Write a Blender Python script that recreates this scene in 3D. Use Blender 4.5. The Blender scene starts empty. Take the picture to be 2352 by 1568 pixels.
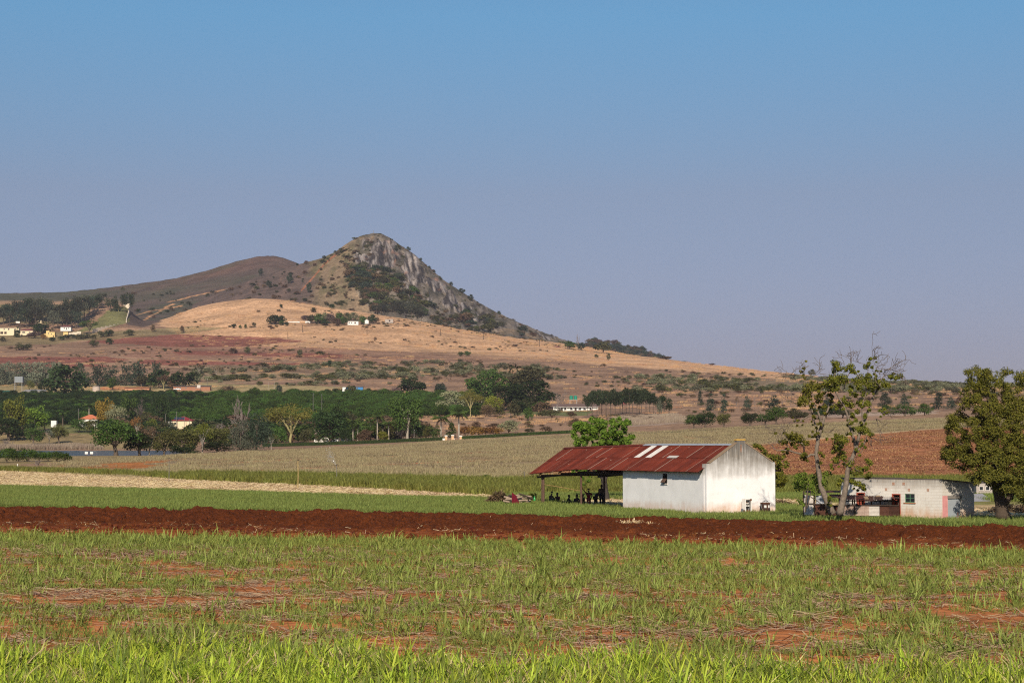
import bpy, bmesh, math, random
import numpy as np
from mathutils import Vector, Matrix

scene = bpy.context.scene
COL = scene.collection
R = math.radians
rng = np.random.default_rng(11)
random.seed(11)

# ------------------------------------------------------------------ camera, light, exposure
F, CX, CR, HOR, CZ = 4389.0, 1176.0, 784.0, 1018.0, 4.6      # focal length and centre in survey units
TH = math.atan((HOR - CR) / F)
SUN_EL, SUN_AZ = 29.0, -3.0                                    # sun behind the viewer

cam_d = bpy.data.cameras.new('camera')
cam = bpy.data.objects.new('camera', cam_d)
COL.objects.link(cam)
cam.location = (0, 0, CZ)
cam.rotation_euler = (math.pi / 2 + TH, 0, 0)
cam_d.sensor_width = 36
cam_d.lens = 36 * F / 2352
cam_d.clip_start = 0.5
cam_d.clip_end = 30000
scene.camera = cam

world = bpy.data.worlds.new('World')
scene.world = world
world.use_nodes = True
wn = world.node_tree
wn.nodes.clear()
sky = wn.nodes.new('ShaderNodeTexSky')
sky.sky_type = 'NISHITA'
sky.sun_disc = False
sky.sun_elevation = R(SUN_EL)
sky.sun_rotation = R(180 - SUN_AZ)
sky.altitude = 600
sky.air_density = 1.0
sky.dust_density = 1.0
sky.ozone_density = 1.6
tint = wn.nodes.new('ShaderNodeMix')
tint.data_type = 'RGBA'
tint.blend_type = 'MULTIPLY'
tint.inputs[0].default_value = 1.0
tc_ = wn.nodes.new('ShaderNodeTexCoord')                       # dry-season air: greyer and mauve at the horizon, clear blue above
sx_ = wn.nodes.new('ShaderNodeSeparateXYZ')
rp_ = wn.nodes.new('ShaderNodeValToRGB')
wn.links.new(tc_.outputs['Generated'], sx_.inputs[0]); wn.links.new(sx_.outputs[2], rp_.inputs[0])
for i_, (p_, c_) in enumerate(((0.0, (.49, .44, .68)), (.05, (.52, .46, .655)), (.13, (.66, .60, .69)), (.22, (.60, .90, 1.02)), (.6, (.76, .94, 1.06)))):
    e_ = rp_.color_ramp.elements[i_] if i_ < 2 else rp_.color_ramp.elements.new(p_)
    e_.position = p_; e_.color = (*c_, 1)
wn.links.new(rp_.outputs[0], tint.inputs[7])
bg = wn.nodes.new('ShaderNodeBackground')
bg.inputs['Strength'].default_value = 0.075
wo = wn.nodes.new('ShaderNodeOutputWorld')
wn.links.new(sky.outputs[0], tint.inputs[6])
wn.links.new(tint.outputs[2], bg.inputs['Color'])
wn.links.new(bg.outputs[0], wo.inputs['Surface'])

sun_d = bpy.data.lights.new('sun', 'SUN')
sun_d.energy = 4.7
sun_d.angle = R(0.53)
sun_d.color = (1.0, 0.89, 0.74)
sun = bpy.data.objects.new('sun', sun_d)
COL.objects.link(sun)
_sd = Vector((math.sin(R(SUN_AZ)) * math.cos(R(SUN_EL)), -math.cos(R(SUN_AZ)) * math.cos(R(SUN_EL)), math.sin(R(SUN_EL))))
sun.rotation_euler = _sd.to_track_quat('Z', 'Y').to_euler()
sun.location = (60, -200, 150)

scene.view_settings.view_transform = 'Standard'
scene.view_settings.look = 'None'
scene.view_settings.exposure = 0.22
scene.view_settings.gamma = 1.0
scene.view_settings.use_curve_mapping = False
scene.cycles.max_bounces = 5
scene.cycles.diffuse_bounces = 2
scene.cycles.glossy_bounces = 2
scene.cycles.transmission_bounces = 3
scene.cycles.transparent_max_bounces = 6
scene.cycles.volume_bounces = 0
scene.cycles.use_denoising = False
scene.cycles.filter_width = 1.15

# ------------------------------------------------------------------ survey: bearings to places
def at(px, row, Y):
    """the point at depth Y on the bearing (px, row)"""
    a, b = (px - CX) / F, (CR - row) / F
    t = Y / (math.cos(TH) - b * math.sin(TH))
    return Vector((a * t, Y, CZ + (math.sin(TH) + b * math.cos(TH)) * t))

def row_of(z, Y):
    return CR - F * np.tan(np.arctan((z - CZ) / Y) - TH)

def zrow(row, Y):
    return CZ + Y * np.tan(np.arctan((CR - row) / F) + TH)

def vnoise(x, y, seed=0):
    x = np.asarray(x, float); y = np.asarray(y, float)
    xi = np.floor(x).astype(np.int64); yi = np.floor(y).astype(np.int64)
    xf = x - xi; yf = y - yi
    xf = xf * xf * (3 - 2 * xf); yf = yf * yf * (3 - 2 * yf)
    def h(a, b):
        n = (a * 374761393 + b * 668265263 + seed * 974634533) & 0x7fffffff
        n = ((n ^ (n >> 13)) * 1274126177) & 0x7fffffff
        n = (n ^ (n >> 16)) & 0xffff
        return n / 65535.0
    a = h(xi, yi) * (1 - xf) + h(xi + 1, yi) * xf
    b = h(xi, yi + 1) * (1 - xf) + h(xi + 1, yi + 1) * xf
    return a * (1 - yf) + b * yf

def fbm(x, y, seed=0, octv=4, gain=0.5):
    s = 0; a = 1; t = 0
    for i in range(octv):
        s = s + a * vnoise(x * 2 ** i, y * 2 ** i, seed + i * 17); t += a; a *= gain
    return s / t * 2 - 1

def inpoly(X, Y, poly):
    ins = np.zeros(X.shape, bool)
    n = len(poly)
    for i in range(n):
        x0, y0 = poly[i]; x1, y1 = poly[(i + 1) % n]
        if y0 == y1: continue
        c = (Y > min(y0, y1)) & (Y <= max(y0, y1))
        xc = x0 + (Y - y0) / (y1 - y0) * (x1 - x0)
        ins ^= c & (X < xc)
    return ins

def lerp_line(px, pts):
    return np.interp(px, [p[0] for p in pts], [p[1] for p in pts])

# ------------------------------------------------------------------ terrain heights (profile by depth)
def C(z): return ('z', [(0, z)])
CREST = [(-900, 700), (0, 697), (120, 695), (230, 690), (297, 697), (308, 737), (365, 738), (400, 722), (450, 700), (500, 688),
         (560, 682), (640, 686), (720, 700), (790, 710), (855, 720), (972, 740), (1105, 766), (1289, 789), (1400, 806), (1500, 830), (1800, 867), (2352, 897)]
PROFILE = [
 (5, *C(-.45)), (60, *C(-.45)), (140, *C(-.45)), (185, *C(-.45)),
 (250, 'z', [(0, -.5), (400, -.45), (800, -.3), (1200, -.1), (1600, .1), (2352, .2)]),
 (300, 'z', [(0, -.5), (400, -.4), (800, .3), (1200, .3), (1600, 1.0), (2000, 2.0), (2352, 2.5)]),
 (346, 'z', [(0, -.5), (400, -.2), (800, .9), (1200, 1.0), (1600, 2.3), (2000, 3.7), (2352, 4.5)]),
 (430, 'z', [(0, .6), (150, 1.5), (400, 1.8), (800, 1.9), (1200, 2.8), (1600, 4.6), (2000, 6.8), (2352, 7.8)]),
 (452, 'z', [(0, 1.3), (150, 1.7), (400, 1.8), (500, 2.0), (800, 2.2), (1200, 3.4), (1600, 5.2), (2000, 7.6), (2352, 9)]),
 (475, 'z', [(0, 1.0), (400, 1.0), (480, 2.2), (800, 2.4), (1200, 3.9), (1600, 5.8), (2000, 8.4), (2352, 9.8)]),
 (640, 'z', [(0, .8), (410, .8), (480, 3.2), (640, 3.5), (861, 4.6), (1016, 5.6), (1200, 7.2), (1400, 8.7), (1600, 10), (2000, 13), (2352, 15)]),
 (800, 'z', [(0, 1.0), (400, 1.0), (480, 5), (640, 6), (800, 7), (1000, 9.7), (1200, 11.8), (1400, 14), (1600, 15), (2000, 17.6), (2352, 20)]),
 (835, 'z', [(0, 2.0), (400, 2.2), (480, 6), (640, 7), (800, 8), (1000, 11), (1200, 13), (1400, 15), (1600, 16), (2000, 19), (2352, 21)]),
 (960, 'z', [(0, 12), (400, 12.6), (640, 13), (800, 14), (1000, 17), (1200, 18), (1600, 20), (2000, 23), (2352, 26)]),
 (1050, 'z', [(0, 18), (400, 19), (800, 20), (1200, 22), (1600, 25), (2000, 28), (2352, 31)]),
 (1250, 'z', [(0, 33), (800, 33.5), (1200, 34), (1600, 37), (2000, 37.5), (2352, 38)]),
 (1400, 'r', [(0, 888), (400, 887), (800, 884), (1200, 885), (1600, 893), (2000, 895), (2352, 893)]),
 (1600, 'r', [(0, 850), (400, 850), (800, 852), (1200, 856), (1600, 872), (2000, 880), (2352, 889)]),
 (1800, 'r', [(0, 815), (400, 815), (800, 818), (1200, 828), (1500, 842), (1600, 853), (1800, 866), (2000, 878), (2352, 887)]),
 (2000, 'r', [(0, 787), (200, 785), (400, 780), (800, 778), (1200, 805), (1500, 828), (1650, 843), (1800, 859), (1900, 868), (2050, 878), (2200, 884), (2352, 887)]),
 (2100, 'r', [(0, 765), (200, 765), (300, 758), (400, 758), (600, 745), (700, 748), (860, 750), (1000, 760), (1200, 790), (1289, 799), (1500, 822), (1650, 840), (1800, 857), (1900, 867), (2050, 879), (2200, 887), (2352, 890)]),
 (2300, 'r', CREST),
]
_YS = np.concatenate([np.linspace(5, 240, 120), np.geomspace(242, 2300, 500), np.linspace(2310, 5200, 40)])
_PS = np.concatenate([np.arange(-900, -100, 40), np.arange(-100, 2460, 5), np.arange(2460, 3280, 40)]).astype(float)
def _build():
    ky = np.array([p[0] for p in PROFILE], float)
    kz = np.zeros((len(ky), len(_PS)))
    for i, p in enumerate(PROFILE):
        v = lerp_line(_PS, p[2])
        kz[i] = v if p[1] == 'z' else zrow(v, p[0])
    ky = np.append(ky, [2650, 5200]); kz = np.vstack([kz, kz[-1] - 22, kz[-1] - 70])
    Z = np.zeros((len(_YS), len(_PS)))
    for j in range(len(_PS)):
        Z[:, j] = np.interp(_YS, ky, kz[:, j])
    k = np.array([1, 2, 3, 2, 1.]); k /= k.sum()
    S = Z.copy()
    for j in range(len(_PS)):
        S[:, j] = np.convolve(np.pad(Z[:, j], 2, mode='edge'), k, 'valid')
    S2 = S.copy()
    k = np.ones(9) / 9
    for i in range(len(_YS)):
        S2[i] = np.convolve(np.pad(S[i], 4, mode='edge'), k, 'valid')
    return S2
_ZT = _build()
def H(x, y):
    x = np.asarray(x, float); y = np.asarray(y, float)
    p = CX + F * x / y
    fi = np.clip(np.interp(y, _YS, np.arange(len(_YS))), 0, len(_YS) - 1.001)
    fj = np.clip(np.interp(p, _PS, np.arange(len(_PS))), 0, len(_PS) - 1.001)
    i = fi.astype(int); j = fj.astype(int); a = fi - i; b = fj - j
    z = (_ZT[i, j] * (1 - a) * (1 - b) + _ZT[i + 1, j] * a * (1 - b) + _ZT[i, j + 1] * (1 - a) * b + _ZT[i + 1, j + 1] * a * b)
    amp = np.interp(y, [0, 200, 300, 640, 830, 1000, 1300, 1700, 2300], [.03, .04, .1, .12, .2, .5, 1.0, 1.8, 2.4])
    lake = np.clip((z - 1.9) / .8, 0, 1) + (y < 420)
    return z + amp * fbm(x / (6 + y * .035), y / (6 + y * .035), 5, 3) * np.clip(lake, 0, 1)
def hz(x, y): return float(H(np.array([x]), np.array([y]))[0])
def ground(px, Y):
    x = (px - CX) / F * Y / math.cos(TH) * math.cos(TH)
    return Vector((x, Y, hz(x, Y)))
_yy = np.concatenate([np.linspace(45, 260, 700), np.geomspace(260, 2300, 1500)])
def gy(px, row, lo=45, hi=2310):
    """depth at which the ground shows at bearing (px,row)"""
    s = (px - CX) / F
    r = row_of(H(s * _yy, _yy), _yy)
    ok = (r <= row) & (_yy >= lo) & (_yy <= hi)
    k = np.argmax(ok) if ok.any() else int(np.argmin(np.where((_yy >= lo) & (_yy <= hi), r, 9e9)))
    return float(_yy[k])

# ------------------------------------------------------------------ object helpers
def tag(o, label=None, cat=None, group=None, kind=None):
    if label: o['label'] = label
    if cat: o['category'] = cat
    if group: o['group'] = group
    if kind: o['kind'] = kind
    return o

def mesh_np(name, V, Fa, smooth=False, attrs=None, colors=None):
    """V (n,3); Fa list of int arrays (m,3)/(m,4)"""
    if not isinstance(Fa, list): Fa = [Fa]
    Fa = [np.asarray(f, np.int32) for f in Fa if len(f)]
    V = np.asarray(V, np.float32)
    me = bpy.data.meshes.new(name)
    me.vertices.add(len(V)); me.vertices.foreach_set('co', V.ravel())
    loops = np.concatenate([f.ravel() for f in Fa])
    tot = np.concatenate([np.full(len(f), f.shape[1], np.int32) for f in Fa])
    st = np.concatenate([[0], np.cumsum(tot)[:-1]]).astype(np.int32)
    me.loops.add(len(loops)); me.loops.foreach_set('vertex_index', loops)
    me.polygons.add(len(tot)); me.polygons.foreach_set('loop_start', st); me.polygons.foreach_set('loop_total', tot)
    me.polygons.foreach_set('use_smooth', np.full(len(tot), smooth, bool))
    for k, v in (attrs or {}).items():
        a = me.attributes.new(k, 'FLOAT', 'POINT'); a.data.foreach_set('value', np.asarray(v, np.float32).ravel())
    for k, v in (colors or {}).items():
        v = np.asarray(v, np.float32)
        if v.shape[1] == 3: v = np.hstack([v, np.ones((len(v), 1), np.float32)])
        a = me.attributes.new(k, 'FLOAT_COLOR', 'POINT'); a.data.foreach_set('color', v.ravel())
    me.update(calc_edges=True)
    return me

def link(name, me, mat=None, parent=None, loc=None, rot=None, scale=None, own=False):
    o = bpy.data.objects.new(name, me)
    COL.objects.link(o)
    if mat is not None:
        if own:
            o.material_slots[0].link = 'OBJECT'; o.material_slots[0].material = mat
        elif not me.materials:
            me.materials.append(mat)
        elif me.materials[0] is not mat:
            o.material_slots[0].link = 'OBJECT'; o.material_slots[0].material = mat
    if parent: o.parent = parent
    if loc is not None: o.location = loc
    if rot is not None: o.rotation_euler = rot
    if scale is not None: o.scale = scale
    return o

def empty(name, loc, rz=0, label=None, cat=None, group=None, scale=None):
    o = bpy.data.objects.new(name, None); COL.objects.link(o)
    o.location = loc; o.rotation_euler = (0, 0, rz); o.empty_display_size = .3
    if scale is not None: o.scale = scale
    return tag(o, label, cat, group)

class MB:
    def __init__(s): s.v = []; s.f = []
    def add(s, V, Fc):
        n = len(s.v); s.v += [tuple(p) for p in V]; s.f += [tuple(i + n for i in f) for f in Fc]; return s
    def box(s, x0, x1, y0, y1, z0, z1):
        return s.add([(x0, y0, z0), (x1, y0, z0), (x1, y1, z0), (x0, y1, z0), (x0, y0, z1), (x1, y0, z1), (x1, y1, z1), (x0, y1, z1)],
                     [(0, 3, 2, 1), (4, 5, 6, 7), (0, 1, 5, 4), (1, 2, 6, 5), (2, 3, 7, 6), (3, 0, 4, 7)])
    def prism(s, pts, d, n):
        """polygon pts (3D) extruded by vector d"""
        k = len(pts); P = [Vector(p) for p in pts]; Q = [p + Vector(d) for p in P]
        return s.add(P + Q, [tuple(range(k))[::-1], tuple(range(k, 2 * k))] + [(i, (i + 1) % k, k + (i + 1) % k, k + i) for i in range(k)])
    def tube(s, pts, rad, sides=6, cap=True):
        V, Fc = tube(pts, rad, sides, cap); return s.add(V, Fc)
    def build(s, name, mat, parent=None, bevel=0, smooth=False, **kw):
        me = bpy.data.meshes.new(name); me.from_pydata(s.v, [], s.f); me.update()
        bm = bmesh.new(); bm.from_mesh(me); bmesh.ops.recalc_face_normals(bm, faces=bm.faces)
        if bevel: bmesh.ops.bevel(bm, geom=bm.edges[:], offset=bevel, segments=1, affect='EDGES')
        bm.to_mesh(me); bm.free()
        if smooth:
            for p in me.polygons: p.use_smooth = True
        return link(name, me, mat, parent, **kw)

def tube(pts, rad, sides=6, cap=True):
    P = [Vector(p) for p in pts]
    if not hasattr(rad, '__len__'): rad = [rad] * len(P)
    V = []; Fc = []
    ref = Vector((.31, .77, .13))
    for i, p in enumerate(P):
        d = (P[min(i + 1, len(P) - 1)] - P[max(i - 1, 0)])
        if d.length < 1e-9: d = Vector((0, 0, 1))
        d.normalize()
        r0 = ref - d * ref.dot(d)
        if r0.length < 1e-3: r0 = Vector((1, 0, 0)) - d * d.x
        r0.normalize(); r1 = d.cross(r0)
        for k in range(sides):
            a = 2 * math.pi * k / sides
            V.append(p + (r0 * math.cos(a) + r1 * math.sin(a)) * rad[i])
    for i in range(len(P) - 1):
        for k in range(sides):
            a = i * sides + k; b = i * sides + (k + 1) % sides
            Fc.append((a, b, b + sides, a + sides))
    if cap:
        Fc.append(tuple(range(sides))[::-1]); Fc.append(tuple(range((len(P) - 1) * sides, len(P) * sides)))
    return V, Fc

# ------------------------------------------------------------------ materials
def nmat(name):
    m = bpy.data.materials.new(name); m.use_nodes = True
    nt = m.node_tree; b = nt.nodes['Principled BSDF']
    return m, nt, b
def N(nt, t, **kw):
    n = nt.nodes.new(t)
    for k, v in kw.items():
        if hasattr(n, k): setattr(n, k, v)
        else: n.inputs[k].default_value = v
    return n
def mixc(nt, fac, a, b, mode='MIX'):
    n = nt.nodes.new('ShaderNodeMix'); n.data_type = 'RGBA'; n.blend_type = mode
    for i, v in ((0, fac), (6, a), (7, b)):
        if hasattr(v, 'node') or isinstance(v, bpy.types.NodeSocket): nt.links.new(v, n.inputs[i])
        elif i == 0: n.inputs[0].default_value = v
        else: n.inputs[i].default_value = (*v, 1) if len(v) == 3 else v
    return n.outputs[2]
def noise(nt, scale, detail=3, coord=None, rough=.55, sx=None):
    if coord is None:
        coord = N(nt, 'ShaderNodeTexCoord').outputs['Object']
    if sx:
        mp = N(nt, 'ShaderNodeMapping'); mp.inputs['Scale'].default_value = sx; nt.links.new(coord, mp.inputs[0]); coord = mp.outputs[0]
    n = N(nt, 'ShaderNodeTexNoise'); n.inputs['Scale'].default_value = scale; n.inputs['Detail'].default_value = detail; n.inputs['Roughness'].default_value = rough
    nt.links.new(coord, n.inputs['Vector']); return n.outputs[0]
def ramp(nt, x, *stops):
    n = N(nt, 'ShaderNodeValToRGB'); e = n.color_ramp.elements
    while len(e) < len(stops): e.new(.5)
    for i, (p, c) in enumerate(stops):
        e[i].position = p; e[i].color = (c, c, c, 1) if not hasattr(c, '__len__') else (*c, 1)
    nt.links.new(x, n.inputs[0]); return n.outputs[0]
def bump(nt, b, h, strength=.3, dist=.05):
    n = N(nt, 'ShaderNodeBump'); n.inputs['Strength'].default_value = strength; n.inputs['Distance'].default_value = dist
    nt.links.new(h, n.inputs['Height']); nt.links.new(n.outputs[0], b.inputs['Normal'])

_mats = {}
def plain(name, rgb, rough=.75, var=.22, scale=3.0, metal=0, spec=.3, bmp=.15):
    if name in _mats: return _mats[name]
    m, nt, b = nmat(name)
    f = noise(nt, scale, 4)
    c = mixc(nt, f, tuple(x * (1 - var) for x in rgb), tuple(min(1, x * (1 + var)) for x in rgb))
    nt.links.new(c, b.inputs['Base Color'])
    b.inputs['Roughness'].default_value = rough; b.inputs['Metallic'].default_value = metal
    b.inputs['Specular IOR Level'].default_value = spec
    if bmp: bump(nt, b, noise(nt, scale * 6, 3), bmp, .02)
    _mats[name] = m; return m

def leafmat(name, c1, c2, trans=.3, var=.3, rough=.55):
    if name in _mats: return _mats[name]
    m, nt, b = nmat(name)
    a = N(nt, 'ShaderNodeAttribute', attribute_name='tint')
    oi = N(nt, 'ShaderNodeObjectInfo')
    c = mixc(nt, a.outputs['Fac'], c1, c2)
    hs = N(nt, 'ShaderNodeHueSaturation')
    mr = N(nt, 'ShaderNodeMapRange'); mr.inputs[3].default_value = 1 - var; mr.inputs[4].default_value = 1 + var
    nt.links.new(oi.outputs['Random'], mr.inputs[0]); nt.links.new(mr.outputs[0], hs.inputs['Value'])
    mh = N(nt, 'ShaderNodeMapRange'); mh.inputs[3].default_value = .485; mh.inputs[4].default_value = .515
    nt.links.new(oi.outputs['Random'], mh.inputs[0]); nt.links.new(mh.outputs[0], hs.inputs['Hue'])
    nt.links.new(c, hs.inputs['Color'])
    nt.links.new(hs.outputs[0], b.inputs['Base Color'])
    b.inputs['Roughness'].default_value = rough; b.inputs['Specular IOR Level'].default_value = .12
    if trans:
        t = N(nt, 'ShaderNodeBsdfTranslucent'); nt.links.new(hs.outputs[0], t.inputs[0])
        mx = N(nt, 'ShaderNodeMixShader'); mx.inputs[0].default_value = trans
        nt.links.new(b.outputs[0], mx.inputs[1]); nt.links.new(t.outputs[0], mx.inputs[2])
        nt.links.new(mx.outputs[0], nt.nodes['Material Output'].inputs['Surface'])
    _mats[name] = m; return m

# foliage palette (real leaf reflectances)
LM = dict(
 dark=((0.0197, 0.033, 0.0112), (0.0468, 0.0726, 0.0206)),
 green=((0.0379, 0.0676, 0.0155), (0.0903, 0.143, 0.0287)),
 fresh=((0.0699, 0.1235, 0.0155), (0.182, 0.2535, 0.0354)),
 lime=((0.1456, 0.169, 0.0199), (0.2912, 0.299, 0.0442)),
 olive=((0.0612, 0.0676, 0.0199), (0.1427, 0.1365, 0.0398)),
 silver=((0.0728, 0.0884, 0.0575), (0.2184, 0.2275, 0.1547)),
 bluegreen=((0.0246, 0.0396, 0.0243), (0.0678, 0.0858, 0.0542)),
 acacia=((0.0903, 0.0858, 0.0199), (0.1966, 0.1625, 0.0398)),
 rust=((0.1456, 0.078, 0.0243), (0.2912, 0.1495, 0.0442)),
 brown=((0.0961, 0.0624, 0.0376), (0.2038, 0.13, 0.0796)),
 mauve=((0.1238, 0.0806, 0.0685), (0.233, 0.156, 0.1326)),
 gold=((0.1602, 0.104, 0.0177), (0.3349, 0.2145, 0.0387)),
 scrub=((0.1383, 0.143, 0.0774), (0.3058, 0.2925, 0.1658)),
 dryscrub=((0.1238, 0.078, 0.0464), (0.233, 0.143, 0.0829)),
 hill=((0.051, 0.0559, 0.0243), (0.1238, 0.1144, 0.0497)),
 magenta=((0.3203, 0.013, 0.0663), (0.5824, 0.039, 0.1436)),
 yellow=((0.364, 0.286, 0.0331), (0.5824, 0.442, 0.0553)),
 citrus=((0.032, 0.0585, 0.0133), (0.0874, 0.1365, 0.0265)),
 gum=((0.0296, 0.0363, 0.0224), (0.0764, 0.077, 0.0486)),
 pine=((0.0222, 0.0352, 0.0168), (0.0554, 0.0748, 0.0318)),
 shade=((0.0728, 0.0975, 0.0155), (0.182, 0.182, 0.0287)))
LM['citrus'] = ((.034, .066, .012), (.100, .160, .030))
def leaf(k): return leafmat('leaves_' + k, *LM[k])
BARK = plain('bark_brown', (.10, .075, .055), .9, .35, 5)
BARKP = plain('bark_pale', (.30, .26, .21), .9, .35, 5)
BARKY = plain('bark_yellow', (.30, .26, .12), .9, .3, 5)
TWIG = plain('twig_grey', (.20, .16, .14), .9, .3, 6)
BARKD = plain('bark_dark', (.045, .036, .03), .95, .35, 5)
# ------------------------------------------------------------------ ground painting and terrain sheets
def _n3(c): return np.array(c, float)
PAL = dict(soil=(.50, .180, .062), grassfloor=(.13, .11, .035), straw=(.60, .42, .22), field=(.30, .215, .125), redfield=(.36, .145, .065),
  orange=(.46, .175, .055), bank=(.29, .21, .10), lawn=(.15, .15, .055), dry=(.33, .20, .122), brown=(.245, .145, .092), tan=(.53, .312, .172),
  redsoil=(.235, .086, .058), red2=(.27, .13, .085), burnt=(.092, .063, .050), domegreen=(.078, .074, .045), olive=(.19, .155, .07), pinkreed=(.42, .30, .22),
  trail=(.48, .25, .12), pathgreen=(.13, .13, .05), yard=(.33, .25, .12), terra=(.50, .19, .085), greenish=(.22, .185, .105), lakebed=(.06, .05, .04), lanegrass=(.27, .26, .07))
LAY = []          # (polygon, colour, wobble_px, wobble_row, strength)
def lay(col, poly, wx=6, wr=1.6, k=1.0): LAY.append((poly, col, wx, wr, k))
# ----- bands of land, far to near
lay('tan', [(360, 745), (430, 690), (560, 678), (700, 690), (860, 715), (1289, 786), (1500, 818), (1900, 864), (2060, 880), (1800, 872), (1500, 842), (1200, 822), (900, 795), (700, 780), (420, 775)], 10, 2.5)
lay('tan', [(380, 770), (700, 765), (1000, 758), (1300, 795), (1520, 828), (1900, 868), (1500, 846), (1150, 826), (800, 805), (500, 797)], 14, 3, .8)
lay('redsoil', [(230, 772), (430, 768), (640, 776), (700, 783), (560, 796), (420, 797), (300, 790), (200, 787)], 10, 1.5)
lay('redsoil', [(-80, 820), (240, 818), (300, 827), (260, 833), (-80, 833)], 10, 1.5)
lay('redsoil', [(-80, 836), (230, 836), (270, 842), (-80, 846)], 10, 1.5)
lay('red2', [(270, 795), (700, 795), (900, 806), (1200, 826), (900, 833), (600, 825), (300, 820)], 14, 3, .6)
lay('redsoil', [(420, 806), (760, 812), (980, 824), (760, 822), (420, 814)], 16, 1.5)
lay('redsoil', [(330, 826), (700, 834), (980, 838), (700, 842), (330, 836)], 16, 1.5)
lay('redsoil', [(560, 846), (860, 850), (700, 856), (500, 852)], 16, 1.5, .8)
lay('brown', [(800, 800), (1200, 820), (1500, 850), (1900, 880), (1500, 885), (1100, 870), (760, 850)], 16, 4, .6)
lay('greenish', [(430, 842), (1000, 838), (1300, 850), (1000, 862), (480, 880)], 16, 4, .5)
lay('greenish', [(1450, 862), (2352, 882), (2420, 905), (1600, 895)], 16, 4, .5)
lay('olive', [(2050, 874), (2500, 880), (2500, 900), (2050, 892)], 16, 3, .8)
lay('olive', [(-80, 758), (220, 764), (420, 750), (520, 752), (430, 765), (230, 782), (-80, 800)], 10, 2, .7)
lay('lawn', [(165, 765), (215, 742), (240, 715), (300, 696), (292, 742), (215, 760)], 5, 1.2, .9)
lay('olive', [(-80, 740), (160, 742), (220, 700), (230, 690), (-80, 690)], 6, 2, .8)
lay('tan', [(90, 696), (150, 690), (230, 686), (240, 694), (150, 700)], 6, 1.2)
lay('burnt', [(297, 694), (350, 735), (420, 715), (480, 690), (430, 690), (372, 735), (330, 752), (290, 745)], 5, 2)
lay('tan', [(600, 735), (760, 745), (960, 742), (980, 752), (700, 756), (540, 752)], 10, 2, .5)
lay('brown', [(690, 722), (860, 726), (870, 745), (700, 748)], 6, 2, .7)
lay('yard', [(-80, 878), (480, 880), (830, 890), (860, 905), (480, 906), (-80, 906)], 10, 2)
lay('terra', [(230, 888), (345, 889), (345, 896), (230, 895)], 6, 1)
lay('terra', [(390, 886), (480, 888), (480, 892), (400, 891)], 6, 1)
lay('olive', [(-80, 906), (1110, 903), (1110, 975), (-80, 985)], 10, 2)
lay('lawn', [(100, 972), (240, 978), (300, 990), (250, 1000), (110, 990)], 8, 1.5)
lay('dry', [(860, 965), (1040, 950), (1300, 952), (1420, 965), (1560, 960), (2200, 945), (2500, 940), (2500, 970), (1600, 987), (1330, 1000), (1050, 1010), (900, 1015)], 10, 2)
lay('lawn', [(1160, 944), (1360, 944), (1345, 955), (1180, 953)], 8, 1.2)
lay('pinkreed', [(1400, 962), (1560, 952), (1580, 970), (1440, 980)], 10, 2)
lay('pinkreed', [(1880, 950), (2150, 942), (2150, 950), (1900, 958)], 10, 1.5)
lay('bank', [(-80, 998), (400, 996), (420, 1030), (-80, 1034)], 8, 1.5)
lay('bank', [(-80, 1040), (480, 1040), (600, 1030), (480, 1052), (160, 1060), (-80, 1075)], 8, 1)
lay('field', [(100, 1075), (160, 1056), (330, 1050), (600, 1035), (860, 1023), (1060, 1010), (1320, 998), (1500, 990), (1700, 980), (2000, 966), (2500, 948), (2500, 1110), (60, 1110)], 3, .5)
lay('orange', [(105, 1074), (160, 1065), (150, 1072), (110, 1079)], 5, .8)
lay('orange', [(150, 1080), (240, 1064), (380, 1056), (440, 1052), (330, 1066), (420, 1064), (300, 1078), (150, 1085)], 7, 1.0)
lay('redfield', [(1200, 1092), (1250, 1075), (1450, 1062), (1750, 1021), (2000, 996), (2160, 984), (2500, 970), (2500, 1135), (1200, 1135)], 4, .6)
lay('straw', [(1250, 1077), (1450, 1060), (1750, 1019), (2000, 994), (2160, 982), (2160, 985), (2000, 997), (1750, 1022), (1450, 1064)], 4, .5, .6)
lay('lanegrass', [(-80, 1130), (600, 1150), (1230, 1155), (2500, 1165), (2500, 1095), (1250, 1086), (0, 1077), (-80, 1077)], 3, .5, .8)
lay('straw', [(-80, 1078), (0, 1082), (459, 1106), (800, 1124), (1150, 1141), (1150, 1148), (800, 1136), (459, 1124), (0, 1111), (-80, 1108)], 4, .8)
lay('orange', [(900, 1133), (1150, 1143), (1160, 1148), (960, 1142)], 6, .8, .7)
lay('straw', [(1370, 1150), (1460, 1152), (1460, 1166), (1380, 1163)], 5, 1, .8)
lay('straw', [(1770, 1140), (1850, 1146), (1850, 1160), (1770, 1160)], 5, 1, .8)
lay('straw', [(2230, 1158), (2500, 1160), (2500, 1178), (2230, 1178)], 5, 1, .8)
STRIPES = [  # tracks across the fields (polyline, colour, half width in rows)
 ([(600, 1038), (900, 1027), (1320, 1003), (1700, 985), (2160, 968)], 'pathgreen', .8),
 ([(480, 1057), (620, 1049), (760, 1043)], 'terra', .5), ([(430, 1068), (700, 1054), (1000, 1044), (1250, 1032)], 'redfield', .7),
 ([(700, 1071), (900, 1061), (1300, 1043)], 'brown', .5), ([(600, 1079), (1000, 1062), (1200, 1053)], 'terra', .8),
 ([(900, 1077), (1200, 1065), (1320, 1058)], 'brown', .6), ([(800, 1050), (1180, 1030), (1310, 1024)], 'pathgreen', .4),
 ([(1700, 1048), (2160, 1020)], 'redsoil', .8), ([(1760, 1075), (2220, 1052)], 'redsoil', .8), ([(1620, 1040), (2160, 1000)], 'redsoil', .6),
 ([(1460, 1012), (1720, 1000), (1900, 990)], 'pathgreen', .4)]
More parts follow.
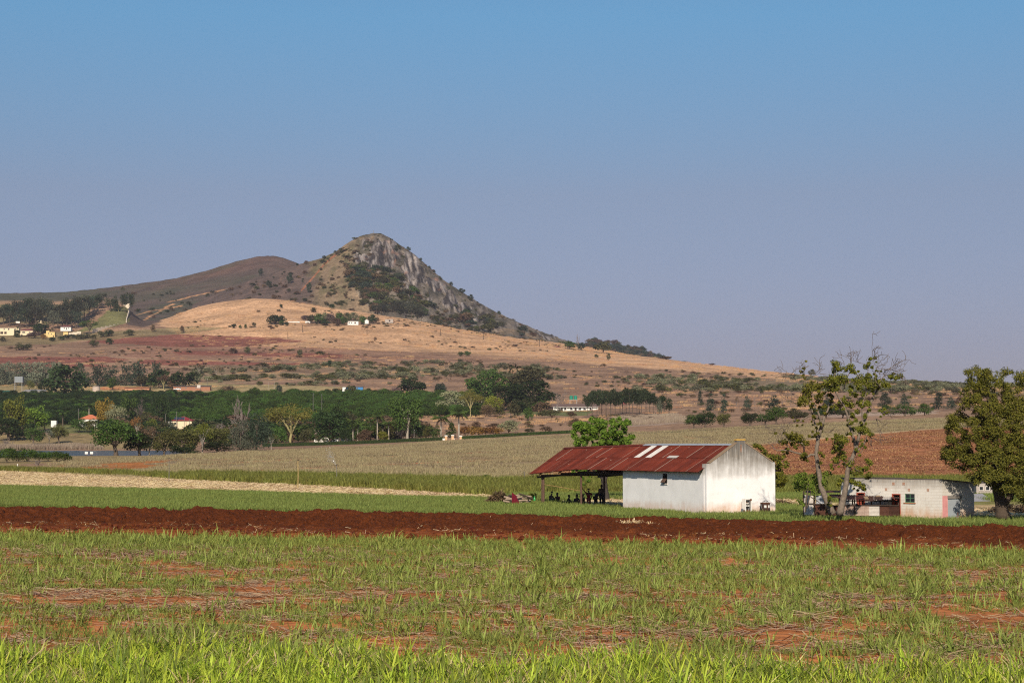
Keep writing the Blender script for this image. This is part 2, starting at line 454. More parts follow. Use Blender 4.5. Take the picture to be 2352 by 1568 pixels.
SPOTS = [(1585, 1006, 9, 2), (1575, 1003, 5, 2), (1462, 1022, 7, 2), (1000, 1046, 5, 2), (1010, 1042, 3, 2), (620, 1052, 4, 2.4), (562, 1055, 5, 1.6), (900, 1042, 4, 1.5), (1140, 1023, 6, 1.2), (1370, 1022, 6, 1.5), (1640, 1000, 5, 1.2)]

def paint(X, Y, Z):
    P = CX + F * X / Y
    RW = row_of(Z, Y)
    n1 = fbm(X / (Y * .022), Y / (Y * .022) + np.log(Y) * 60, 3, 4); n2 = fbm(X / (Y * .015) + 90, np.log(Y) * 140, 8, 4)
    col = np.zeros(X.shape + (3,)) + _n3(PAL['brown'])
    nb = fbm(X / 40, Y / 16, 21, 4)
    m = np.clip(nb * 1.6 + .45, 0, 1)[..., None]
    col = col * (1 - m) + _n3(PAL['dry']) * m
    for poly, c, wx, wr, k in LAY:
        msk = inpoly(P + n1 * wx * 2, RW + n2 * wr * 2, poly)
        col[msk] = col[msk] * (1 - k) + _n3(PAL[c]) * k
    for line, c, hw in STRIPES:
        xs = [q[0] for q in line]
        d = np.abs(RW + n2 * .7 - lerp_line(P, line))
        msk = (d < hw * 1.25) & (P > xs[0]) & (P < xs[-1]) & (Y > 240)
        col[msk] = _n3(PAL[c])
    for sx, sy, rx, ry in SPOTS:
        msk = (((P - sx) / rx) ** 2 + ((RW - sy) / ry) ** 2 + n1 * .8) < 1
        col[msk] = _n3(PAL['terra'])
    # near land
    near = Y < np.interp(P, [0, 459, 800, 1120, 1160, 2352], [241, 211, 189, 173, 150, 150])
    col[near & (Y > np.interp(P, [0, 2352], [140, 108]))] = _n3(PAL['grassfloor'])
    fr = Y <= np.interp(P, [0, 2352], [140, 108])
    col[fr] = _n3(PAL['soil'])
    # terrace streaks on the far slopes
    far = np.clip((Y - 1350) / 150, 0, 1)
    st = fbm(X / 120, Y / 14, 33, 4)
    v = 1 + .28 * st * far + .08 * n1
    return col * v[..., None]

def grid_faces(nr, nc):
    i = np.arange(nr - 1)[:, None] * nc + np.arange(nc - 1)[None, :]
    return np.stack([i, i + 1, i + 1 + nc, i + nc], -1).reshape(-1, 4)

m, nt, b = nmat('land')
vc = N(nt, 'ShaderNodeVertexColor', layer_name='Col').outputs[0]
co = N(nt, 'ShaderNodeTexCoord').outputs['Object']
a1 = noise(nt, .35, 5, co, .62, (1, .7, 1)); a2 = noise(nt, 2.6, 4, co, .65); a3 = noise(nt, .035, 4, co)
v1 = ramp(nt, a1, (.25, .50), (.5, 1.0), (.75, 1.45))
v2 = ramp(nt, a2, (.25, .62), (.5, 1.0), (.75, 1.35))
v3 = ramp(nt, a3, (.3, .70), (.7, 1.24))
c = mixc(nt, 1, vc, v1, 'MULTIPLY'); c = mixc(nt, 1, c, v2, 'MULTIPLY'); c = mixc(nt, 1, c, v3, 'MULTIPLY')
nt.links.new(c, b.inputs['Base Color']); b.inputs['Roughness'].default_value = .95; b.inputs['Specular IOR Level'].default_value = .1
bump(nt, b, a2, .7, .25)
LAND = m

cols = np.concatenate([np.arange(-900, -80, 60), np.arange(-80, 2440, 6), np.arange(2440, 3280, 60)]).astype(float)
rows = np.concatenate([np.linspace(5, 36, 8), np.geomspace(37, 250, 150), np.geomspace(251.5, 645, 170)[0:], np.geomspace(648, 1290, 130), np.linspace(1295, 2330, 210), np.linspace(2345, 5100, 14)])
PXg, Yg = np.meshgrid(cols, rows)
Xg = (PXg - CX) / F * Yg
Zg = H(Xg, Yg)
me = mesh_np('ground', np.stack([Xg, Yg, Zg], -1).reshape(-1, 3), grid_faces(len(rows), len(cols)), True, colors={'Col': paint(Xg, Yg, Zg).reshape(-1, 3)})
tag(link('ground', me, LAND), 'farmland running from the red soil field up to the dry tan slope', 'ground', kind='structure')

# ----- hills behind
def hill(name, sky_pts, foot, Y0, Y1, p0, p1, step, nv, relief, colour, label, backdrop=260, gexp=1.0):
    ps = np.arange(p0, p1 + step, step); vs = np.concatenate([np.linspace(0, 1, nv), 1 + np.array([.06, .14, .3, .6, 1.0, 1.6])])
    P, V = np.meshgrid(ps, vs)
    S = lerp_line(P, sky_pts) + .9 * fbm(P / 9, P * 0 + 3, 71, 3)
    ft = lerp_line(P, foot)
    v = np.minimum(V, 1)
    ROW = ft + (S - ft) * v
    Y = Y0 + (Y1 - Y0) * v ** gexp
    Z = zrow(ROW, Y); X = (P - CX) / F * Y
    back = np.clip(V - 1, 0, None)
    Y = Y + back * backdrop * 1.2; Z = Z - back * backdrop * .5 * (1 + back)
    d, m = relief(X, Y, Z, P, ROW, v)
    fade = np.clip(v * 8, 0, 1) * np.clip((1 - V) * 14 + .25, 0.1, 1)
    Y2 = Y - d * .8 * fade; Z2 = Z + d * .45 * fade
    col = colour(X, Y, Z, P, ROW, v, m)
    me = mesh_np(name, np.stack([X, Y2, Z2], -1).reshape(-1, 3), grid_faces(len(vs), len(ps)), True, colors={'Col': col.reshape(-1, 3)})
    o = link(name, me, LAND); tag(o, label, 'hill', kind='structure')
    def put(px, row):
        f_ = float(lerp_line(px, foot)); s_ = float(lerp_line(px, sky_pts)); vv = min(1, max(0, (row - f_) / (s_ - f_)))
        return at(px, row, Y0 + (Y1 - Y0) * vv ** gexp)
    return put

DOME = [(-900, 682), (-300, 677), (0, 673), (140, 671), (250, 660), (400, 640), (470, 622), (540, 600), (590, 589), (625, 587), (650, 592), (680, 604), (720, 622), (800, 650), (900, 690), (1100, 760)]
def dome_rel(X, Y, Z, P, RW, v): return 3.5 * fbm(X / 70, Y / 70, 41, 4), None
def dome_col(X, Y, Z, P, RW, v, m):
    n = fbm(X / 60, Y / 90, 43, 5); n2 = fbm(X / 160, Y / 120, 44, 3)
    k = np.clip(.5 + n * 1.1 + np.clip((P - 330) / 700, -.6, .35), 0, 1)[..., None]
    col = _n3(PAL['domegreen']) * (1 - k) + _n3(PAL['burnt']) * 1.15 * k
    r = (np.clip(n2 * 2 - .1, 0, 1) * np.clip((P - 250) / 200, 0, 1))[..., None]
    col = col * (1 - r * .6) + _n3((.16, .08, .06)) * r * .6
    t = np.clip((RW - 684 + n * 8) / 10, 0, 1) * np.clip((300 - P) / 60, 0, 1)
    col = col * (1 - t[..., None] * .8) + _n3(PAL['tan']) * .8 * t[..., None] * .8
    for line, hw in (([(205, 768), (310, 747), (345, 727), (378, 704), (400, 697)], 1.6), ([(300, 728), (345, 712), (420, 700)], .9), ([(380, 694), (480, 672), (560, 658)], .9)):
        xs = [q[0] for q in line]; msk = (np.abs(RW + n * 2 - lerp_line(P, line)) < hw) & (P > xs[0]) & (P < xs[-1])
        col[msk] = _n3(PAL['trail'])
    return col
on_dome = hill('burnt_hill', DOME, [(-900, 720), (300, 750), (400, 750), (1100, 770)], 2330, 3200, -900, 1100, 6, 90, dome_rel, dome_col, 'smooth dark burnt hill rising left of the rocky peak')

PEAK = [(440, 700), (480, 682), (517, 664), (600, 635), (684, 607), (740, 592), (770, 578), (800, 556), (825, 543), (850, 536), (875, 537), (900, 550), (925, 568), (945, 580), (985, 615), (1020, 645),
        (1050, 664), (1100, 695), (1150, 722), (1200, 745), (1250, 765), (1290, 779), (1320, 790), (1345, 802), (1420, 830)]
ROCKS = [[(838, 590), (860, 555), (905, 556), (912, 590), (900, 618), (880, 622), (850, 618), (835, 605)], [(912, 610), (945, 588), (968, 625), (972, 655), (955, 672), (930, 640)],
         [(930, 640), (960, 650), (1000, 640), (1045, 680), (1040, 690), (990, 668)], [(1010, 690), (1030, 672), (1075, 705), (1110, 735), (1090, 738), (1040, 712)],
         [(930, 660), (950, 668), (955, 690), (935, 700)], [(815, 585), (840, 590), (845, 612), (822, 612)], [(1100, 715), (1130, 722), (1150, 745), (1120, 742)], [(1240, 765), (1285, 782), (1270, 786), (1240, 778)]]
GRASSY = [[(700, 690), (725, 640), (760, 590), (790, 600), (800, 650), (840, 700), (860, 720), (760, 712)], [(1105, 765), (1289, 787), (1240, 775), (1120, 755)], [(820, 545), (850, 537), (850, 545), (825, 552)]]
def peak_masks(X, Z, P, RW):
    n = fbm(X / 22, Z / 22, 51, 4)
    rk = np.zeros(P.shape)
    for q in ROCKS: rk = np.maximum(rk, inpoly(P + n * 16, RW + fbm(X / 15, Z / 25, 52, 3) * 12, q))
    gr = np.zeros(P.shape)
    for q in GRASSY: gr = np.maximum(gr, inpoly(P + n * 14, RW + n * 10, q))
    return rk, gr, n
def peak_rel(X, Y, Z, P, RW, v):
    rk, gr, n = peak_masks(X, Z, P, RW)
    xs = X - .30 * (250 - Z)
    rid = 1 - np.abs(fbm(xs / 9, Z / 55, 53, 4)) * 2
    big = fbm(X / 60, Z / 70, 54, 4)
    steep = np.clip((P - 740) / 60, 0, 1)
    d = 9 * big * steep + rk * (6.5 * rid + 7 * fbm(xs / 3.2, Z / 14, 57, 4)) + (1 - rk) * (2.2 * fbm(X / 7, Z / 7, 55, 3) + 3.2 * (1 - np.abs(fbm(xs / 8, Z / 22, 56, 4)) * 2) * np.clip((P - 800) / 50, 0, 1)) * steep
    return d, (rk, gr, n, rid)
def peak_col(X, Y, Z, P, RW, v, m):
    rk, gr, n, rid = m
    f = fbm(X / 9, Z / 12, 58, 5)
    base = np.zeros(P.shape + (3,)) + _n3((.135, .11, .055)); k = np.clip(.5 + f * 1.5, 0, 1)[..., None]
    base = base * (1 - k) + _n3((.25, .17, .095)) * k
    rf = np.clip((P - 790) / 50, 0, 1)[..., None]; base = base * (1 - rf * .85) + (_n3((.070, .062, .050)) * (1 - k) + _n3((.185, .152, .122)) * k) * rf * .85
    g = (gr * np.clip(.65 + f, 0, 1))[..., None]; base = base * (1 - g) + _n3((.24, .165, .10)) * g
    xs = X - .30 * (250 - Z)
    rc = np.clip(.36 + fbm(xs / 2.6, Z / 11, 59, 5) * 1.9, 0, 1)[..., None]
    rock = _n3((.050, .041, .038)) * (1 - rc) + _n3((.30, .255, .228)) * rc
    og = np.clip(fbm(X / 14, Z / 12, 60, 3) * 2.2 - .75, 0, 1)[..., None]; rock = rock * (1 - og) + _n3((.30, .14, .085)) * og
    rr = np.maximum(rk, np.clip(fbm(X / 12, Z / 22, 61, 4) * 2.8 - .2, 0, 1) * .85 * np.clip((P - 800) / 40, 0, 1) * np.clip((RW - 540) / 12, 0, 1))[..., None]
    base = base * (1 - rr) + rock * rr
    bt = np.clip((735 - P + n * 40) / 40, 0, 1)[..., None]
    bcol = _n3(PAL['burnt']) * 1.2 + np.clip(f, 0, 1)[..., None] * _n3((.10, .055, .04))
    base = base * (1 - bt) + bcol * bt
    line = [(690, 668), (720, 635), (745, 605), (770, 585)]
    msk = (np.abs(RW - lerp_line(P, line)) < 2.5) & (P > 690) & (P < 770); base[msk] = _n3((.30, .12, .06))
    return base
PFOOT = [(440, 715), (560, 700), (720, 716), (855, 738), (972, 758), (1105, 784), (1289, 808), (1420, 835)]
on_peak = hill('rocky_peak', PEAK, PFOOT, 2330, 2680, 440, 1420, 2.2, 170, peak_rel, peak_col, 'steep rocky peak with grey cliffs above the tan slope', 260, 1.15)
RIDGE = [(1250, 810), (1300, 802), (1345, 789), (1370, 785), (1400, 791), (1440, 796), (1480, 806), (1510, 816), (1535, 830), (1600, 855)]
def ridge_rel(X, Y, Z, P, RW, v): return 4 * fbm(X / 25, Z / 20, 81, 3), None
def ridge_col(X, Y, Z, P, RW, v, m):
    f = np.clip(.5 + fbm(X / 14, Z / 9, 82, 4), 0, 1)[..., None]
    return _n3((.05, .055, .035)) * (1 - f) + _n3((.12, .11, .075)) * f
on_ridge = hill('wooded_ridge', RIDGE, [(1250, 830), (1600, 870)], 3300, 3600, 1250, 1600, 4, 30, ridge_rel, ridge_col, 'distant wooded ridge just right of the peak')

# ----- lake
m, nt, b = nmat('lake_water')
b.inputs['Base Color'].default_value = (.010, .026, .055, 1); b.inputs['Roughness'].default_value = .16; b.inputs['IOR'].default_value = 1.33
bump(nt, b, noise(nt, 1.2, 3, None, .6, (1, .4, 1)), .55, .12)
ring = [ground(p, y).xy for p, y in ((-120, 470), (-120, 829), (100, 829), (250, 829), (400, 829), (462, 800), (450, 600), (430, 470), (330, 462), (150, 460))]
V = [(q.x, q.y, 1.6) for q in ring]
me = bpy.data.meshes.new('lake'); me.from_pydata(V, [], [tuple(range(len(V)))[::-1]]); me.update()
tag(link('lake', me, m), 'small blue lake behind the near trees on the left', 'water', kind='structure')

# ----- ploughed strip
FAR_EDGE = [(-700, 156), (0, 146), (2352, 111), (3100, 102)]; NEAR_EDGE = [(-700, 113), (0, 107), (1200, 98), (2352, 88.5), (3100, 83)]
cols = np.concatenate([np.arange(-700, -60, 30), np.arange(-60, 2420, 3.0), np.arange(2420, 3100, 30)]).astype(float); vs = np.linspace(0, 1, 130)
P, Vv = np.meshgrid(cols, vs)
Y = lerp_line(P, NEAR_EDGE) * (1 - Vv) + lerp_line(P, FAR_EDGE) * Vv; X = (P - CX) / F * Y
Y = Y + 1.2 * fbm(X / 5, Vv * 4, 91, 3) * (1 - np.abs(Vv * 2 - 1) ** 3)
e = np.clip(np.minimum(Vv, 1 - Vv) * 9, 0, 1)
rdg = 1 - np.abs(fbm(X / 1.1, Y / 1.0, 92, 4)) * 2
soft = np.clip((Vv - .22) * 6, .25, 1)
Z = -.45 + e * soft * (.16 + .19 * fbm(X / 3.2, Y / 2.2, 93, 3) + .27 * np.clip(rdg, -.4, 1) * np.clip(fbm(X / 2.4, Y / 2.4, 94, 3) + .6, .2, 1.2) + .20 * fbm(X / .30, Y / .4, 95, 3)) + .16 * np.exp(-((Vv - .93) / .05) ** 2) * (1.0 + fbm(X / 2.0, X * 0, 96, 3)) + .006 - .03 * (1 - e)
dk = np.clip((Vv - .2 + .1 * fbm(X / 3, Y / 2, 97, 3)) * 8, 0, 1)[..., None]
cl = _n3((.25, .070, .022)) * (1 - dk) + _n3((.088, .024, .008)) * dk
cl = cl * (1 + .3 * fbm(X / .5, Y / .5, 98, 3))[..., None]
me = mesh_np('ploughed_soil', np.stack([X, Y, Z], -1).reshape(-1, 3), grid_faces(len(vs), len(cols)), False, colors={'Col': cl.reshape(-1, 3)})
m, nt, b = nmat('turned_soil')
vc = N(nt, 'ShaderNodeVertexColor', layer_name='Col').outputs[0]
n_ = noise(nt, 9, 4); c = mixc(nt, 1, vc, ramp(nt, n_, (.3, .6), (.7, 1.35)), 'MULTIPLY'); nt.links.new(c, b.inputs['Base Color'])
b.inputs['Roughness'].default_value = 1; b.inputs['Specular IOR Level'].default_value = .05; bump(nt, b, n_, .9, .06)
tag(link('ploughed_soil', me, m), 'strip of freshly turned dark red soil across the field', 'soil', kind='structure')
# ------------------------------------------------------------------ haze
HZ = bpy.data.materials.new('haze_air'); HZ.use_nodes = True
nt = HZ.node_tree; nt.nodes.clear()
pv = N(nt, 'ShaderNodeVolumePrincipled'); pv.inputs['Color'].default_value = (.90, .88, 1.0, 1); pv.inputs['Density'].default_value = 0.42e-4; pv.inputs['Anisotropy'].default_value = .1
ho = N(nt, 'ShaderNodeOutputMaterial'); nt.links.new(pv.outputs[0], ho.inputs['Volume'])
hb = MB().box(-2600, 2600, -60, 5300, -75, 330)
o = hb.build('haze', HZ); tag(o, 'thin dry season haze over the whole valley', 'haze', kind='stuff')

# ------------------------------------------------------------------ scatter (points carrying real leaf meshes)
def proto(name, me, mat):
    o = bpy.data.objects.new(name, me)
    if not me.materials: me.materials.append(mat)
    elif me.materials[0] is not mat: o.material_slots[0].link = 'OBJECT'; o.material_slots[0].material = mat
    return o
def scatter(name, protos, pts, rz, scl, idx, label, cat, tilt=None):
    c = bpy.data.collections.new(name + '_pieces')
    for i, o in enumerate(protos):
        o.name = '%s_piece_%02d' % (name, i); c.objects.link(o)
    pts = np.asarray(pts, np.float32); n = len(pts)
    me = bpy.data.meshes.new(name); me.vertices.add(n); me.vertices.foreach_set('co', pts.ravel())
    rot = np.zeros((n, 3), np.float32); rot[:, 2] = rz
    if tilt is not None: rot[:, :2] = tilt
    a = me.attributes.new('rot', 'FLOAT_VECTOR', 'POINT'); a.data.foreach_set('vector', rot.ravel())
    sc = np.asarray(scl, np.float32)
    if sc.ndim == 1: sc = np.repeat(sc[:, None], 3, 1)
    a = me.attributes.new('scl', 'FLOAT_VECTOR', 'POINT'); a.data.foreach_set('vector', np.ascontiguousarray(sc).ravel())
    a = me.attributes.new('idx', 'INT', 'POINT'); a.data.foreach_set('value', np.asarray(idx, np.int32))
    o = bpy.data.objects.new(name, me); COL.objects.link(o)
    g = bpy.data.node_groups.new(name, 'GeometryNodeTree')
    g.interface.new_socket('Geometry', in_out='INPUT', socket_type='NodeSocketGeometry')
    g.interface.new_socket('Geometry', in_out='OUTPUT', socket_type='NodeSocketGeometry')
    gi = g.nodes.new('NodeGroupInput'); go = g.nodes.new('NodeGroupOutput')
    ip = g.nodes.new('GeometryNodeInstanceOnPoints'); ci = g.nodes.new('GeometryNodeCollectionInfo')
    ci.inputs['Collection'].default_value = c; ci.inputs['Separate Children'].default_value = True; ci.inputs['Reset Children'].default_value = True
    ip.inputs['Pick Instance'].default_value = True
    def na(nm, t):
        q = g.nodes.new('GeometryNodeInputNamedAttribute'); q.data_type = t; q.inputs['Name'].default_value = nm; return q.outputs['Attribute']
    g.links.new(gi.outputs[0], ip.inputs['Points']); g.links.new(ci.outputs[0], ip.inputs['Instance'])
    g.links.new(na('idx', 'INT'), ip.inputs['Instance Index'])
    er = g.nodes.new('FunctionNodeEulerToRotation'); g.links.new(na('rot', 'FLOAT_VECTOR'), er.inputs[0]); g.links.new(er.outputs[0], ip.inputs['Rotation'])
    g.links.new(na('scl', 'FLOAT_VECTOR'), ip.inputs['Scale'])
    g.links.new(ip.outputs[0], go.inputs[0])
    md = o.modifiers.new('scatter', 'NODES'); md.node_group = g
    return tag(o, label, cat, kind='stuff')

# ----- blades, straws, leaves as arrays
def blades(n, rg, rad, hmin, hmax, wid, lean=(.1, .6), curl=(.2, .9), seg=4, base=None, dry=.06):
    """n arching grass blades rooted within rad; returns V, quads, tint"""
    if base is None:
        a = rg.uniform(0, 6.283, n); r = rad * np.sqrt(rg.uniform(0, 1, n)); bx = r * np.cos(a); by = r * np.sin(a)
    else: bx, by = base
    L = rg.uniform(hmin, hmax, n); az = rg.uniform(0, 6.283, n); th = rg.uniform(*lean, n); cu = rg.uniform(*curl, n); w = wid * rg.uniform(.6, 1.25, n)
    tn = np.clip(rg.normal(.5, .22, n), 0, 1); tn[rg.uniform(0, 1, n) < dry] = 1.35
    tw = rg.uniform(-.9, .9, n)
    t = np.linspace(0, 1, seg + 1)
    ang = th[:, None] + cu[:, None] * t[None] ** 1.3
    dl = L[:, None] / seg
    hx = np.concatenate([np.zeros((n, 1)), np.cumsum(np.sin(ang[:, :-1]) * dl, 1)], 1); hzv = np.concatenate([np.zeros((n, 1)), np.cumsum(np.cos(ang[:, :-1]) * dl, 1)], 1)
    cx = bx[:, None] + hx * np.cos(az)[:, None]; cy = by[:, None] + hx * np.sin(az)[:, None]
    prof = np.interp(t, [0, .3, .7, 1], [.55, 1, .7, .05])
    ww = w[:, None] * prof[None] * .5
    sa = az[:, None] + math.pi / 2 + tw[:, None] * t[None]
    sx = np.cos(sa) * ww; sy = np.sin(sa) * ww
    Lf = np.stack([cx - sx, cy - sy, hzv], -1); Rt = np.stack([cx + sx, cy + sy, hzv + ww * .3], -1)
    V = np.stack([Lf, Rt], 2).reshape(-1, 3)
    k = (seg + 1) * 2
    q = np.array([[2 * i, 2 * i + 1, 2 * i + 3, 2 * i + 2] for i in range(seg)])
    Fq = (np.arange(n)[:, None, None] * k + q[None]).reshape(-1, 4)
    return V, Fq, np.repeat(tn, k)
def straws(n, rg, sx, sy, lmin, lmax, wid, zmax=.05, up=.25):
    x = rg.uniform(-sx, sx, n); y = rg.uniform(-sy, sy, n); a = rg.uniform(0, 6.283, n); L = rg.uniform(lmin, lmax, n) / 2; w = wid * rg.uniform(.5, 1.3, n)
    el = rg.normal(0, up, n); z = rg.uniform(.01, zmax, n) + np.abs(np.sin(el)) * L
    d = np.stack([np.cos(a) * np.cos(el), np.sin(a) * np.cos(el), np.sin(el)], -1); s = np.stack([-np.sin(a), np.cos(a), rg.uniform(-.6, .6, n)], -1)
    c = np.stack([x, y, z], -1)
    V = np.stack([c - d * L[:, None] - s * w[:, None], c + d * L[:, None] - s * w[:, None], c + d * L[:, None] + s * w[:, None], c - d * L[:, None] + s * w[:, None]], 1).reshape(-1, 3)
    return V, np.arange(n * 4).reshape(-1, 4), np.repeat(rg.uniform(0, 1, n), 4)
def leafquads(c, nrm, size, rg, asp=.55, jit=.7):
    """diamond leaves at points c facing nrm (with jitter)"""
    n = len(c); nn = nrm + rg.normal(0, jit, (n, 3)); nn /= np.linalg.norm(nn, axis=1, keepdims=True) + 1e-9
    r = rg.normal(0, 1, (n, 3)); t = np.cross(nn, r); t /= np.linalg.norm(t, axis=1, keepdims=True) + 1e-9; bb = np.cross(nn, t)
    s = (size * rg.uniform(.6, 1.35, n))[:, None]
    V = np.stack([c - t * s, c + bb * s * asp + nn * s * .12, c + t * s, c - bb * s * asp + nn * s * .12], 1).reshape(-1, 3)
    return V, np.arange(n * 4).reshape(-1, 4)

# ----- tree crowns in a unit box (width 1, height 1)
LOWC = {}
def crown(name, lobes, n, size, seed, asp=.6, shell=.55, jit=.7, flat=1.0, low=False):
    if not low: LOWC[name, seed] = (name, lobes, int(n * .42), size * 1.7, seed, asp, shell, jit, flat, True)
    rg = np.random.default_rng(seed)
    lobes = np.array(lobes, float)                       # cx cy cz rx rz
    wgt = lobes[:, 3] ** 2 * (lobes[:, 4] / lobes[:, 3]); wgt /= wgt.sum()
    k = rg.choice(len(lobes), n, p=wgt)
    d = rg.normal(0, 1, (n, 3)); d[:, 2] = d[:, 2] * .9 + .35; d /= np.linalg.norm(d, axis=1, keepdims=True)
    rr = (shell + (1 - shell) * rg.uniform(0, 1, n) ** .6)[:, None] * rg.uniform(.82, 1.12, (n, 1))
    rad = np.stack([lobes[k, 3], lobes[k, 3], lobes[k, 4]], -1)
    c = lobes[k, :3] + d * rad * rr
    nr = d.copy(); nr[:, 2] = nr[:, 2] * flat + .25
    ex = np.percentile(np.abs(c[:, :2]), 98); c[:, :2] *= .5 / ex; c[:, 2] *= .985 / np.percentile(c[:, 2], 99)
    V, Fq = leafquads(c, nr, size, rg, asp, jit)
    lt = rg.uniform(.15, .85, len(lobes))
    tn = np.clip(lt[k] * .55 + rg.uniform(0, 1, n) * .45, 0, 1)
    return mesh_np(name, V, Fq, False, attrs={'tint': np.repeat(tn, 4)})
def lobes_dome(seed, n, c, R_, r, zlo=-.6):
    rg = np.random.default_rng(seed); out = []
    while len(out) < n:
        d = rg.normal(0, 1, 3); d /= np.linalg.norm(d)
        if d[2] < zlo: continue
        q = rg.uniform(.55, .86); s = rg.uniform(.75, 1.3)
        out.append((c[0] + d[0] * R_[0] * q, c[1] + d[1] * R_[0] * q, c[2] + d[2] * R_[1] * q, r * s, r * s * R_[1] / R_[0] * 1.0))
    out.append((c[0], c[1], c[2], R_[0] * .62, R_[1] * .62))
    return out
def lobes_cone(seed, n, z0, z1, rb, rt, r):
    rg = np.random.default_rng(seed); out = []
    for i in range(n):
        t = rg.uniform(0, 1) ** 1.2; a = rg.uniform(0, 6.283); R_ = (rb + (rt - rb) * t) * math.sqrt(rg.uniform(.15, 1))
        out.append((R_ * math.cos(a) * .8, R_ * math.sin(a) * .8, z0 + (z1 - z0) * t, r * (1.1 - .5 * t), r * .55 * (1.2 - .3 * t)))
    out.append((0, 0, z0 + (z1 - z0) * .4, rb * .5, (z1 - z0) * .4))
    return out
CRN, TRK = {}, {}
for s in range(3):
    CRN['broad', s] = crown('crown_broad', lobes_dome(100 + s, 24, (0, 0, .56), (.46, .42), .16, -.8), 2600, .031, 200 + s)
    CRN['oak', s] = crown('crown_feathery', lobes_cone(110 + s, 38, .10, .93, .44, .20, .20), 2600, .030, 210 + s, .4)
    CRN['cone', s] = crown('crown_cone', lobes_cone(120 + s, 30, .08, .96, .44, .04, .16), 2200, .032, 220 + s, .4)
    CRN['flat', s] = crown('crown_umbrella', lobes_dome(130 + s, 30, (0, 0, .64), (.46, .32), .13, -.25), 2600, .022, 230 + s, .45, .3, .8, .6)
    CRN['pine', s] = crown('crown_pine', lobes_dome(140 + s, 16, (0, 0, .70), (.46, .30), .18, -.9), 1900, .036, 240 + s, .35)
    CRN['gum', s] = crown('crown_gum', lobes_dome(150 + s, 22, (0, 0, .62), (.42, .36), .15, -.95), 2000, .030, 250 + s, .4, .4)
    CRN['bush', s] = crown('crown_bush', lobes_dome(160 + s, 18, (0, 0, .42), (.44, .48), .17, -.5), 1700, .036, 260 + s)
    CRN['sparse', s] = crown('crown_sparse', lobes_dome(170 + s, 22, (0, 0, .62), (.46, .34), .11, -.6), 900, .026, 270 + s, .5, .2)
    CRN['round', s] = crown('crown_round', lobes_dome(180 + s, 22, (0, 0, .54), (.46, .45), .15, -.9), 2200, .033, 280 + s)
for (k_, s_) in list(CRN):
    CRN[k_, s_, 'far'] = crown(*LOWC[CRN[k_, s_].name.split('.')[0], {'broad': 200, 'oak': 210, 'cone': 220, 'flat': 230, 'pine': 240, 'gum': 250, 'bush': 260, 'sparse': 270, 'round': 280}[k_] + s_])
def branchy(rg, p, d, L, r, depth, out, spread=.6, up=.25, kids=3, seg=3, curl=.25):
    pts = [p]; rad = [r]
    for i in range(seg):
        d = (d + Vector(rg.normal(0, curl, 3)) * .5 + Vector((0, 0, up * .25))).normalized(); p = p + d * (L / seg); pts.append(p); rad.append(r * (1 - .45 * (i + 1) / seg))
    out.append((pts, rad))
    if depth == 0: return
    for k in range(kids):
        q = (d + Vector(rg.normal(0, spread, 3)) + Vector((0, 0, up))).normalized()
        j = int(rg.integers(1, len(pts)))
        branchy(rg, pts[j], q, L * rg.uniform(.55, .85), rad[j] * .68, depth - 1, out, spread, up, kids, seg, curl)
def tubes_mesh(name, lst, sides=5):
    mb = MB()
    for pts, rad in lst: mb.tube(pts, rad, sides, False)
    me = bpy.data.meshes.new(name); me.from_pydata(mb.v, [], mb.f); me.update()
    for p in me.polygons: p.use_smooth = True
    return me
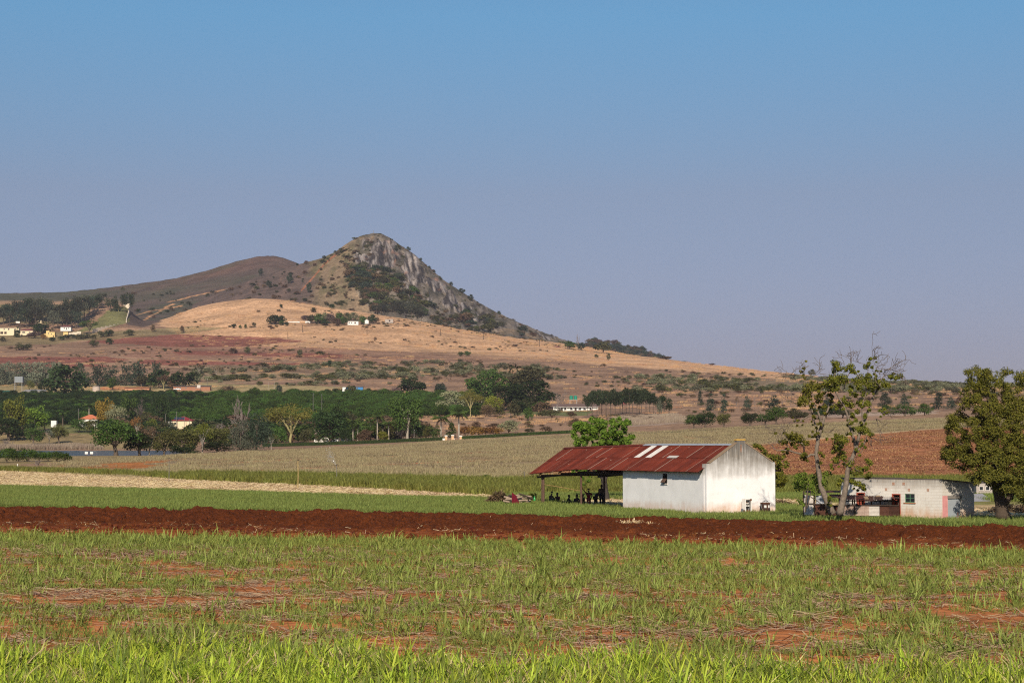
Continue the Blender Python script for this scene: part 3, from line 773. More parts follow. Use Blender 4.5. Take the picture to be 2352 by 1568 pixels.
for s in range(3):
    rg = np.random.default_rng(300 + s)
    def fork(z0, zt, spread, k, r0=.035, lean=.03):
        o = [([Vector((0, 0, -.03)), Vector((lean * .3, 0, z0 * .5)), Vector((lean, lean * .5, z0))], [r0 * 1.3, r0, r0 * .85])]
        for i in range(k):
            a = i * 6.283 / k + rg.uniform(-.4, .4); e = Vector((math.cos(a) * spread * rg.uniform(.6, 1), math.sin(a) * spread * rg.uniform(.6, 1), zt * rg.uniform(.85, 1.1)))
            st = Vector((lean, lean * .5, z0 * .97)); md = st.lerp(e, .5) + Vector((0, 0, .05))
            o.append(([st, md, e], [r0 * .65, r0 * .42, r0 * .15]))
        return o
    TRK['broad', s] = tubes_mesh('trunk_short', fork(.26, .72, .30, 6, .045)); TRK['round', s] = TRK['broad', s]; TRK['sparse', s] = tubes_mesh('trunk_forked', fork(.30, .78, .34, 8, .03))
    TRK['oak', s] = tubes_mesh('trunk_straight', fork(.5, .8, .12, 4, .03)); TRK['cone', s] = TRK['oak', s]
    TRK['flat', s] = tubes_mesh('trunk_spread', fork(.30, .80, .38, 9, .028)); TRK['pine', s] = tubes_mesh('trunk_tall', fork(.72, .85, .2, 4, .03)); TRK['gum', s] = tubes_mesh('trunk_gum', fork(.5, .82, .2, 5, .026))
    TRK['bush', s] = tubes_mesh('stems', fork(.08, .5, .26, 5, .03))
    o = []; branchy(rg, Vector((0, 0, -.03)), Vector((.02, 0, 1)), .30, .026, 4, o, .55, .35, 3, 3)
    lo = min(p.x for q, _ in o for p in q); hi = max(p.x for q, _ in o for p in q); zt = max(p.z for q, _ in o for p in q); w = max(hi, -lo) * 2
    o = [([Vector((p.x / w, p.y / w, p.z / zt if p.z > 0 else p.z)) for p in q], [max(x, .0045) for x in r]) for q, r in o]
    TRK['bare', s] = tubes_mesh('bare_branches', o, 4)
    o = []
    for k in range(7):
        a = k * .9; branchy(rg, Vector((.02 * math.cos(a), .02 * math.sin(a), -.02)), Vector((.33 * math.cos(a), .33 * math.sin(a), 1)), .42, .015, 3, o, .35, .3, 3, 3)
    zt = max(p.z for q, _ in o for p in q); w = max(abs(p.x) for q, _ in o for p in q) * 2
    o = [([Vector((p.x / w, p.y / w, p.z / zt if p.z > 0 else p.z)) for p in q], [max(x, .0045) for x in r]) for q, r in o]
    TRK['barebush', s] = tubes_mesh('bare_stems', o, 4)

# ----- stuff: scrub on the slopes
def sample(poly, n, ylo, yhi, rg, dens=None, surf=None):
    """random ground points whose bearing falls in the polygon"""
    out = []; xs = [q[0] for q in poly]; got = 0; tries = 0
    while got < n and tries < 200:
        tries += 1
        Y = np.sqrt(rg.uniform(ylo ** 2, yhi ** 2, 4000)); p = rg.uniform(min(xs), max(xs), 4000); X = (p - CX) / F * Y
        Z = H(X, Y); rw = row_of(Z, Y); ok = inpoly(p, rw, poly)
        if dens is not None: ok &= rg.uniform(0, 1, 4000) < dens(X, Y, p, rw)
        q = np.stack([X, Y, Z], -1)[ok]; out.append(q); got += len(q)
    return np.concatenate(out)[:n]
rg = np.random.default_rng(77)
def bushes(name, kinds, mats, polys, label, cat, hmin, hmax, seed, wz=1.3):
    rg = np.random.default_rng(seed)
    pr = [proto('p', CRN[k, s, 'far'], leaf(mt)) for k in kinds for s in range(2) for mt in mats]
    P_ = np.concatenate([q if isinstance(q, np.ndarray) else sample(*q, rg=rg) for q in polys]); n = len(P_)
    h = rg.uniform(hmin, hmax, n) * rg.uniform(.6, 1.2, n); w = h * wz * rg.uniform(.8, 1.5, n)
    P_[:, 2] -= h * .06
    scatter(name, pr, P_, rg.uniform(0, 6.28, n), np.stack([w, w, h], -1), rg.integers(0, len(pr), n), label, cat)
clump = lambda sc, th, sd: (lambda X, Y, p, rw: np.clip((fbm(X / sc, Y / sc, sd, 3) - th) * 5, 0.02, 1))
def S_(poly, n, ylo, yhi, dens=None):
    return sample(poly, n, ylo, yhi, np.random.default_rng(int(n * 7 + ylo)), dens)
bushes('silver_scrub', ['bush'], ['scrub', 'scrub', 'olive'], [
    S_([(440, 850), (700, 838), (1000, 832), (1300, 848), (1290, 872), (1000, 882), (600, 887), (450, 880)], 520, 1280, 1950, clump(45, -.05, 402)),
    S_([(1430, 868), (1700, 862), (2050, 876), (2250, 890), (2150, 905), (1700, 900), (1440, 905)], 520, 1280, 2000, clump(45, -.05, 403)),
    S_([(2040, 880), (2420, 884), (2420, 895), (2050, 893)], 260, 1500, 2150)],
    'pale silvery scrub spread in patches over the lower slope', 'scrub', 1.8, 4.0, 401, 1.7)
bushes('dry_scrub', ['bush', 'sparse'], ['dryscrub', 'brown', 'olive', 'hill'], [
    S_([(0, 795), (500, 790), (1000, 806), (1300, 830), (1900, 870), (2352, 890), (2352, 915), (1500, 905), (1300, 880), (0, 880)], 900, 1280, 2050, clump(60, .0, 404)),
    S_([(400, 745), (700, 690), (860, 722), (1289, 790), (1289, 830), (900, 790), (500, 790)], 260, 1900, 2300, clump(40, .1, 405)),
    S_([(690, 738), (860, 738), (1000, 750), (760, 760)], 60, 1950, 2300),
    S_([(1050, 958), (1420, 958), (1560, 960), (1300, 990), (1080, 1000)], 50, 650, 1000),
    S_([(1560, 900), (2352, 900), (2352, 945), (1560, 950)], 240, 800, 1400, clump(40, .0, 406))],
    'low dry brown scrub dotted over the slopes', 'scrub', .8, 2.4, 407, 1.8)
# bushes on the rocky peak and the other hills
rg = np.random.default_rng(55)
def hill_pts(put, n, xr, yr, ok):
    out = []
    while len(out) < n:
        p = rg.uniform(*xr, 600); r = rg.uniform(*yr, 600)
        m = ok(p, r)
        for a, b_ in zip(p[m], r[m]):
            out.append(put(a, b_)[:])
    return np.array(out[:n])
def pk_ok(p, r):
    s = lerp_line(p, PEAK); f = lerp_line(p, PFOOT) - 6
    base = (r > s + 1) & (r < f) & (p > 745)
    rk = np.zeros(p.shape, bool); gr = np.zeros(p.shape, bool)
    for q in ROCKS: rk |= inpoly(p, r, q)
    for q in GRASSY: gr |= inpoly(p, r, q)
    w = np.where(rk, .08, np.where(gr, .15, .6)) * np.clip(.55 + fbm(p / 22, r / 16, 411, 3) * 1.3, .05, 1)
    return base & (rg.uniform(0, 1, len(p)) < w)
def wood_ok(p, r):
    return inpoly(p + 14 * fbm(p / 20, r / 15, 412), r + 10 * fbm(p / 15, r / 12, 413), [(790, 640), (830, 612), (900, 622), (945, 660), (965, 700), (950, 725), (870, 722), (820, 690)])
def wood2_ok(p, r):
    return inpoly(p + 8 * fbm(p / 20, r / 15, 414), r, [(960, 705), (1030, 690), (1100, 720), (1180, 752), (1280, 782), (1150, 768), (1000, 738)])
bushes('peak_scrub', ['bush'], ['hill', 'hill', 'olive', 'dryscrub', 'brown'], [hill_pts(on_peak, 950, (745, 1330), (535, 800), pk_ok)], 'low scrub growing over the slopes of the rocky peak', 'scrub', 1.6, 4.2, 415, 1.5)
bushes('peak_thicket', ['round', 'broad'], ['hill', 'bluegreen', 'green', 'hill', 'dryscrub', 'olive'], [hill_pts(on_peak, 170, (780, 980), (605, 730), wood_ok), hill_pts(on_peak, 26, (950, 1290), (680, 790), wood2_ok)], 'dark green thicket in the hollow below the cliffs', 'thicket', 6, 12, 416, 1.25)
bushes('ridge_wood', ['round', 'broad'], ['hill', 'dark', 'bluegreen', 'brown'], [hill_pts(on_ridge, 330, (1255, 1560), (775, 845), lambda p, r: (r > lerp_line(p, RIDGE) - 1) & (r < lerp_line(p, RIDGE) + 30))], 'woodland on the distant ridge right of the peak', 'wood', 5, 9, 417, 1.3)
bushes('shoulder_scrub', ['bush'], ['hill', 'dryscrub', 'dark'], [hill_pts(on_peak, 70, (480, 745), (600, 705), lambda p, r: (r > lerp_line(p, PEAK) + 2) & (r < lerp_line(p, PFOOT) - 4)), hill_pts(on_dome, 60, (300, 560), (670, 735), lambda p, r: r > lerp_line(p, DOME) + 20)], 'small bushes on the burnt shoulder below the dark hill', 'scrub', 2, 5, 418, 1.4)

bushes('garden_thicket', ['round', 'broad', 'bush'], ['dark', 'hill', 'green', 'olive', 'dark', 'brown'], [S_([(232, 985), (300, 1005), (560, 1026), (540, 985), (452, 990), (452, 1003), (388, 1003), (380, 972), (240, 972)], 230, 560, 985), S_([(600, 1020), (860, 1013), (1010, 1004), (1000, 996), (860, 988), (780, 972), (560, 972)], 190, 655, 960), S_([(1020, 950), (1250, 946), (1240, 928), (1040, 925)], 60, 985, 1160)], 'mixed dark thicket filling the gaps between the garden trees', 'thicket', 3.4, 7.2, 421, 1.3)
# ----- orchard
def orow(X, Y, p, rw):
    return (np.abs((Y * .92 + X * .39) / 6.2 % 1 - .5) > .12).astype(float)
op = S_([(-60, 905), (1108, 900), (1108, 985), (-60, 985)], 2300, 985, 1268, orow)
op2 = S_([(120, 985), (1000, 970), (1000, 1010), (120, 1010)], 1, 900, 985)
pr = [proto('p', CRN['round', s], leafmat('leaves_orchard_%d' % s, *LM['citrus'], .3, .42)) for s in range(3)] + [proto('p', CRN['round', s], leaf('dark')) for s in range(2)]
h = rg.uniform(3.6, 6.2, len(op)); pp = CX + F * op[:, 0] / op[:, 1]
dark = (pp < 420 + (op[:, 1] - 985) * .2 + 80 * fbm(op[:, 0] / 30, op[:, 1] / 30, 420)).astype(int)
ix = np.where(dark & (rg.uniform(0, 1, len(op)) < .8), rg.integers(3, 5, len(op)), rg.integers(0, 3, len(op)))
scatter('orchard_trees', pr, op, rg.uniform(0, 6.28, len(op)), np.stack([h * 1.35, h * 1.35, h], -1), ix, 'dense green orchard planted in rows behind the houses', 'orchard')

# ----- pineapple field: grey-green rosettes in patches
rg = np.random.default_rng(88)
mt = leafmat('leaves_pineapple', (.19, .160, .078), (.41, .325, .19), .1, .16)
def patch(sx, sy, n, mk, seed):
    r_ = np.random.default_rng(seed); Vs, Fs, Ts = [], [], []; o = 0
    for k in range(n):
        V, Fq, T = mk(r_); V = V + np.array([r_.uniform(-sx, sx), r_.uniform(-sy, sy), 0]); Vs.append(V); Fs.append(Fq + o); Ts.append(T); o += len(V)
    return mesh_np('patch', np.concatenate(Vs), np.concatenate(Fs), False, attrs={'tint': np.concatenate(Ts)})
PF = [(70, 1085), (160, 1057), (330, 1050), (600, 1036), (860, 1024), (1060, 1011), (1320, 999), (1500, 991), (1700, 981), (2000, 967), (2420, 951), (2420, 966), (2160, 982), (2000, 994), (1750, 1018), (1250, 1076), (1230, 1100), (300, 1100)]
pts = S_(PF, 5600, 262, 652)
qp = CX + F * pts[:, 0] / pts[:, 1]; qr = row_of(pts[:, 2], pts[:, 1]); kp = np.ones(len(pts), bool)
for line, c_, hw in STRIPES:
    kp &= ~((np.abs(qr - lerp_line(qp, line)) < hw + .6) & (qp > line[0][0]) & (qp < line[-1][0]))
for sx, sy, rx, ry in SPOTS:
    kp &= (((qp - sx) / rx) ** 2 + ((qr - sy) / ry) ** 2) > 1
kp &= ~(inpoly(qp, qr, [(150, 1082), (240, 1066), (380, 1057), (450, 1052), (420, 1064), (310, 1080), (150, 1088)]) & (rg.uniform(0, 1, len(pts)) < .85))
pts = pts[kp]
pm = [proto('p', patch(2.6, 2.6, 26, lambda r_: blades(7, r_, .1, .35, .65, .10, (.3, 1.1), (.0, .3), 1), 500 + s), mt) for s in range(5)]
pts[:, 2] -= .03
scatter('pineapple_plants', pm, pts, rg.uniform(0, 6.28, len(pts)), rg.uniform(.85, 1.15, len(pts)), rg.integers(0, 5, len(pts)), 'wide field of low grey-green pineapple plants', 'crop')
# dry trash over the red field on the right
mt = leafmat('dry_trash', (.26, .125, .058), (.43, .235, .11), 0, .2)
pts = S_([(1230, 1100), (1250, 1078), (1750, 1022), (2160, 986), (2420, 972), (2420, 1110), (1230, 1110)], 1500, 225, 470)
pm = [proto('p', patch(3, 3, 34, lambda r_: straws(3, r_, .15, .15, .12, .32, .03, .07, .4), 520 + s), mt) for s in range(4)]
scatter('field_litter', pm, pts, rg.uniform(0, 6.28, len(pts)), rg.uniform(.8, 1.2, len(pts)), rg.integers(0, 4, len(pts)), 'dry plant litter over the red field beyond the buildings', 'litter')

# ----- reeds by the lake
mt = leafmat('reed_leaves', (.20, .15, .10), (.42, .33, .25), .15, .15)
pm = [proto('p', patch(2, 2, 26, lambda r_: blades(4, r_, .15, 1.4, 2.4, .09, (.0, .2), (.0, .5), 2), 530 + s), mt) for s in range(3)]
pts = np.array([ground(p, y)[:] for p, y in zip(rg.uniform(-60, 230, 260), rg.uniform(829, 842, 260))])
scatter('lake_reeds', pm, pts, rg.uniform(0, 6.28, 260), rg.uniform(.8, 1.2, 260), rg.integers(0, 3, 260), 'band of pale dry reeds on the far lake shore', 'reeds')
pts = S_([(1400, 962), (1560, 953), (1580, 968), (1440, 978)], 420, 640, 950)
scatter('dry_reeds', pm2 := [proto('p', o.data, mt) for o in pm], pts, rg.uniform(0, 6.28, len(pts)), rg.uniform(.5, .8, len(pts)), rg.integers(0, 3, len(pts)), 'pale dry reeds beyond the field behind the red roof', 'reeds')
# dry grass tufts on the tan slope
mt = leafmat('dry_grass', (.36, .20, .10), (.66, .41, .22), .15, .15)
pm = [proto('p', patch(3, 3, 40, lambda r_: blades(4, r_, .25, .5, 1.1, .16, (.1, .6), (.1, .5), 1), 540 + s), mt) for s in range(3)]
pts = np.concatenate([S_([(380, 745), (430, 695), (560, 680), (700, 694), (860, 717), (1289, 787), (1900, 866), (1500, 845), (1150, 826), (800, 803), (450, 800)], 1500, 1800, 2310, clump(60, -.25, 541)),
  S_([(0, 790), (400, 800), (1000, 820), (1500, 850), (2352, 890), (2352, 930), (1500, 950), (1080, 1000), (0, 885)], 1500, 700, 1850, clump(40, -.1, 542))])
scatter('dry_hill_grass', pm, pts, rg.uniform(0, 6.28, len(pts)), rg.uniform(.7, 1.3, len(pts)), rg.integers(0, 3, len(pts)), 'tan dry grass on the slopes below the peak', 'grass')

# ----- cane, stubble and grass of the middle ground
STUB_N = [(-80, 246), (0, 241), (459, 211), (800, 189), (1120, 173), (1160, 168)]; STUB_F = [(-80, 352), (0, 340), (459, 252), (800, 209), (1120, 181), (1160, 172)]
house_rect = None
def in_quad(X, Y, o, ux, uy, x0, x1, y0, y1):
    dx, dy = X - o[0], Y - o[1]; a = dx * ux[0] + dy * ux[1]; b_ = dx * uy[0] + dy * uy[1]
    return (a > x0) & (a < x1) & (b_ > y0) & (b_ < y1)
HA, HV, HU = (13.3, 131.0), (.892, .452), (-.452, .892)            # barn corner and its two wall directions
SA, SU, SV = (27.16, 121.0), (-.673, .740), (.740, .673)           # store corner and its two wall directions
def built(X, Y, g=0.0):
    return in_quad(X, Y, HA, HV, HU, -.15 - g, 5.8 + g, -.1 - g, 11.4 + g) | in_quad(X, Y, SA, SU, SV, -.1 - g, 8.1 + g, -.1 - g, 3.6 + g)
def band(n, pxr, yr, rg, ok):
    out = []; got = 0
    while got < n:
        Y = np.sqrt(rg.uniform(yr[0] ** 2, yr[1] ** 2, 6000)); p = rg.uniform(*pxr, 6000); X = (p - CX) / F * Y
        m = ok(p, Y, X); q = np.stack([X, Y, H(X, Y)], -1)[m]; out.append(q); got += len(q)
    return np.concatenate(out)[:n]
mtc = leafmat('leaves_cane', (.125, .14, .028), (.32, .31, .075), .35, .15); mtcs = mtc
def cane(r_):
    V, Fq, T = blades(8, r_, .25, .8, 1.7, .085, (.0, .35), (.3, 1.3), 3)
    V2, F2, T2 = blades(6, r_, .25, .7, 1.1, .06, (.0, .12), (0, .1), 1); T2 = T2 * 0 + 1.6
    return np.concatenate([V, V2]), np.concatenate([Fq, F2 + len(V)]), np.concatenate([T, T2])
pm = [proto('p', patch(1.0, .55, 7, cane, 550 + s), mtc) for s in range(6)]
def cane_ok(p, Y, X):
    f = lerp_line(p, STUB_F); u = Y - np.where(p < 1150, f, 182)
    blk = ((u > 3) & (u < 19)) | ((u > 25) & (u < 46 + p * 0))
    return blk & (Y < 372) & (Y < np.interp(p, [0, 400, 800, 1200, 2352], [352, 290, 256, 236, 228])) & ~((p < 420) & (u > 14))
pts = band(5200, (-70, 2400), (176, 372), rg, cane_ok)
scatter('sugar_cane', pm, pts, rg.uniform(-.3, .3, len(pts)), rg.uniform(.52, .90, len(pts)), rg.integers(0, 6, len(pts)), 'blocks of young sugar cane growing in front of the pineapple field', 'crop')
pts = band(46, (300, 2300), (220, 262), rg, lambda p, Y, X: np.abs(Y - np.interp(p, [300, 800, 1200, 2300], [300, 254, 236, 230])) < 6)
scatter('cane_weeds', [proto('p', CRN['bush', s], leaf('green')) for s in range(3)], pts, rg.uniform(0, 6, len(pts)), np.stack([rg.uniform(1.2, 2.4, len(pts)), rg.uniform(1.0, 1.6, len(pts)), rg.uniform(.5, 1.05, len(pts))], -1), rg.integers(0, 3, len(pts)), 'dark leafy weeds standing along the back of the cane', 'weeds')
# stubble
mts = leafmat('straw', (.60, .42, .21), (.88, .70, .43), .1, .12)
pm_st = [proto('p', patch(1.6, 1.6, 1, lambda r_: straws(380, r_, 1.6, 1.6, .25, .9, .018, .14, .10), 560 + s), mts) for s in range(4)]
pts = band(1400, (-70, 1165), (166, 352), rg, lambda p, Y, X: (Y > lerp_line(p, STUB_N) * np.interp(p, [0, 900], [.91, .96])) & (Y < lerp_line(p, STUB_F) + 2))
pts2 = band(90, (1365, 1850), (150, 178), rg, lambda p, Y, X: (p < 1440) | (p > 1770))
pts3 = band(60, (2225, 2420), (124, 142), rg, lambda p, Y, X: ~built(X, Y, 2))
pts = np.concatenate([pts, pts2, pts3])
scatter('straw_stubble', pm_st, pts, rg.uniform(0, 6.28, len(pts)), rg.uniform(.8, 1.2, len(pts)), rg.integers(0, 4, len(pts)), 'band of pale cut straw between the grass and the cane', 'straw')
# grass band around the barn
mtg = leafmat('leaves_meadow', (.125, .165, .036), (.29, .33, .085), .3, .14)
pm = [proto('p', patch(.8, .8, 40, lambda r_: blades(6, r_, .12, .22, .58, .032, (.05, .75), (.2, 1.3), 3, dry=.12), 570 + s), mtg) for s in range(5)]
def grass_ok(p, Y, X):
    fe = np.interp(p, [0, 2352], [146.5, 111.5]) + .8
    be = np.where(p < 1160, lerp_line(p, STUB_N) * np.interp(p, [0, 900, 1160], [.90, .95, .985]), np.interp(p, [1160, 1250, 1420, 1800, 1960, 2240, 2352], [168, 158, 150, 150, 124, 124, 124]))
    return (Y > fe) & (Y < be) & ~built(X, Y, .15) & ~in_quad(X, Y, HA, HV, HU, .6, 5.2, 11.4, 25)
pts = band(7316, (-260, 2620), (110, 248), rg, grass_ok)
ed = band(1062, (-260, 2620), (110, 152), rg, lambda p, Y, X: np.abs(Y - np.interp(p, [0, 2352], [146.5, 111.5]) - 1.5) < 1.2)
bk = band(1100, (1160, 2420), (150, 186), rg, lambda p, Y, X: (Y > 168) & ~built(X, Y, .5) & ((p < 1440) | (p > 1760)))
pts = np.concatenate([pts, ed, bk])
scatter('meadow_grass', pm, pts, rg.uniform(0, 6.28, len(pts)), rg.uniform(.75, 1.2, len(pts)), rg.integers(0, 5, len(pts)), 'band of green grass in front of the barn', 'grass')

# ----- clods on the turned soil
def clod(seed):
    r_ = np.random.default_rng(seed); bm = bmesh.new(); bmesh.ops.create_icosphere(bm, subdivisions=2, radius=1.0)
    for v in bm.verts: v.co = v.co * r_.uniform(.68, 1.2); v.co.z *= .7
    me = bpy.data.meshes.new('clod'); bm.to_mesh(me); bm.free(); return me
mtk = leafmat('clod_soil', (.10, .027, .009), (.17, .05, .017), 0, .35, 1.0)
pm = [proto('p', clod(900 + s), mtk) for s in range(6)]
pts = band(6136, (-260, 2620), (86, 148), rg, lambda p, Y, X: (Y > np.interp(p, [0, 1200, 2352], [109, 100, 90])) & (Y < np.interp(p, [0, 2352], [146, 111])) & (rg.uniform(0, 1, len(p)) < np.clip(.25 + fbm(X / 2.5, Y / 1.6, 951, 3) * 1.6, .03, 1)))
sz = rg.uniform(.04, .13, len(pts)) * np.where(rg.uniform(0, 1, len(pts)) < .07, 2.1, 1); pts[:, 2] += .10 + .10 * fbm(pts[:, 0] / 3.2, pts[:, 1] / 2.2, 93, 3)
scatter('soil_clods', pm, pts, rg.uniform(0, 6.28, len(pts)), sz, rg.integers(0, 6, len(pts)), 'clods lying on the freshly turned dark red soil', 'clods')

# ----- young cane and grass of the foreground
mty = leafmat('leaves_young_cane', (.120, .160, .028), (.32, .36, .085), .28, .16)
mtb = leafmat('leaves_bright_grass', (.24, .33, .030), (.52, .60, .070), .38, .16)
tuft = [mesh_np('tuft', *(lambda t: (t[0], t[1]))(tf), False, attrs={'tint': tf[2]}) for tf in [blades(int(7 + s % 4 * 2), np.random.default_rng(600 + s), .13, .20, .60, .040, (.05, .95), (.2, 1.7), 5, dry=.12) for s in range(10)]]
tuft2 = [mesh_np('tuft', *(lambda t: (t[0], t[1]))(tf), False, attrs={'tint': tf[2]}) for tf in [blades(16, np.random.default_rng(640 + s), .24, .25, .80, .042, (.05, 1.15), (.2, 1.9), 6, dry=.18) for s in range(8)]]
def young_ok(p, Y, X):
    d = np.clip(.48 + fbm(X / 2.2, Y / 2.4, 611, 3) * 1.1 + .38 * fbm(X / 14, Y / 2.0, 612, 2), .02, 1)
    e = np.clip((Y - np.interp(p, [0, 2352], [92, 80])) / 6, 0, 1) * .45
    return (Y < np.interp(p, [0, 1200, 2352], [107.5, 98.5, 89]) + .8 * fbm(X / 2, Y * 0, 613)) & (Y > 42) & (rg.uniform(0, 1, len(p)) < np.clip(d * .85 + e, 0, 1))
pts = band(6254, (-260, 2620), (42, 109), rg, young_ok)
pm = [proto('p', t, mty) for t in tuft]
scatter('young_cane', pm, pts, rg.uniform(0, 6.28, len(pts)), rg.uniform(.6, 1.15, len(pts)) * np.where(rg.uniform(0, 1, len(pts)) < .06, 1.5, 1), rg.integers(0, 10, len(pts)), 'tufts of young green cane growing on bare red soil', 'crop')
# low fine weeds between
pm = [proto('p', patch(.5, .5, 16, lambda r_: blades(5, r_, .06, .10, .28, .018, (.2, 1.0), (.2, 1.0), 2), 660 + s), mty) for s in range(4)]
pts = band(3304, (-260, 2620), (42, 108), rg, lambda p, Y, X: young_ok(p, Y + 1.0, X))
scatter('small_weeds', pm, pts, rg.uniform(0, 6.28, len(pts)), rg.uniform(.7, 1.3, len(pts)), rg.integers(0, 4, len(pts)), 'small weeds between the young cane tufts', 'weeds')
mtdry = leafmat('dry_blades', (.30, .22, .09), (.52, .42, .20), .2, .2)
pm = [proto('p', t, (mtb, mtb, mtb, mtb, mtb, mtb, mty, mtdry)[i]) for i, t in enumerate(tuft2)]
def bright_ok(p, Y, X):
    e = np.interp(p, [0, 500, 900, 1500, 1900, 2352], [45.8, 44.6, 43.4, 44.0, 41.9, 42.4]) + 2.6 * fbm(X / 2.0, Y * 0, 614, 3)
    return (Y < e) & (Y > 37)
pts = band(3540, (-260, 2620), (37, 48), rg, bright_ok)
scatter('verge_grass', pm, pts, rg.uniform(0, 6.28, len(pts)), rg.uniform(.55, 1.1, len(pts)) * np.clip(1 + .5 * fbm(pts[:, 0] / 1.6, pts[:, 1] / 1.6, 617, 3), .6, 1.5), rg.integers(0, 8, len(pts)), 'thick bright yellow-green grass along the near edge', 'grass')
# straw bits
mtd = leafmat('old_straw', (.22, .14, .08), (.56, .39, .24), .05, .2)
pm = [proto('p', patch(.9, .35, 1, lambda r_: straws(46, r_, 1.0, .3, .15, .7, .010, .05, .12), 580 + s), mtd) for s in range(5)]
pts = band(1475, (-260, 2620), (42, 98), rg, lambda p, Y, X: (rg.uniform(0, 1, len(p)) < np.clip(fbm(X / 9, Y / 1.5, 615, 3) * 2, .22, 1)) & (Y < np.interp(p, [0, 1200, 2352], [97, 91, 84])))
pts[:, 2] += .01
scatter('cane_trash', pm, pts, rg.normal(0, .25, len(pts)), rg.uniform(.7, 1.3, len(pts)), rg.integers(0, 5, len(pts)), 'old cane trash lying on the red soil', 'litter')
pm = [proto('p', patch(.5, .5, 1, lambda r_: straws(7, r_, .5, .5, .06, .34, .008, .06, .35), 590 + s), mts) for s in range(6)]
pts = band(613, (-260, 2620), (86, 146), rg, lambda p, Y, X: (Y > np.interp(p, [0, 1200, 2352], [108, 99, 89.5])) & (Y < np.interp(p, [0, 2352], [145, 110])) & (rg.uniform(0, 1, len(p)) < np.clip(fbm(X / 4, Y / 3, 616, 3) * 2 + .35, .05, 1)))
pts[:, 2] += .14
scatter('loose_straw', pm, pts, rg.uniform(0, 6.28, len(pts)), rg.uniform(.6, 1.3, len(pts)), rg.integers(0, 6, len(pts)), 'loose straw scattered on the turned red soil', 'straw')
# ------------------------------------------------------------------ the barn
def plaster(name, white, ztop, reach, streak, dirt, brick=0, seed=0.0):
    m, nt, b = nmat(name)
    tc = N(nt, 'ShaderNodeTexCoord').outputs['Object']
    mp = N(nt, 'ShaderNodeMapping'); mp.inputs['Location'].default_value = (seed, seed * 1.7, 0); nt.links.new(tc, mp.inputs[0]); co = mp.outputs[0]
    sp = N(nt, 'ShaderNodeSeparateXYZ'); nt.links.new(tc, sp.inputs[0])
    def mr(x, a, b_, c=0, d=1):
        n = N(nt, 'ShaderNodeMapRange'); n.inputs[1].default_value = a; n.inputs[2].default_value = b_; n.inputs[3].default_value = c; n.inputs[4].default_value = d; nt.links.new(x, n.inputs[0]); return n.outputs[0]
    def mth(op, a, b_):
        n = N(nt, 'ShaderNodeMath', operation=op)
        for i, v in enumerate((a, b_)):
            if isinstance(v, (int, float)): n.inputs[i].default_value = v
            else: nt.links.new(v, n.inputs[i])
        return n.outputs[0]
    z = sp.outputs[2]
    patchy = noise(nt, 1.1, 5, co, .6)
    st1 = noise(nt, 1.0, 5, co, .62, (3.2, 3.2, .28)); st2 = noise(nt, 1.0, 4, co, .6, (9, 9, .5))
    g = mr(z, ztop - reach, ztop)
    s = mth('MULTIPLY', g, mth('ADD', mth('MULTIPLY', patchy, 1.0), mth('ADD', mth('MULTIPLY', st1, .8), mth('MULTIPLY', st2, .45))))
    f1 = ramp(nt, s, (.34, 0.0), (.56, .5), (.9, .92))
    c = mixc(nt, ramp(nt, patchy, (.35, 0), (.7, 1)), white, tuple(x * .88 for x in white))
    k = mth('MULTIPLY', f1, streak)
    c = mixc(nt, k, c, (.17, .145, .115))
    s2 = ramp(nt, mth('MULTIPLY', g, st2), (.36, 0), (.50, .6)); c = mixc(nt, mth('MULTIPLY', s2, streak * .8), c, (.05, .05, .055))
    low = mth('MULTIPLY', mr(z, 1.2, .0), mth('ADD', patchy, st1)); f2 = ramp(nt, low, (.5, 0), (1.0, .8))
    c = mixc(nt, mth('MULTIPLY', f2, dirt), c, (.50, .24, .10))
    sm = ramp(nt, noise(nt, 2.3, 6, co, .7), (.58, 0), (.72, .35)); c = mixc(nt, mth('MULTIPLY', sm, dirt), c, (.42, .27, .15))
    h = noise(nt, 14, 4, co)
    if brick:
        bt = N(nt, 'ShaderNodeTexBrick'); bt.inputs['Scale'].default_value = 1.0; bt.inputs['Brick Width'].default_value = .42; bt.inputs['Row Height'].default_value = .19
        bt.inputs['Mortar Size'].default_value = .012; bt.inputs['Color1'].default_value = (1, 1, 1, 1); bt.inputs['Color2'].default_value = (.85, .85, .85, 1); bt.inputs['Mortar'].default_value = (0, 0, 0, 1)
        cb = N(nt, 'ShaderNodeCombineXYZ'); nt.links.new(mth('ADD', sp.outputs[0], sp.outputs[1]), cb.inputs[0]); nt.links.new(z, cb.inputs[1]); nt.links.new(cb.outputs[0], bt.inputs['Vector'])
        c = mixc(nt, mth('MULTIPLY', bt.outputs['Fac'], mth('MULTIPLY', patchy, .42)), c, (.40, .27, .17))
        h = mth('ADD', mth('MULTIPLY', bt.outputs['Fac'], -1.0), h)
    nt.links.new(c, b.inputs['Base Color']); b.inputs['Roughness'].default_value = .9; b.inputs['Specular IOR Level'].default_value = .15
    bump(nt, b, h, .35, .02)
    return m
WHITE_G = plaster('gable_plaster', (.80, .78, .76), 4.6, 3.5, 1.0, .7)
WHITE_L = plaster('side_plaster', (.78, .77, .75), 2.9, .7, .3, .5, 0, 4.0)
STORE_W = plaster('store_plaster', (.66, .62, .56), 2.45, 1.2, .6, .75, 1, 9.0)

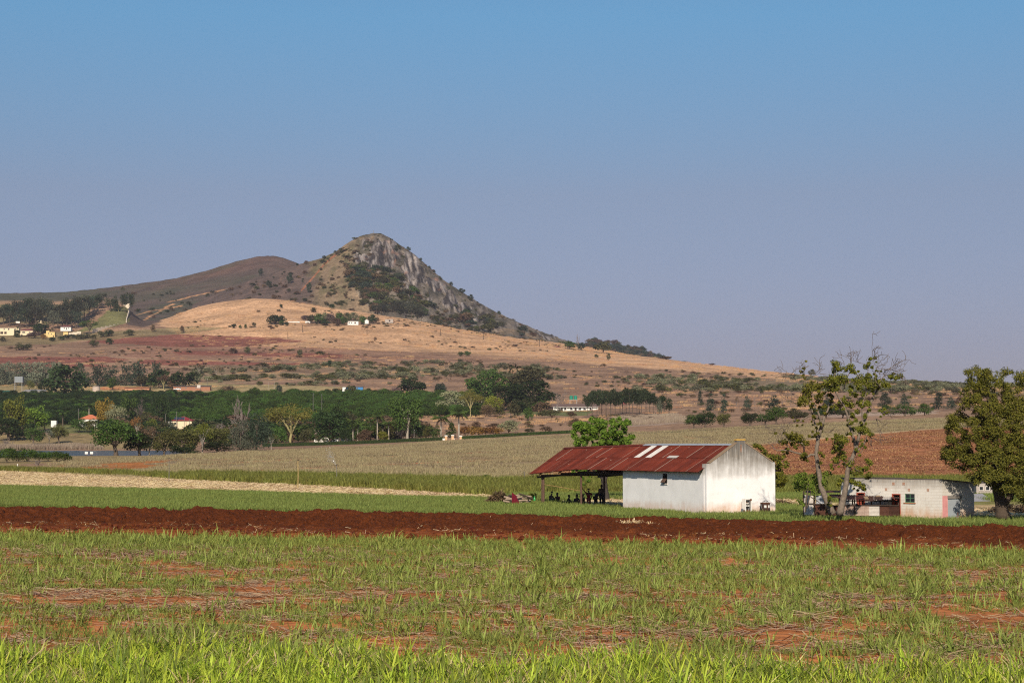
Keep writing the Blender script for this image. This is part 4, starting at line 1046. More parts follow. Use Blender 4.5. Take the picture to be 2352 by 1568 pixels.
def rust(name, c1, c2, pale=(.52, .40, .31)):
    m, nt, b = nmat(name)
    co = N(nt, 'ShaderNodeTexCoord').outputs['Object']
    a = N(nt, 'ShaderNodeAttribute', attribute_name='tint').outputs['Fac']
    oi = N(nt, 'ShaderNodeObjectInfo').outputs['Random']
    n1 = noise(nt, 1.6, 5, co, .65); n2 = noise(nt, 12, 4, co, .6)
    c = mixc(nt, ramp(nt, n1, (.3, 0), (.72, 1)), c1, c2)
    c = mixc(nt, ramp(nt, n2, (.35, .0), (.8, .55)), c, tuple(x * .45 for x in c1))
    hs = N(nt, 'ShaderNodeHueSaturation'); mr = N(nt, 'ShaderNodeMapRange'); mr.inputs[3].default_value = .74; mr.inputs[4].default_value = 1.25
    nt.links.new(oi, mr.inputs[0]); nt.links.new(mr.outputs[0], hs.inputs['Value']); nt.links.new(c, hs.inputs['Color'])
    c = mixc(nt, a, hs.outputs[0], pale)
    sp = ramp(nt, noise(nt, 5.5, 2, co, .5), (.735, 0), (.76, .5)); c = mixc(nt, sp, c, pale)
    nt.links.new(c, b.inputs['Base Color']); b.inputs['Roughness'].default_value = .8; b.inputs['Specular IOR Level'].default_value = .25
    bump(nt, b, n2, .3, .01)
    return m
RUST = rust('rusted_iron', (.112, .018, .009), (.185, .034, .016))
RUSTD = rust('rusted_iron_dark', (.060, .024, .016), (.12, .05, .032), (.35, .28, .24))
GALV = plain('galvanised_iron', (.42, .43, .45), .55, .25, 4, .3, .4)
PALEI = plain('pale_weathered_iron', (.52, .47, .42), .7, .25, 5)
OPAL = plain('translucent_roof_panel', (.60, .56, .51), .6, .3, 5)
WOOD = plain('old_timber', (.105, .060, .042), .9, .4, 6); WOODD = plain('dark_timber', (.05, .034, .026), .9, .4, 6)
BLACK = plain('dark_interior', (.012, .011, .010), .95, .2, 5)  # plain black; behind openings it paints in the darkness of the room
CEM = plain('weathered_cement', (.24, .17, .11), .95, .4, 6); LICH = plain('lichen_cement', (.50, .30, .07), .9, .5, 9)
GLASS = plain('dark_glass', (.02, .025, .03), .12, .1, 3, 0, .6, 0)
GREENP = plain('green_paint', (.09, .20, .11), .6, .2, 6); REDP = plain('red_door_paint', (.33, .075, .045), .7, .25, 6)

barn = empty('barn', (HA[0], HA[1], 0), math.atan2(HV[1], HV[0]), 'long white barn with rusty red iron roof and open shed end', 'barn')
W = 5.66; RX = W / 2; EAVE = 2.66; RIDGE_Z = 4.52; OV = .5; LEN = 25.5
# gable wall
mb = MB()
out = [(0, -.7), (0, 3.22), (.28, 3.22), (RX - .34, 4.62), (RX - .34, 4.80), (RX + .34, 4.80), (RX + .34, 4.62), (W - .25, 3.30), (W, 3.30), (W, -.7)]
mb.prism([(x, 0, z) for x, z in out], (0, .28, 0), None)
mb.build('gable_wall', WHITE_G, barn)
for s0, s1 in (((.24, 3.22), (RX - .34, 4.62)), ((RX + .34, 4.62), (W - .22, 3.30))):
    mb = MB(); a = Vector((s0[0], 0, s0[1])); c_ = Vector((s1[0], 0, s1[1])); n_ = (c_ - a).normalized(); up = Vector((-n_.z, 0, n_.x))
    mb.prism([a + Vector((0, -.035, 0)) + up * .004, c_ + Vector((0, -.035, 0)) + up * .004, c_ + Vector((0, -.035, 0)) + up * .075, a + Vector((0, -.035, 0)) + up * .075], (0, .35, 0), None)
    mb.build('coping', CEM, barn)
mb = MB().box(RX - .38, RX + .38, -.04, .32, 4.803, 4.90); mb.build('gable_cap', LICH, barn, bevel=.015)
mb = MB()
for k in range(6): mb.box(RX - .045, RX + .045, -.012, .02, 4.02 + k * .085, 4.07 + k * .085)
mb.build('air_vent', plain('terracotta', (.33, .14, .07), .9), barn)
mb = MB().box(-.03, .04, .29, .5, -.7, 3.2); mb.build('corner_pier', WHITE_G, barn)
# long walls
def holed(mb, L0, L1, z0, z1, holes, put):
    us = sorted({L0, L1} | {h[0] for h in holes} | {h[1] for h in holes}); zs = sorted({z0, z1} | {h[2] for h in holes} | {h[3] for h in holes})
    for i in range(len(us) - 1):
        for j in range(len(zs) - 1):
            uc, zc = (us[i] + us[i + 1]) / 2, (zs[j] + zs[j + 1]) / 2
            if any(h[0] < uc < h[1] and h[2] < zc < h[3] for h in holes): continue
            put(mb, us[i], us[i + 1], zs[j], zs[j + 1])
mb = MB(); holed(mb, .503, 11.36, -.7, 2.84, [(5.12, 5.72, 1.78, 2.46)], lambda m_, a, b_, c, d: m_.box(.003, .22, a, b_, c, d)); mb.build('side_wall', WHITE_L, barn)
mb = MB().box(W - .22, W - .003, .29, 11.36, -.7, 2.84); mb.build('back_wall', WHITE_L, barn)
mb = MB().prism([(.22, 11.36, -.7), (.22, 11.36, 2.84), (RX, 11.36, 4.35), (W - .22, 11.36, 2.84), (W - .22, 11.36, -.7)], (0, -.2, 0), None); mb.build('cross_wall', WHITE_L, barn)
win = MB().box(-.01, .05, 5.12, 5.17, 1.78, 2.46).box(-.01, .05, 5.67, 5.72, 1.78, 2.46).box(-.01, .05, 5.17, 5.67, 2.41, 2.46).box(-.01, .05, 5.17, 5.67, 1.78, 1.83).build('window', WOODD, barn)
MB().box(.06, .07, 5.17, 5.67, 1.83, 2.41).build('pane', BLACK, win)  # black sheet, its colour stands for the unlit room behind the window
mb = MB(); mb.prism([(-.02, 5.16, 2.1), (-.02, 5.68, 2.1), (-.22, 5.68, 1.84), (-.22, 5.16, 1.84)], (-.012, 0, .02), None); mb.build('hanging_shutter', WOOD, barn)
mb = MB().box(-.06, .003, 5.05, 5.8, 1.70, 1.778); mb.build('window_sill', PALEI, barn)
# roof sheets
def sag(Y, f):
    r = np.interp(Y, [0, 11, 25.5], [0, 0, .30]); e = np.interp(Y, [0, 17.5, 20, 25.5], [0, .02, .16, .50])
    return r * f + e * (1 - f)
def sheet(y0, y1, f0, f1, side, lift, rgl, pale):
    """one corrugated sheet between slope fractions f0 (eave side) and f1 (ridge side)"""
    nc, w = 6, 4; us = np.linspace(y0, y1, nc * w + 1); V = []; T = []
    for f in (f0, f1):
        x = (-OV + (RX + OV) * f); x = x if side == 0 else W - x
        zc = EAVE + (RIDGE_Z - EAVE) * f
        for i, u in enumerate(us):
            a = 2 * math.pi * i / w
            V.append((x, u, zc - sag(u, f) + .018 * math.sin(a) + lift)); T.append(1.0 if (i == 0 and pale) else 0.0)
    n = len(us)
    me = mesh_np('roof_sheet', V, np.array([(i, i + 1, n + i + 1, n + i) for i in range(n - 1)]), True, attrs={'tint': T})
    return me
ns = 31; ys = np.linspace(.285, LEN, ns + 1); rl = random.Random(5)
white_at = {int(np.searchsorted(ys, 11.3)) - 1, int(np.searchsorted(ys, 9.3)) - 1}
for side in (0, 1):
    for row, (f0, f1, lf) in enumerate(((0, .52, 0), (.48, 1.0, .022))):
        for k in range(ns):
            pale = rl.random() < (.26 if row == 0 else .3)
            me = sheet(ys[k] - .05, ys[k + 1] + .01, f0 - rl.uniform(0, .012) * (row == 0), f1, side, lf + (k % 2) * .008 + rl.uniform(0, .006), rl, pale)
            mt = OPAL if (side == 0 and row == 1 and k in white_at) else RUST
            link('roof_sheet', me, mt, barn)
mb = MB(); f = .46; x = -OV + (RX + OV) * f; z = EAVE + (RIDGE_Z - EAVE) * f
mb.prism([(x, 5.6, z + .05), (x, 6.9, z + .05), (x + .28, 6.9, z + .21), (x + .28, 5.6, z + .21)], (-.005, 0, .01), None); mb.build('roof_patch', PALEI, barn)
for k in range(10):
    y0, y1 = .29 + k * 2.52, .29 + (k + 1) * 2.52 + .06; mb = MB()
    z0, z1 = RIDGE_Z - sag(y0, 1) + .045, RIDGE_Z - sag(y1, 1) + .045
    for s_ in (-1, 1): mb.prism([(RX, y0, z0 + .03), (RX, y1, z1 + .03), (RX + s_ * .24, y1, z1 - .085), (RX + s_ * .24, y0, z0 - .085)], (0, 0, -.012), None)
    mb.build('ridge_cap', GALV if y0 < 12 else RUST, barn)
# timber under the roof
for f in (.04, .35, .68, .97):
    for side in (0, 1):
        x = -OV + (RX + OV) * f; x = x if side == 0 else W - x; z = EAVE + (RIDGE_Z - EAVE) * f - .075
        mb = MB(); mb.tube([(x, u, z - sag(u, f)) for u in np.linspace(.29, LEN - .05, 12)], .045, 6); mb.build('purlin', WOODD, barn)
for u in (1.6, 4.6, 7.6, 10.6, 13.6, 16, 17.9, 20.6, 23.9):
    mb = MB()
    if u > 11.5:
        for s_ in (0, 1):
            g = lambda f: ((-OV + .1 + (RX + OV - .1) * f) if s_ == 0 else W - (-OV + .1 + (RX + OV - .1) * f), u, EAVE + (RIDGE_Z - EAVE) * f - .16 - sag(u, f))
            mb.tube([g(0), g(.5), g(1)], .055, 6)
        mb.tube([(-.2, u, 2.46 - sag(u, 0)), (W + .2, u, 2.46 - sag(u, 0))], .07, 6)
    else: mb.tube([(-.36, u, 2.60), (.003, u, 2.70)], .06, 6)
    mb.build('rafter', WOOD, barn)
for x in (.05, W - .05):
    mb = MB(); mb.tube([(x, u, 2.36 - sag(u, .1)) for u in np.linspace(11.37, 25.0, 8)], .08, 6); mb.build('wall_plate', WOODD, barn)
for x, u, r_ in ((.05, 23.97, .085), (.05, 24.2, .085), (.05, 17.8, .085), (2.4, 13.2, .20), (W - .05, 24, .09), (W - .05, 17.8, .09), (W - .05, 13.6, .10), (2.9, 13.3, .15)):
    mb = MB(); tp = 2.34 - sag(u, .1); mb.tube([(x, u, -.7), (x + .01, u, .8), (x, u, tp)], [r_, r_ * .95, r_ * .9], 8); mb.build('post', BLACK if 2 < x < 3 else WOOD, barn)
stick = MB().tube([(.0, 23.8, 1.35), (.0, 21.5, 1.22), (.0, 17.9, .98)], [.022, .028, .02], 6).build('rail', plain('bamboo', (.42, .26, .10), .6), barn)
bw = barn.matrix_world.copy() if False else Matrix.Translation((HA[0], HA[1], 0)) @ Matrix.Rotation(math.atan2(HV[1], HV[0]), 4, 'Z')
# bare earth floor under the roof
mb = MB(); P4 = [bw @ Vector(p) for p in ((-.6, 11.4, 0), (W + .4, 11.4, 0), (W + .4, 25.2, 0), (-.6, 25.2, 0))]
me = bpy.data.meshes.new('shed_floor'); me.from_pydata([(p.x, p.y, -.40) for p in P4], [], [(0, 1, 2, 3)]); me.update()
tag(link('shed_floor', me, plain('packed_earth', (.16, .085, .05), .95, .3, 2)), 'packed bare earth under the shed roof', 'floor', kind='structure')

# ------------------------------------------------------------------ the store and the iron pen
store = empty('store', (SA[0], SA[1], 0), math.atan2(SV[1], SV[0]), 'low flat roofed white store with grey door, half hidden by trees', 'store building')
ST = 2.31
mb = MB(); holed(mb, .0, 8.0, -.9, ST, [(2.10, 2.86, .82, 1.38), (3.19, 3.87, -.9, 1.36), (6.03, 6.71, -.9, 1.39)], lambda m_, a, b_, c, d: m_.box(0, .22, a, b_, c, d)); mb.build('long_wall', STORE_W, store)
mb = MB(); holed(mb, .223, 3.5, -.9, 1.6, [(.62, 2.03, -.9, 1.27)], lambda m_, a, b_, c, d: m_.box(a, b_, .002, .22, c, d))
mb.prism([(.223, .002, 1.6), (3.5, .002, 1.6), (3.5, .002, 2.04), (.223, .002, 2.29)], (0, .218, 0), None); mb.build('end_wall', STORE_W, store)
MB().box(3.28, 3.5, .223, 8, -.9, 2.03).build('back_wall', STORE_W, store); MB().box(.223, 3.277, 7.78, 8, -.9, 2.0).build('far_wall', STORE_W, store)
mb = MB(); mb.prism([(-.03, -.06, ST + .004), (3.62, -.06, 2.045), (3.62, 8.05, 2.045), (-.03, 8.05, ST + .004)], (0, 0, .05), None); mb.build('roof', plain('roof_felt', (.10, .085, .075), .9), store)
w_ = MB().box(.04, .09, 2.10, 2.14, .82, 1.38).box(.04, .09, 2.82, 2.86, .82, 1.38).box(.04, .09, 2.14, 2.82, 1.34, 1.38).box(.04, .09, 2.14, 2.82, .82, .86).box(.04, .09, 2.465, 2.50, .86, 1.34).box(.045, .085, 2.14, 2.465, 1.085, 1.11).box(.045, .085, 2.50, 2.82, 1.085, 1.11).build('window', GREENP, store)
for y0, y1, z0, z1 in ((2.14, 2.465, .86, 1.085), (2.50, 2.82, .86, 1.085), (2.50, 2.82, 1.11, 1.34), (2.14, 2.465, 1.11, 1.34)):
    MB().box(.062, .068, y0, y1, z0, z1).build('pane', GLASS, w_)
MB().box(-.05, .04, 2.02, 2.94, .755, .818).build('window_sill', plain('terracotta', (.33, .14, .07)), store)
for y0, y1, zt in ((3.19, 3.87, 1.36), (6.03, 6.71, 1.39)):
    fr = MB().box(-.015, .2, y0, y0 + .06, -.9, zt).box(-.015, .2, y1 - .06, y1, -.9, zt).box(-.015, .2, y0 + .06, y1 - .06, zt - .06, zt).build('door_frame', REDP, store)
    MB().box(.30, .34, y0 + .06, y1 - .06, -.9, .98).build('door', REDP, store)
MB().box(1.2, 1.25, .3, 7.7, -.9, 2.0).build('dark_backing', BLACK, store)  # added black sheet that paints the shade seen through the doorways
gd = empty('door', (0, 0, 0)); gd.parent = store
for k in range(7):
    x0 = .64 + k * .197; MB().box(x0, x0 + .186, .04, .075 + (k % 2) * .01, -.9, 1.10).build('door_plank', plain('grey_blue_iron', (.33, .36, .38), .6, .15, 3), gd)
MB().box(.56, 2.1, -.03, .07, 1.115, 1.30).build('lintel', plain('grey_lintel', (.22, .20, .18), .9), store)
MB().box(.02, .58, -.006, .0, -.5, 1.3).build('painted_panel', plain('faded_pink_paint', (.62, .27, .26), .9, .35, 2.5), store)
for px, rw in ((2049.6, 1110.4), (2073, 1110.4), (2032.6, 1123.5), (2085, 1124.5), (2128.7, 1125)):
    k = (px - CX) / F; t = (SA[0] - k * SA[1]) / (-SU[0] + k * SU[1]); Yw = SA[1] + SU[1] * t; z = zrow(rw, Yw); mb = MB()
    for q in range(3): mb.box(-.012, .0, t - .09 + q * .065, t - .055 + q * .065, z - .09, z + .09)
    mb.build('air_brick', plain('terracotta', (.33, .14, .07)), store)
MB().box(-.05, .24, 3.0, 5.6, ST + .056, ST + .09).build('roof_edge', plain('roof_felt', (.10, .085, .075)), store)
# iron pen
def wb(mb, name, mat, root, **k):
    L = root.location; mb.v = [(p[0] - L.x, p[1] - L.y, p[2] - L.z) for p in mb.v]; return mb.build(name, mat, root, **k)
def penp(px, row, dy=0.0):
    Y = np.interp(px, [1840, 2066], [124.6, 121.2]) + dy; return at(px, row, Y)
pen = empty('iron_pen', penp(1960, 1181)[:], 0, 'lean-to pen patched from rusty corrugated iron beside the store', 'animal pen')
def hsheet(pxa, pxb, ra, rb, mat, dy=0, tilt=0):
    a, b_ = penp(pxa, rb, dy), penp(pxb, rb, dy); zt, zb = penp(pxa, ra, dy).z, a.z; nw = max(4, int((zt - zb) / .076)); n = nw * 4 + 1; V = []
    nrm = Vector((b_.y - a.y, -(b_.x - a.x), 0)).normalized()
    for e, p in ((0, a), (1, b_)):
        for i in range(n):
            z = zb + (zt - zb) * i / (n - 1) + tilt * e; q = p + nrm * (.016 * math.sin(i * math.pi / 2)); V.append((q.x - pen.location.x, q.y - pen.location.y, z - pen.location.z))
    link('iron_sheet', mesh_np('iron_sheet', V, np.array([(i, i + 1, n + i + 1, n + i) for i in range(n - 1)]), True, attrs={'tint': np.zeros(2 * n)}), mat, pen)
PRUST = rust('pen_iron', (.24, .15, .11), (.40, .31, .26))
for a in ((1846, 1868.5, 1157, 1182, PALEI, .0, 0), (1847, 1868, 1136, 1154.5, PALEI, .05, -.05), (1874, 1896, 1138, 1157, GALV, .3, .05), (1869, 1897, 1158, 1183, RUSTD, .02, 0), (1897.5, 1928, 1159.5, 1184, RUSTD, .6, 0), (1928.5, 1965, 1160, 1184, PRUST, .02, 0),
          (1965.5, 1996, 1160, 1184, PRUST, -.03, 0), (1994.5, 2020, 1160.5, 1184, PALEI, 0, 0), (2020.5, 2043, 1161, 1184, RUSTD, .02, 0), (2042, 2065, 1161, 1184, RUSTD, -.02, 0)): hsheet(*a)
for px, r0, dy in ((1846, 1127, 0), (1871, 1137, 0), (1885, 1136, 2.2), (1928, 1140, .1), (1958, 1146, .1), (1962.5, 1147, -.05), (1981, 1150, .1), (2001.5, 1149, .1), (2022, 1148.5, .1), (2064, 1144, .1), (1900, 1138, 2.4), (1935, 1136, 2.4)):
    mb = MB(); p, q = penp(px, 1186, dy), penp(px, r0, dy); mb.tube([p, q], .045, 6); wb(mb, 'post', WOODD, pen)
for pxa, pxb, rr, dy in ((1846, 1870, 1156, -.03), (1869, 1897, 1157.5, -.02), (1929, 1966, 1159.5, -.03), (1966, 2021, 1160, -.04), (2021, 2065, 1160.3, -.04), (1935, 2065, 1149.5, .15)):
    mb = MB(); mb.tube([penp(pxa, rr, dy), penp(pxb, rr + .2, dy)], .04, 6); wb(mb, 'rail', WOODD, pen)
rl = random.Random(3)
for k, (pxa, pxb) in enumerate(((1904, 1924), (1922, 1946), (1944, 1966), (1964, 1987), (1985, 2008), (2006, 2029), (2027, 2048), (2046, 2067))):
    fr = np.interp((pxa + pxb) / 2, [1904, 1955, 2000, 2067], [1140.5, 1147, 1150.5, 1143.5]); bk = np.interp((pxa + pxb) / 2, [1904, 1955, 2067], [1134.5, 1136, 1142])
    n = 17; V = []
    for e, (rw, dy) in enumerate(((fr, -.45), (bk, 2.3))):
        for i in range(n):
            p = penp(pxa + (pxb - pxa) * i / (n - 1), rw + rl.uniform(-.15, .15), dy); V.append((p.x - pen.location.x, p.y - pen.location.y, p.z - pen.location.z + .018 * math.sin(i * math.pi / 2) + k % 2 * .02))
    link('roof_sheet', mesh_np('roof_sheet', V, np.array([(i, i + 1, n + i + 1, n + i) for i in range(n - 1)]), True, attrs={'tint': (np.arange(2 * n) % n < 2) * .6}), (RUSTD, PALEI)[k in (6,)] if k != 3 else RUST, pen)
for pxa, pxb, r0, r1, dy in ((1880, 1905, 1127, 1131, 2.5), (1903, 1930, 1126.5, 1130.5, 2.6), (1850, 1882, 1127, 1131, 1.2)):
    mb = MB(); a, b_ = penp(pxa, r0, dy), penp(pxb, r0, dy); c_, d_ = penp(pxb, r1, dy - 1.4), penp(pxa, r1, dy - 1.4); mb.prism([a, b_, c_, d_], (0, 0, .02), None); wb(mb, 'roof_sheet', RUSTD, pen)
for px, rr in ((2016, 1140.5), (1990, 1146.5), (1988, 1143)):
    p = penp(px, rr, .2); mb = MB(); mb.box(p.x - .14, p.x + .14, p.y - .1, p.y + .1, p.z, p.z + .1); wb(mb, 'weight_stone', CEM, pen, bevel=.03)

# ------------------------------------------------------------------ houses
CREAM = plain('cream_wall', (.68, .56, .37), .9, .12, .6); WHW = plain('white_wall', (.72, .69, .64), .9, .12, .6); YELW = plain('yellow_wall', (.66, .47, .20), .9, .12, .6)
PEACH = plain('peach_wall', (.55, .35, .20), .9, .15, .6); GREYW = plain('grey_block_wall', (.36, .31, .27), .9, .2, .8); BRICKW = plain('brick_wall', (.30, .14, .085), .9, .25, 1.0)
TILE = plain('orange_tile_roof', (.50, .155, .075), .8, .2, 1.2); REDR = plain('red_iron_roof', (.22, .025, .028), .7, .2, 1); DRED = plain('dark_red_roof', (.13, .035, .038), .7, .2, 1)
GREYR = plain('grey_sheet_roof', (.27, .26, .27), .7, .2, 1); DARKR = plain('dark_sheet_roof', (.055, .048, .048), .8, .25, 1); GRNR = plain('green_sheet_roof', (.03, .11, .075), .6, .2, 1); BROWNR = plain('brown_sheet_roof', (.13, .085, .07), .8, .2, 1)
THATCH = plain('thatch', (.17, .125, .10), .95, .3, 2); BLUEW = plain('blue_wall', (.05, .20, .42), .8, .1, 1)
SOLAR = plain('solar_panel', (.035, .042, .065), .3, .1, 1, 0, .5, 0)
def house(px, Y, w, d, h, roof, wm, rm, label, name='house', yaw=0, rise=1.2, ov=.35, wins=(), doors=(), z=None, cat='house', group=None, dx=0):
    p = ground(px, Y); root = empty(name, (p.x, p.y, p.z if z is None else z), yaw, label, cat, group)
    MB().box(-w / 2, w / 2, 0, d, -1.5, h).build('wall', wm, root)
    mb = MB(); a, b_, c, e = -w / 2 - ov, w / 2 + ov, -ov, d + ov
    if roof == 'gable':
        mb.prism([(a, c, h + .02), (a, d / 2, h + rise), (a, e, h + .02), (a, e, h - .08), (a, d / 2, h + rise - .12), (a, c, h - .08)], (b_ - a, 0, 0), None)
        MB().prism([(-w / 2 + .01, .01, h + .001), (-w / 2 + .01, d / 2, h + rise - .15), (-w / 2 + .01, d - .01, h + .001)], (w - .02, 0, 0), None).build('gable', wm, root)
    elif roof == 'cross':   # ridge along depth, gable faces the viewer
        mb.prism([(a, c, h + .02), (0, c, h + rise), (b_, c, h + .02), (b_, c, h - .08), (0, c, h + rise - .12), (a, c, h - .08)], (0, e - c, 0), None)
        MB().prism([(-w / 2 + .01, .0, h + .001), (0, .0, h + rise - .15), (w / 2 - .01, .0, h + .001)], (0, d, 0), None).build('gable', wm, root)
    elif roof == 'hip':
        k = min(d, w) / 2 + ov; r0 = (a + k, (c + e) / 2, h + rise); r1 = (b_ - k, (c + e) / 2, h + rise)
        mb.add([(a, c, h), (b_, c, h), (b_, e, h), (a, e, h), r0, r1, (a, c, h - .12), (b_, c, h - .12), (b_, e, h - .12), (a, e, h - .12)],
               [(0, 1, 5, 4), (1, 2, 5), (2, 3, 4, 5), (3, 0, 4), (0, 6, 7, 1), (1, 7, 8, 2), (2, 8, 9, 3), (3, 9, 6, 0), (9, 8, 7, 6)])
    elif roof == 'mono': mb.prism([(a, c, h + .03), (a, e, h + rise), (a, e, h + rise + .12), (a, c, h + .15)], (b_ - a, 0, 0), None)
    else: mb.box(a, b_, c, e, h + .003, h + .16)
    mb.build('roof', rm, root)
    for xc, zc, ww, hh in wins:
        f_ = MB().box(xc - ww / 2, xc + ww / 2, -.05, .02, zc - hh / 2, zc - hh / 2 + .07).box(xc - ww / 2, xc + ww / 2, -.05, .02, zc + hh / 2 - .07, zc + hh / 2).box(xc - ww / 2, xc - ww / 2 + .07, -.05, .02, zc - hh / 2 + .07, zc + hh / 2 - .07).box(xc + ww / 2 - .07, xc + ww / 2, -.05, .02, zc - hh / 2 + .07, zc + hh / 2 - .07).build('window', PALEI, root)
        MB().box(xc - ww / 2 + .07, xc + ww / 2 - .07, -.012, .0, zc - hh / 2 + .07, zc + hh / 2 - .07).build('pane', GLASS, f_)
    for xc, ww, hh in doors: MB().box(xc - ww / 2, xc + ww / 2, -.03, .0, 0, hh).build('door', WOODD, root)
    return root
def zbase(row, Y): return zrow(row, Y)
# by the lake and the orchard
house(205, 955, 9.4, 8, 2.9, 'hip', WHW, TILE, 'white house with orange tiled hip roof behind shrubs', z=zrow(975, 955), rise=2.2, wins=[(1.8, 1.6, 1.2, 1.2), (3.4, 1.6, .9, 1.2)], doors=[(.2, .9, 2.1)])
r_ = house(419, 950, 9.6, 9, 3.2, 'hip', CREAM, REDR, 'white walled house with dark red roof carrying solar panels', z=zrow(980, 950), rise=2.1, ov=.6, wins=[(-3.2, 1.7, 1, 1.1)])
MB().box(-7.4, -4.81, 2, 8, -1, 2.7).build('side_wing', WHW, r_)
for k in range(4):
    mb = MB(); x0 = -4.2 + k * 1.3; mb.prism([(x0, .2, 3.52), (x0 + 1.2, .2, 3.52), (x0 + 1.2, 3.2, 4.83), (x0, 3.2, 4.83)], (0, -.03, .06), None); mb.build('solar_panel', SOLAR, r_)
house(124, 968, 2.7, 2.5, 1.7, 'flat', WHW, WHW, 'tiny white outbuilding with flat roof on the lawn', 'outbuilding', z=zrow(974, 968), ov=.05, cat='outbuilding')
house(5, 1290, 10, 6, 2.5, 'gable', CREAM, GRNR, 'cream building with dark green roof at the far left edge', z=zrow(909, 1290), rise=1.2, wins=[(-1.6, 1.5, 1, 1), (1, 1.5, 1, 1), (3.4, 1.5, 1, 1)])
house(79, 1300, 14.5, 5, 2.3, 'mono', PALEI, GREYR, 'long pale farm shed with grey roof above the orchard', 'farm_shed', z=zrow(906, 1300), rise=1.0, cat='shed')
house(132, 1275, 11, 5, 1.4, 'gable', BRICKW, BROWNR, 'low brown roofed shed in front of the huge dark tree', 'farm_shed', z=zrow(910, 1275), rise=1.0, cat='shed')
p = at(221, 896, 1330); t = empty('reservoir', p[:], 0, 'round pale concrete reservoir beyond the orchard', 'reservoir')
n = 20; V, Fc = tube([(0, 0, -1), (0, 0, 2.0), (0, 0, 2.35)], [2.6, 2.6, 2.6], n); MB().add(V, Fc).build('tank_wall', plain('pale_concrete', (.45, .36, .30), .9, .15, 1), t); V, Fc = tube([(0, 0, 2.36), (0, 0, 2.8)], [2.75, 1.6], n); MB().add(V, Fc).build('lid', plain('pale_concrete', (.45, .36, .30)), t)
house(315, 1345, 17, 5, 1.5, 'flat', TERRAW := plain('terracotta_wall', (.42, .20, .12), .9, .2, .7), DARKR, 'low long shed with black flat roof and orange wall', 'farm_shed', z=zrow(895.5, 1345), ov=.6, cat='shed')
r_ = house(440, 1350, 26, 6, 1.9, 'mono', BRICKW, DARKR, 'dark low shed under a big tree at the yard edge', 'farm_shed', z=zrow(894, 1350), rise=.8, cat='shed', wins=[(-8, 1.1, .9, .8), (-4, 1.1, .9, .8), (3, 1.1, .9, .8)])
r_ = house(810, 1262, 13.5, 4, 1.9, 'flat', BLUEW, BROWNR, 'small blue and white building at the back of the orchard', z=zrow(895, 1262), ov=.3, wins=[(-1, 1.1, .8, .8), (3, 1.1, .8, .8)])
MB().box(-6.74, -4.6, -.04, -.002, -1, 1.88).build('white_panel', WHW, r_)
# long verandah house
r_ = house(1322, 1045, 24.6, 7, 2.35, 'gable', WHW, BROWNR, 'long low white house with brown roof and verandah posts', z=zrow(944, 1045), rise=1.7, ov=.9, wins=[(-5.6, 1.3, 1.4, 1.3), (-2.2, 1.3, 1.6, 1.4), (2.2, 1.3, 1.6, 1.4), (5.0, 1.3, 1.6, 1.4), (8.4, 1.3, 1.6, 1.4)], doors=[(-8.2, 2.4, 2.0), (0, 1.2, 2.1)])
for k in range(8): MB().box(-12 + k * 3.42, -11.86 + k * 3.42, -.85, -.71, -.5, 2.2).build('verandah_post', WHW, r_)
MB().box(-12.3, 12.3, -.98, -.6, 2.02, 2.2).build('fascia', WHW, r_)
# house hidden in the hedge garden
house(762, 705, 13, 8, 1.9, 'gable', WHW, THATCH, 'white house with mauve grey roof hidden behind the garden trees', z=zrow(1015, 705), rise=2.6, wins=[(-5, 1.1, 1.2, .9), (0, 1.1, 1.2, .9), (5, 1.1, 1.2, .9)])
house(908, 690, 4.6, 4, 1.0, 'gable', WOODD, THATCH, 'small dark thatched shelter behind the long hedge', 'shelter', z=zrow(1006, 690), rise=1.6, cat='shelter')
# village on the tan slope
house(566, 2110, 9.5, 6, 2.7, 'flat', WHW, GREYR, 'white hut furthest left below the tan hill', 'hut', z=zrow(752, 2110), ov=.15, wins=[(2.4, 1.4, 1, 1)], doors=[(-1.5, 1, 2)])
house(630, 2105, 6.2, 5, 3.0, 'flat', GREYW, GREYR, 'grey block hut below two dark round trees', 'hut', z=zrow(747, 2105), ov=.1, doors=[(.5, 1, 2)])
house(660, 2140, 8, 6, 3.0, 'mono', PEACH, GREYR, 'tall peach hut behind the long white one', 'hut', z=zrow(739, 2140), rise=.5, wins=[(1.5, 1.6, 1, 1)])
house(674, 2115, 13, 6, 3.2, 'flat', WHW, GREYR, 'long white house in the middle of the slope village', z=zrow(745, 2115), ov=.15, wins=[(-4.4, 1.6, 1, 1.1), (-1.6, 1.6, 1, 1.1), (4.6, 1.6, 1, 1.1)], doors=[(1.6, 1, 2.1)])
house(693.5, 2118, 6.0, 6, 3.3, 'flat', PEACH, GREYR, 'orange tinted hut between two white village houses', 'hut', z=zrow(744.5, 2118), ov=.05, doors=[(1, 1, 2.1)])
house(706, 2115, 5.6, 6, 3.2, 'flat', WHW, GREYR, 'white hut at the right end of the village row', 'hut', z=zrow(744, 2115), ov=.1, wins=[(.8, 1.6, 1, 1)])
house(810, 2110, 12, 6, 2.8, 'mono', WHW, GREYR, 'low pale house with dark openings among village bushes', z=zrow(743.5, 2110), rise=.6, wins=[(-4, 1.3, 1.4, 1.3), (-1.4, 1.3, 1.4, 1.3)], doors=[(2.4, 1.6, 2)])
house(841.5, 2112, 4.2, 6, 2.6, 'cross', WHW, GREYR, 'small white gabled hut between two round trees', 'hut', z=zrow(741.5, 2112), rise=1.5)
house(893, 2160, 9.0, 6, 2.6, 'flat', GREYW, GREYR, 'grey flat roofed house beneath the gum trees', z=zrow(738.5, 2160), ov=.2, doors=[(.6, 1.8, 1.9)])
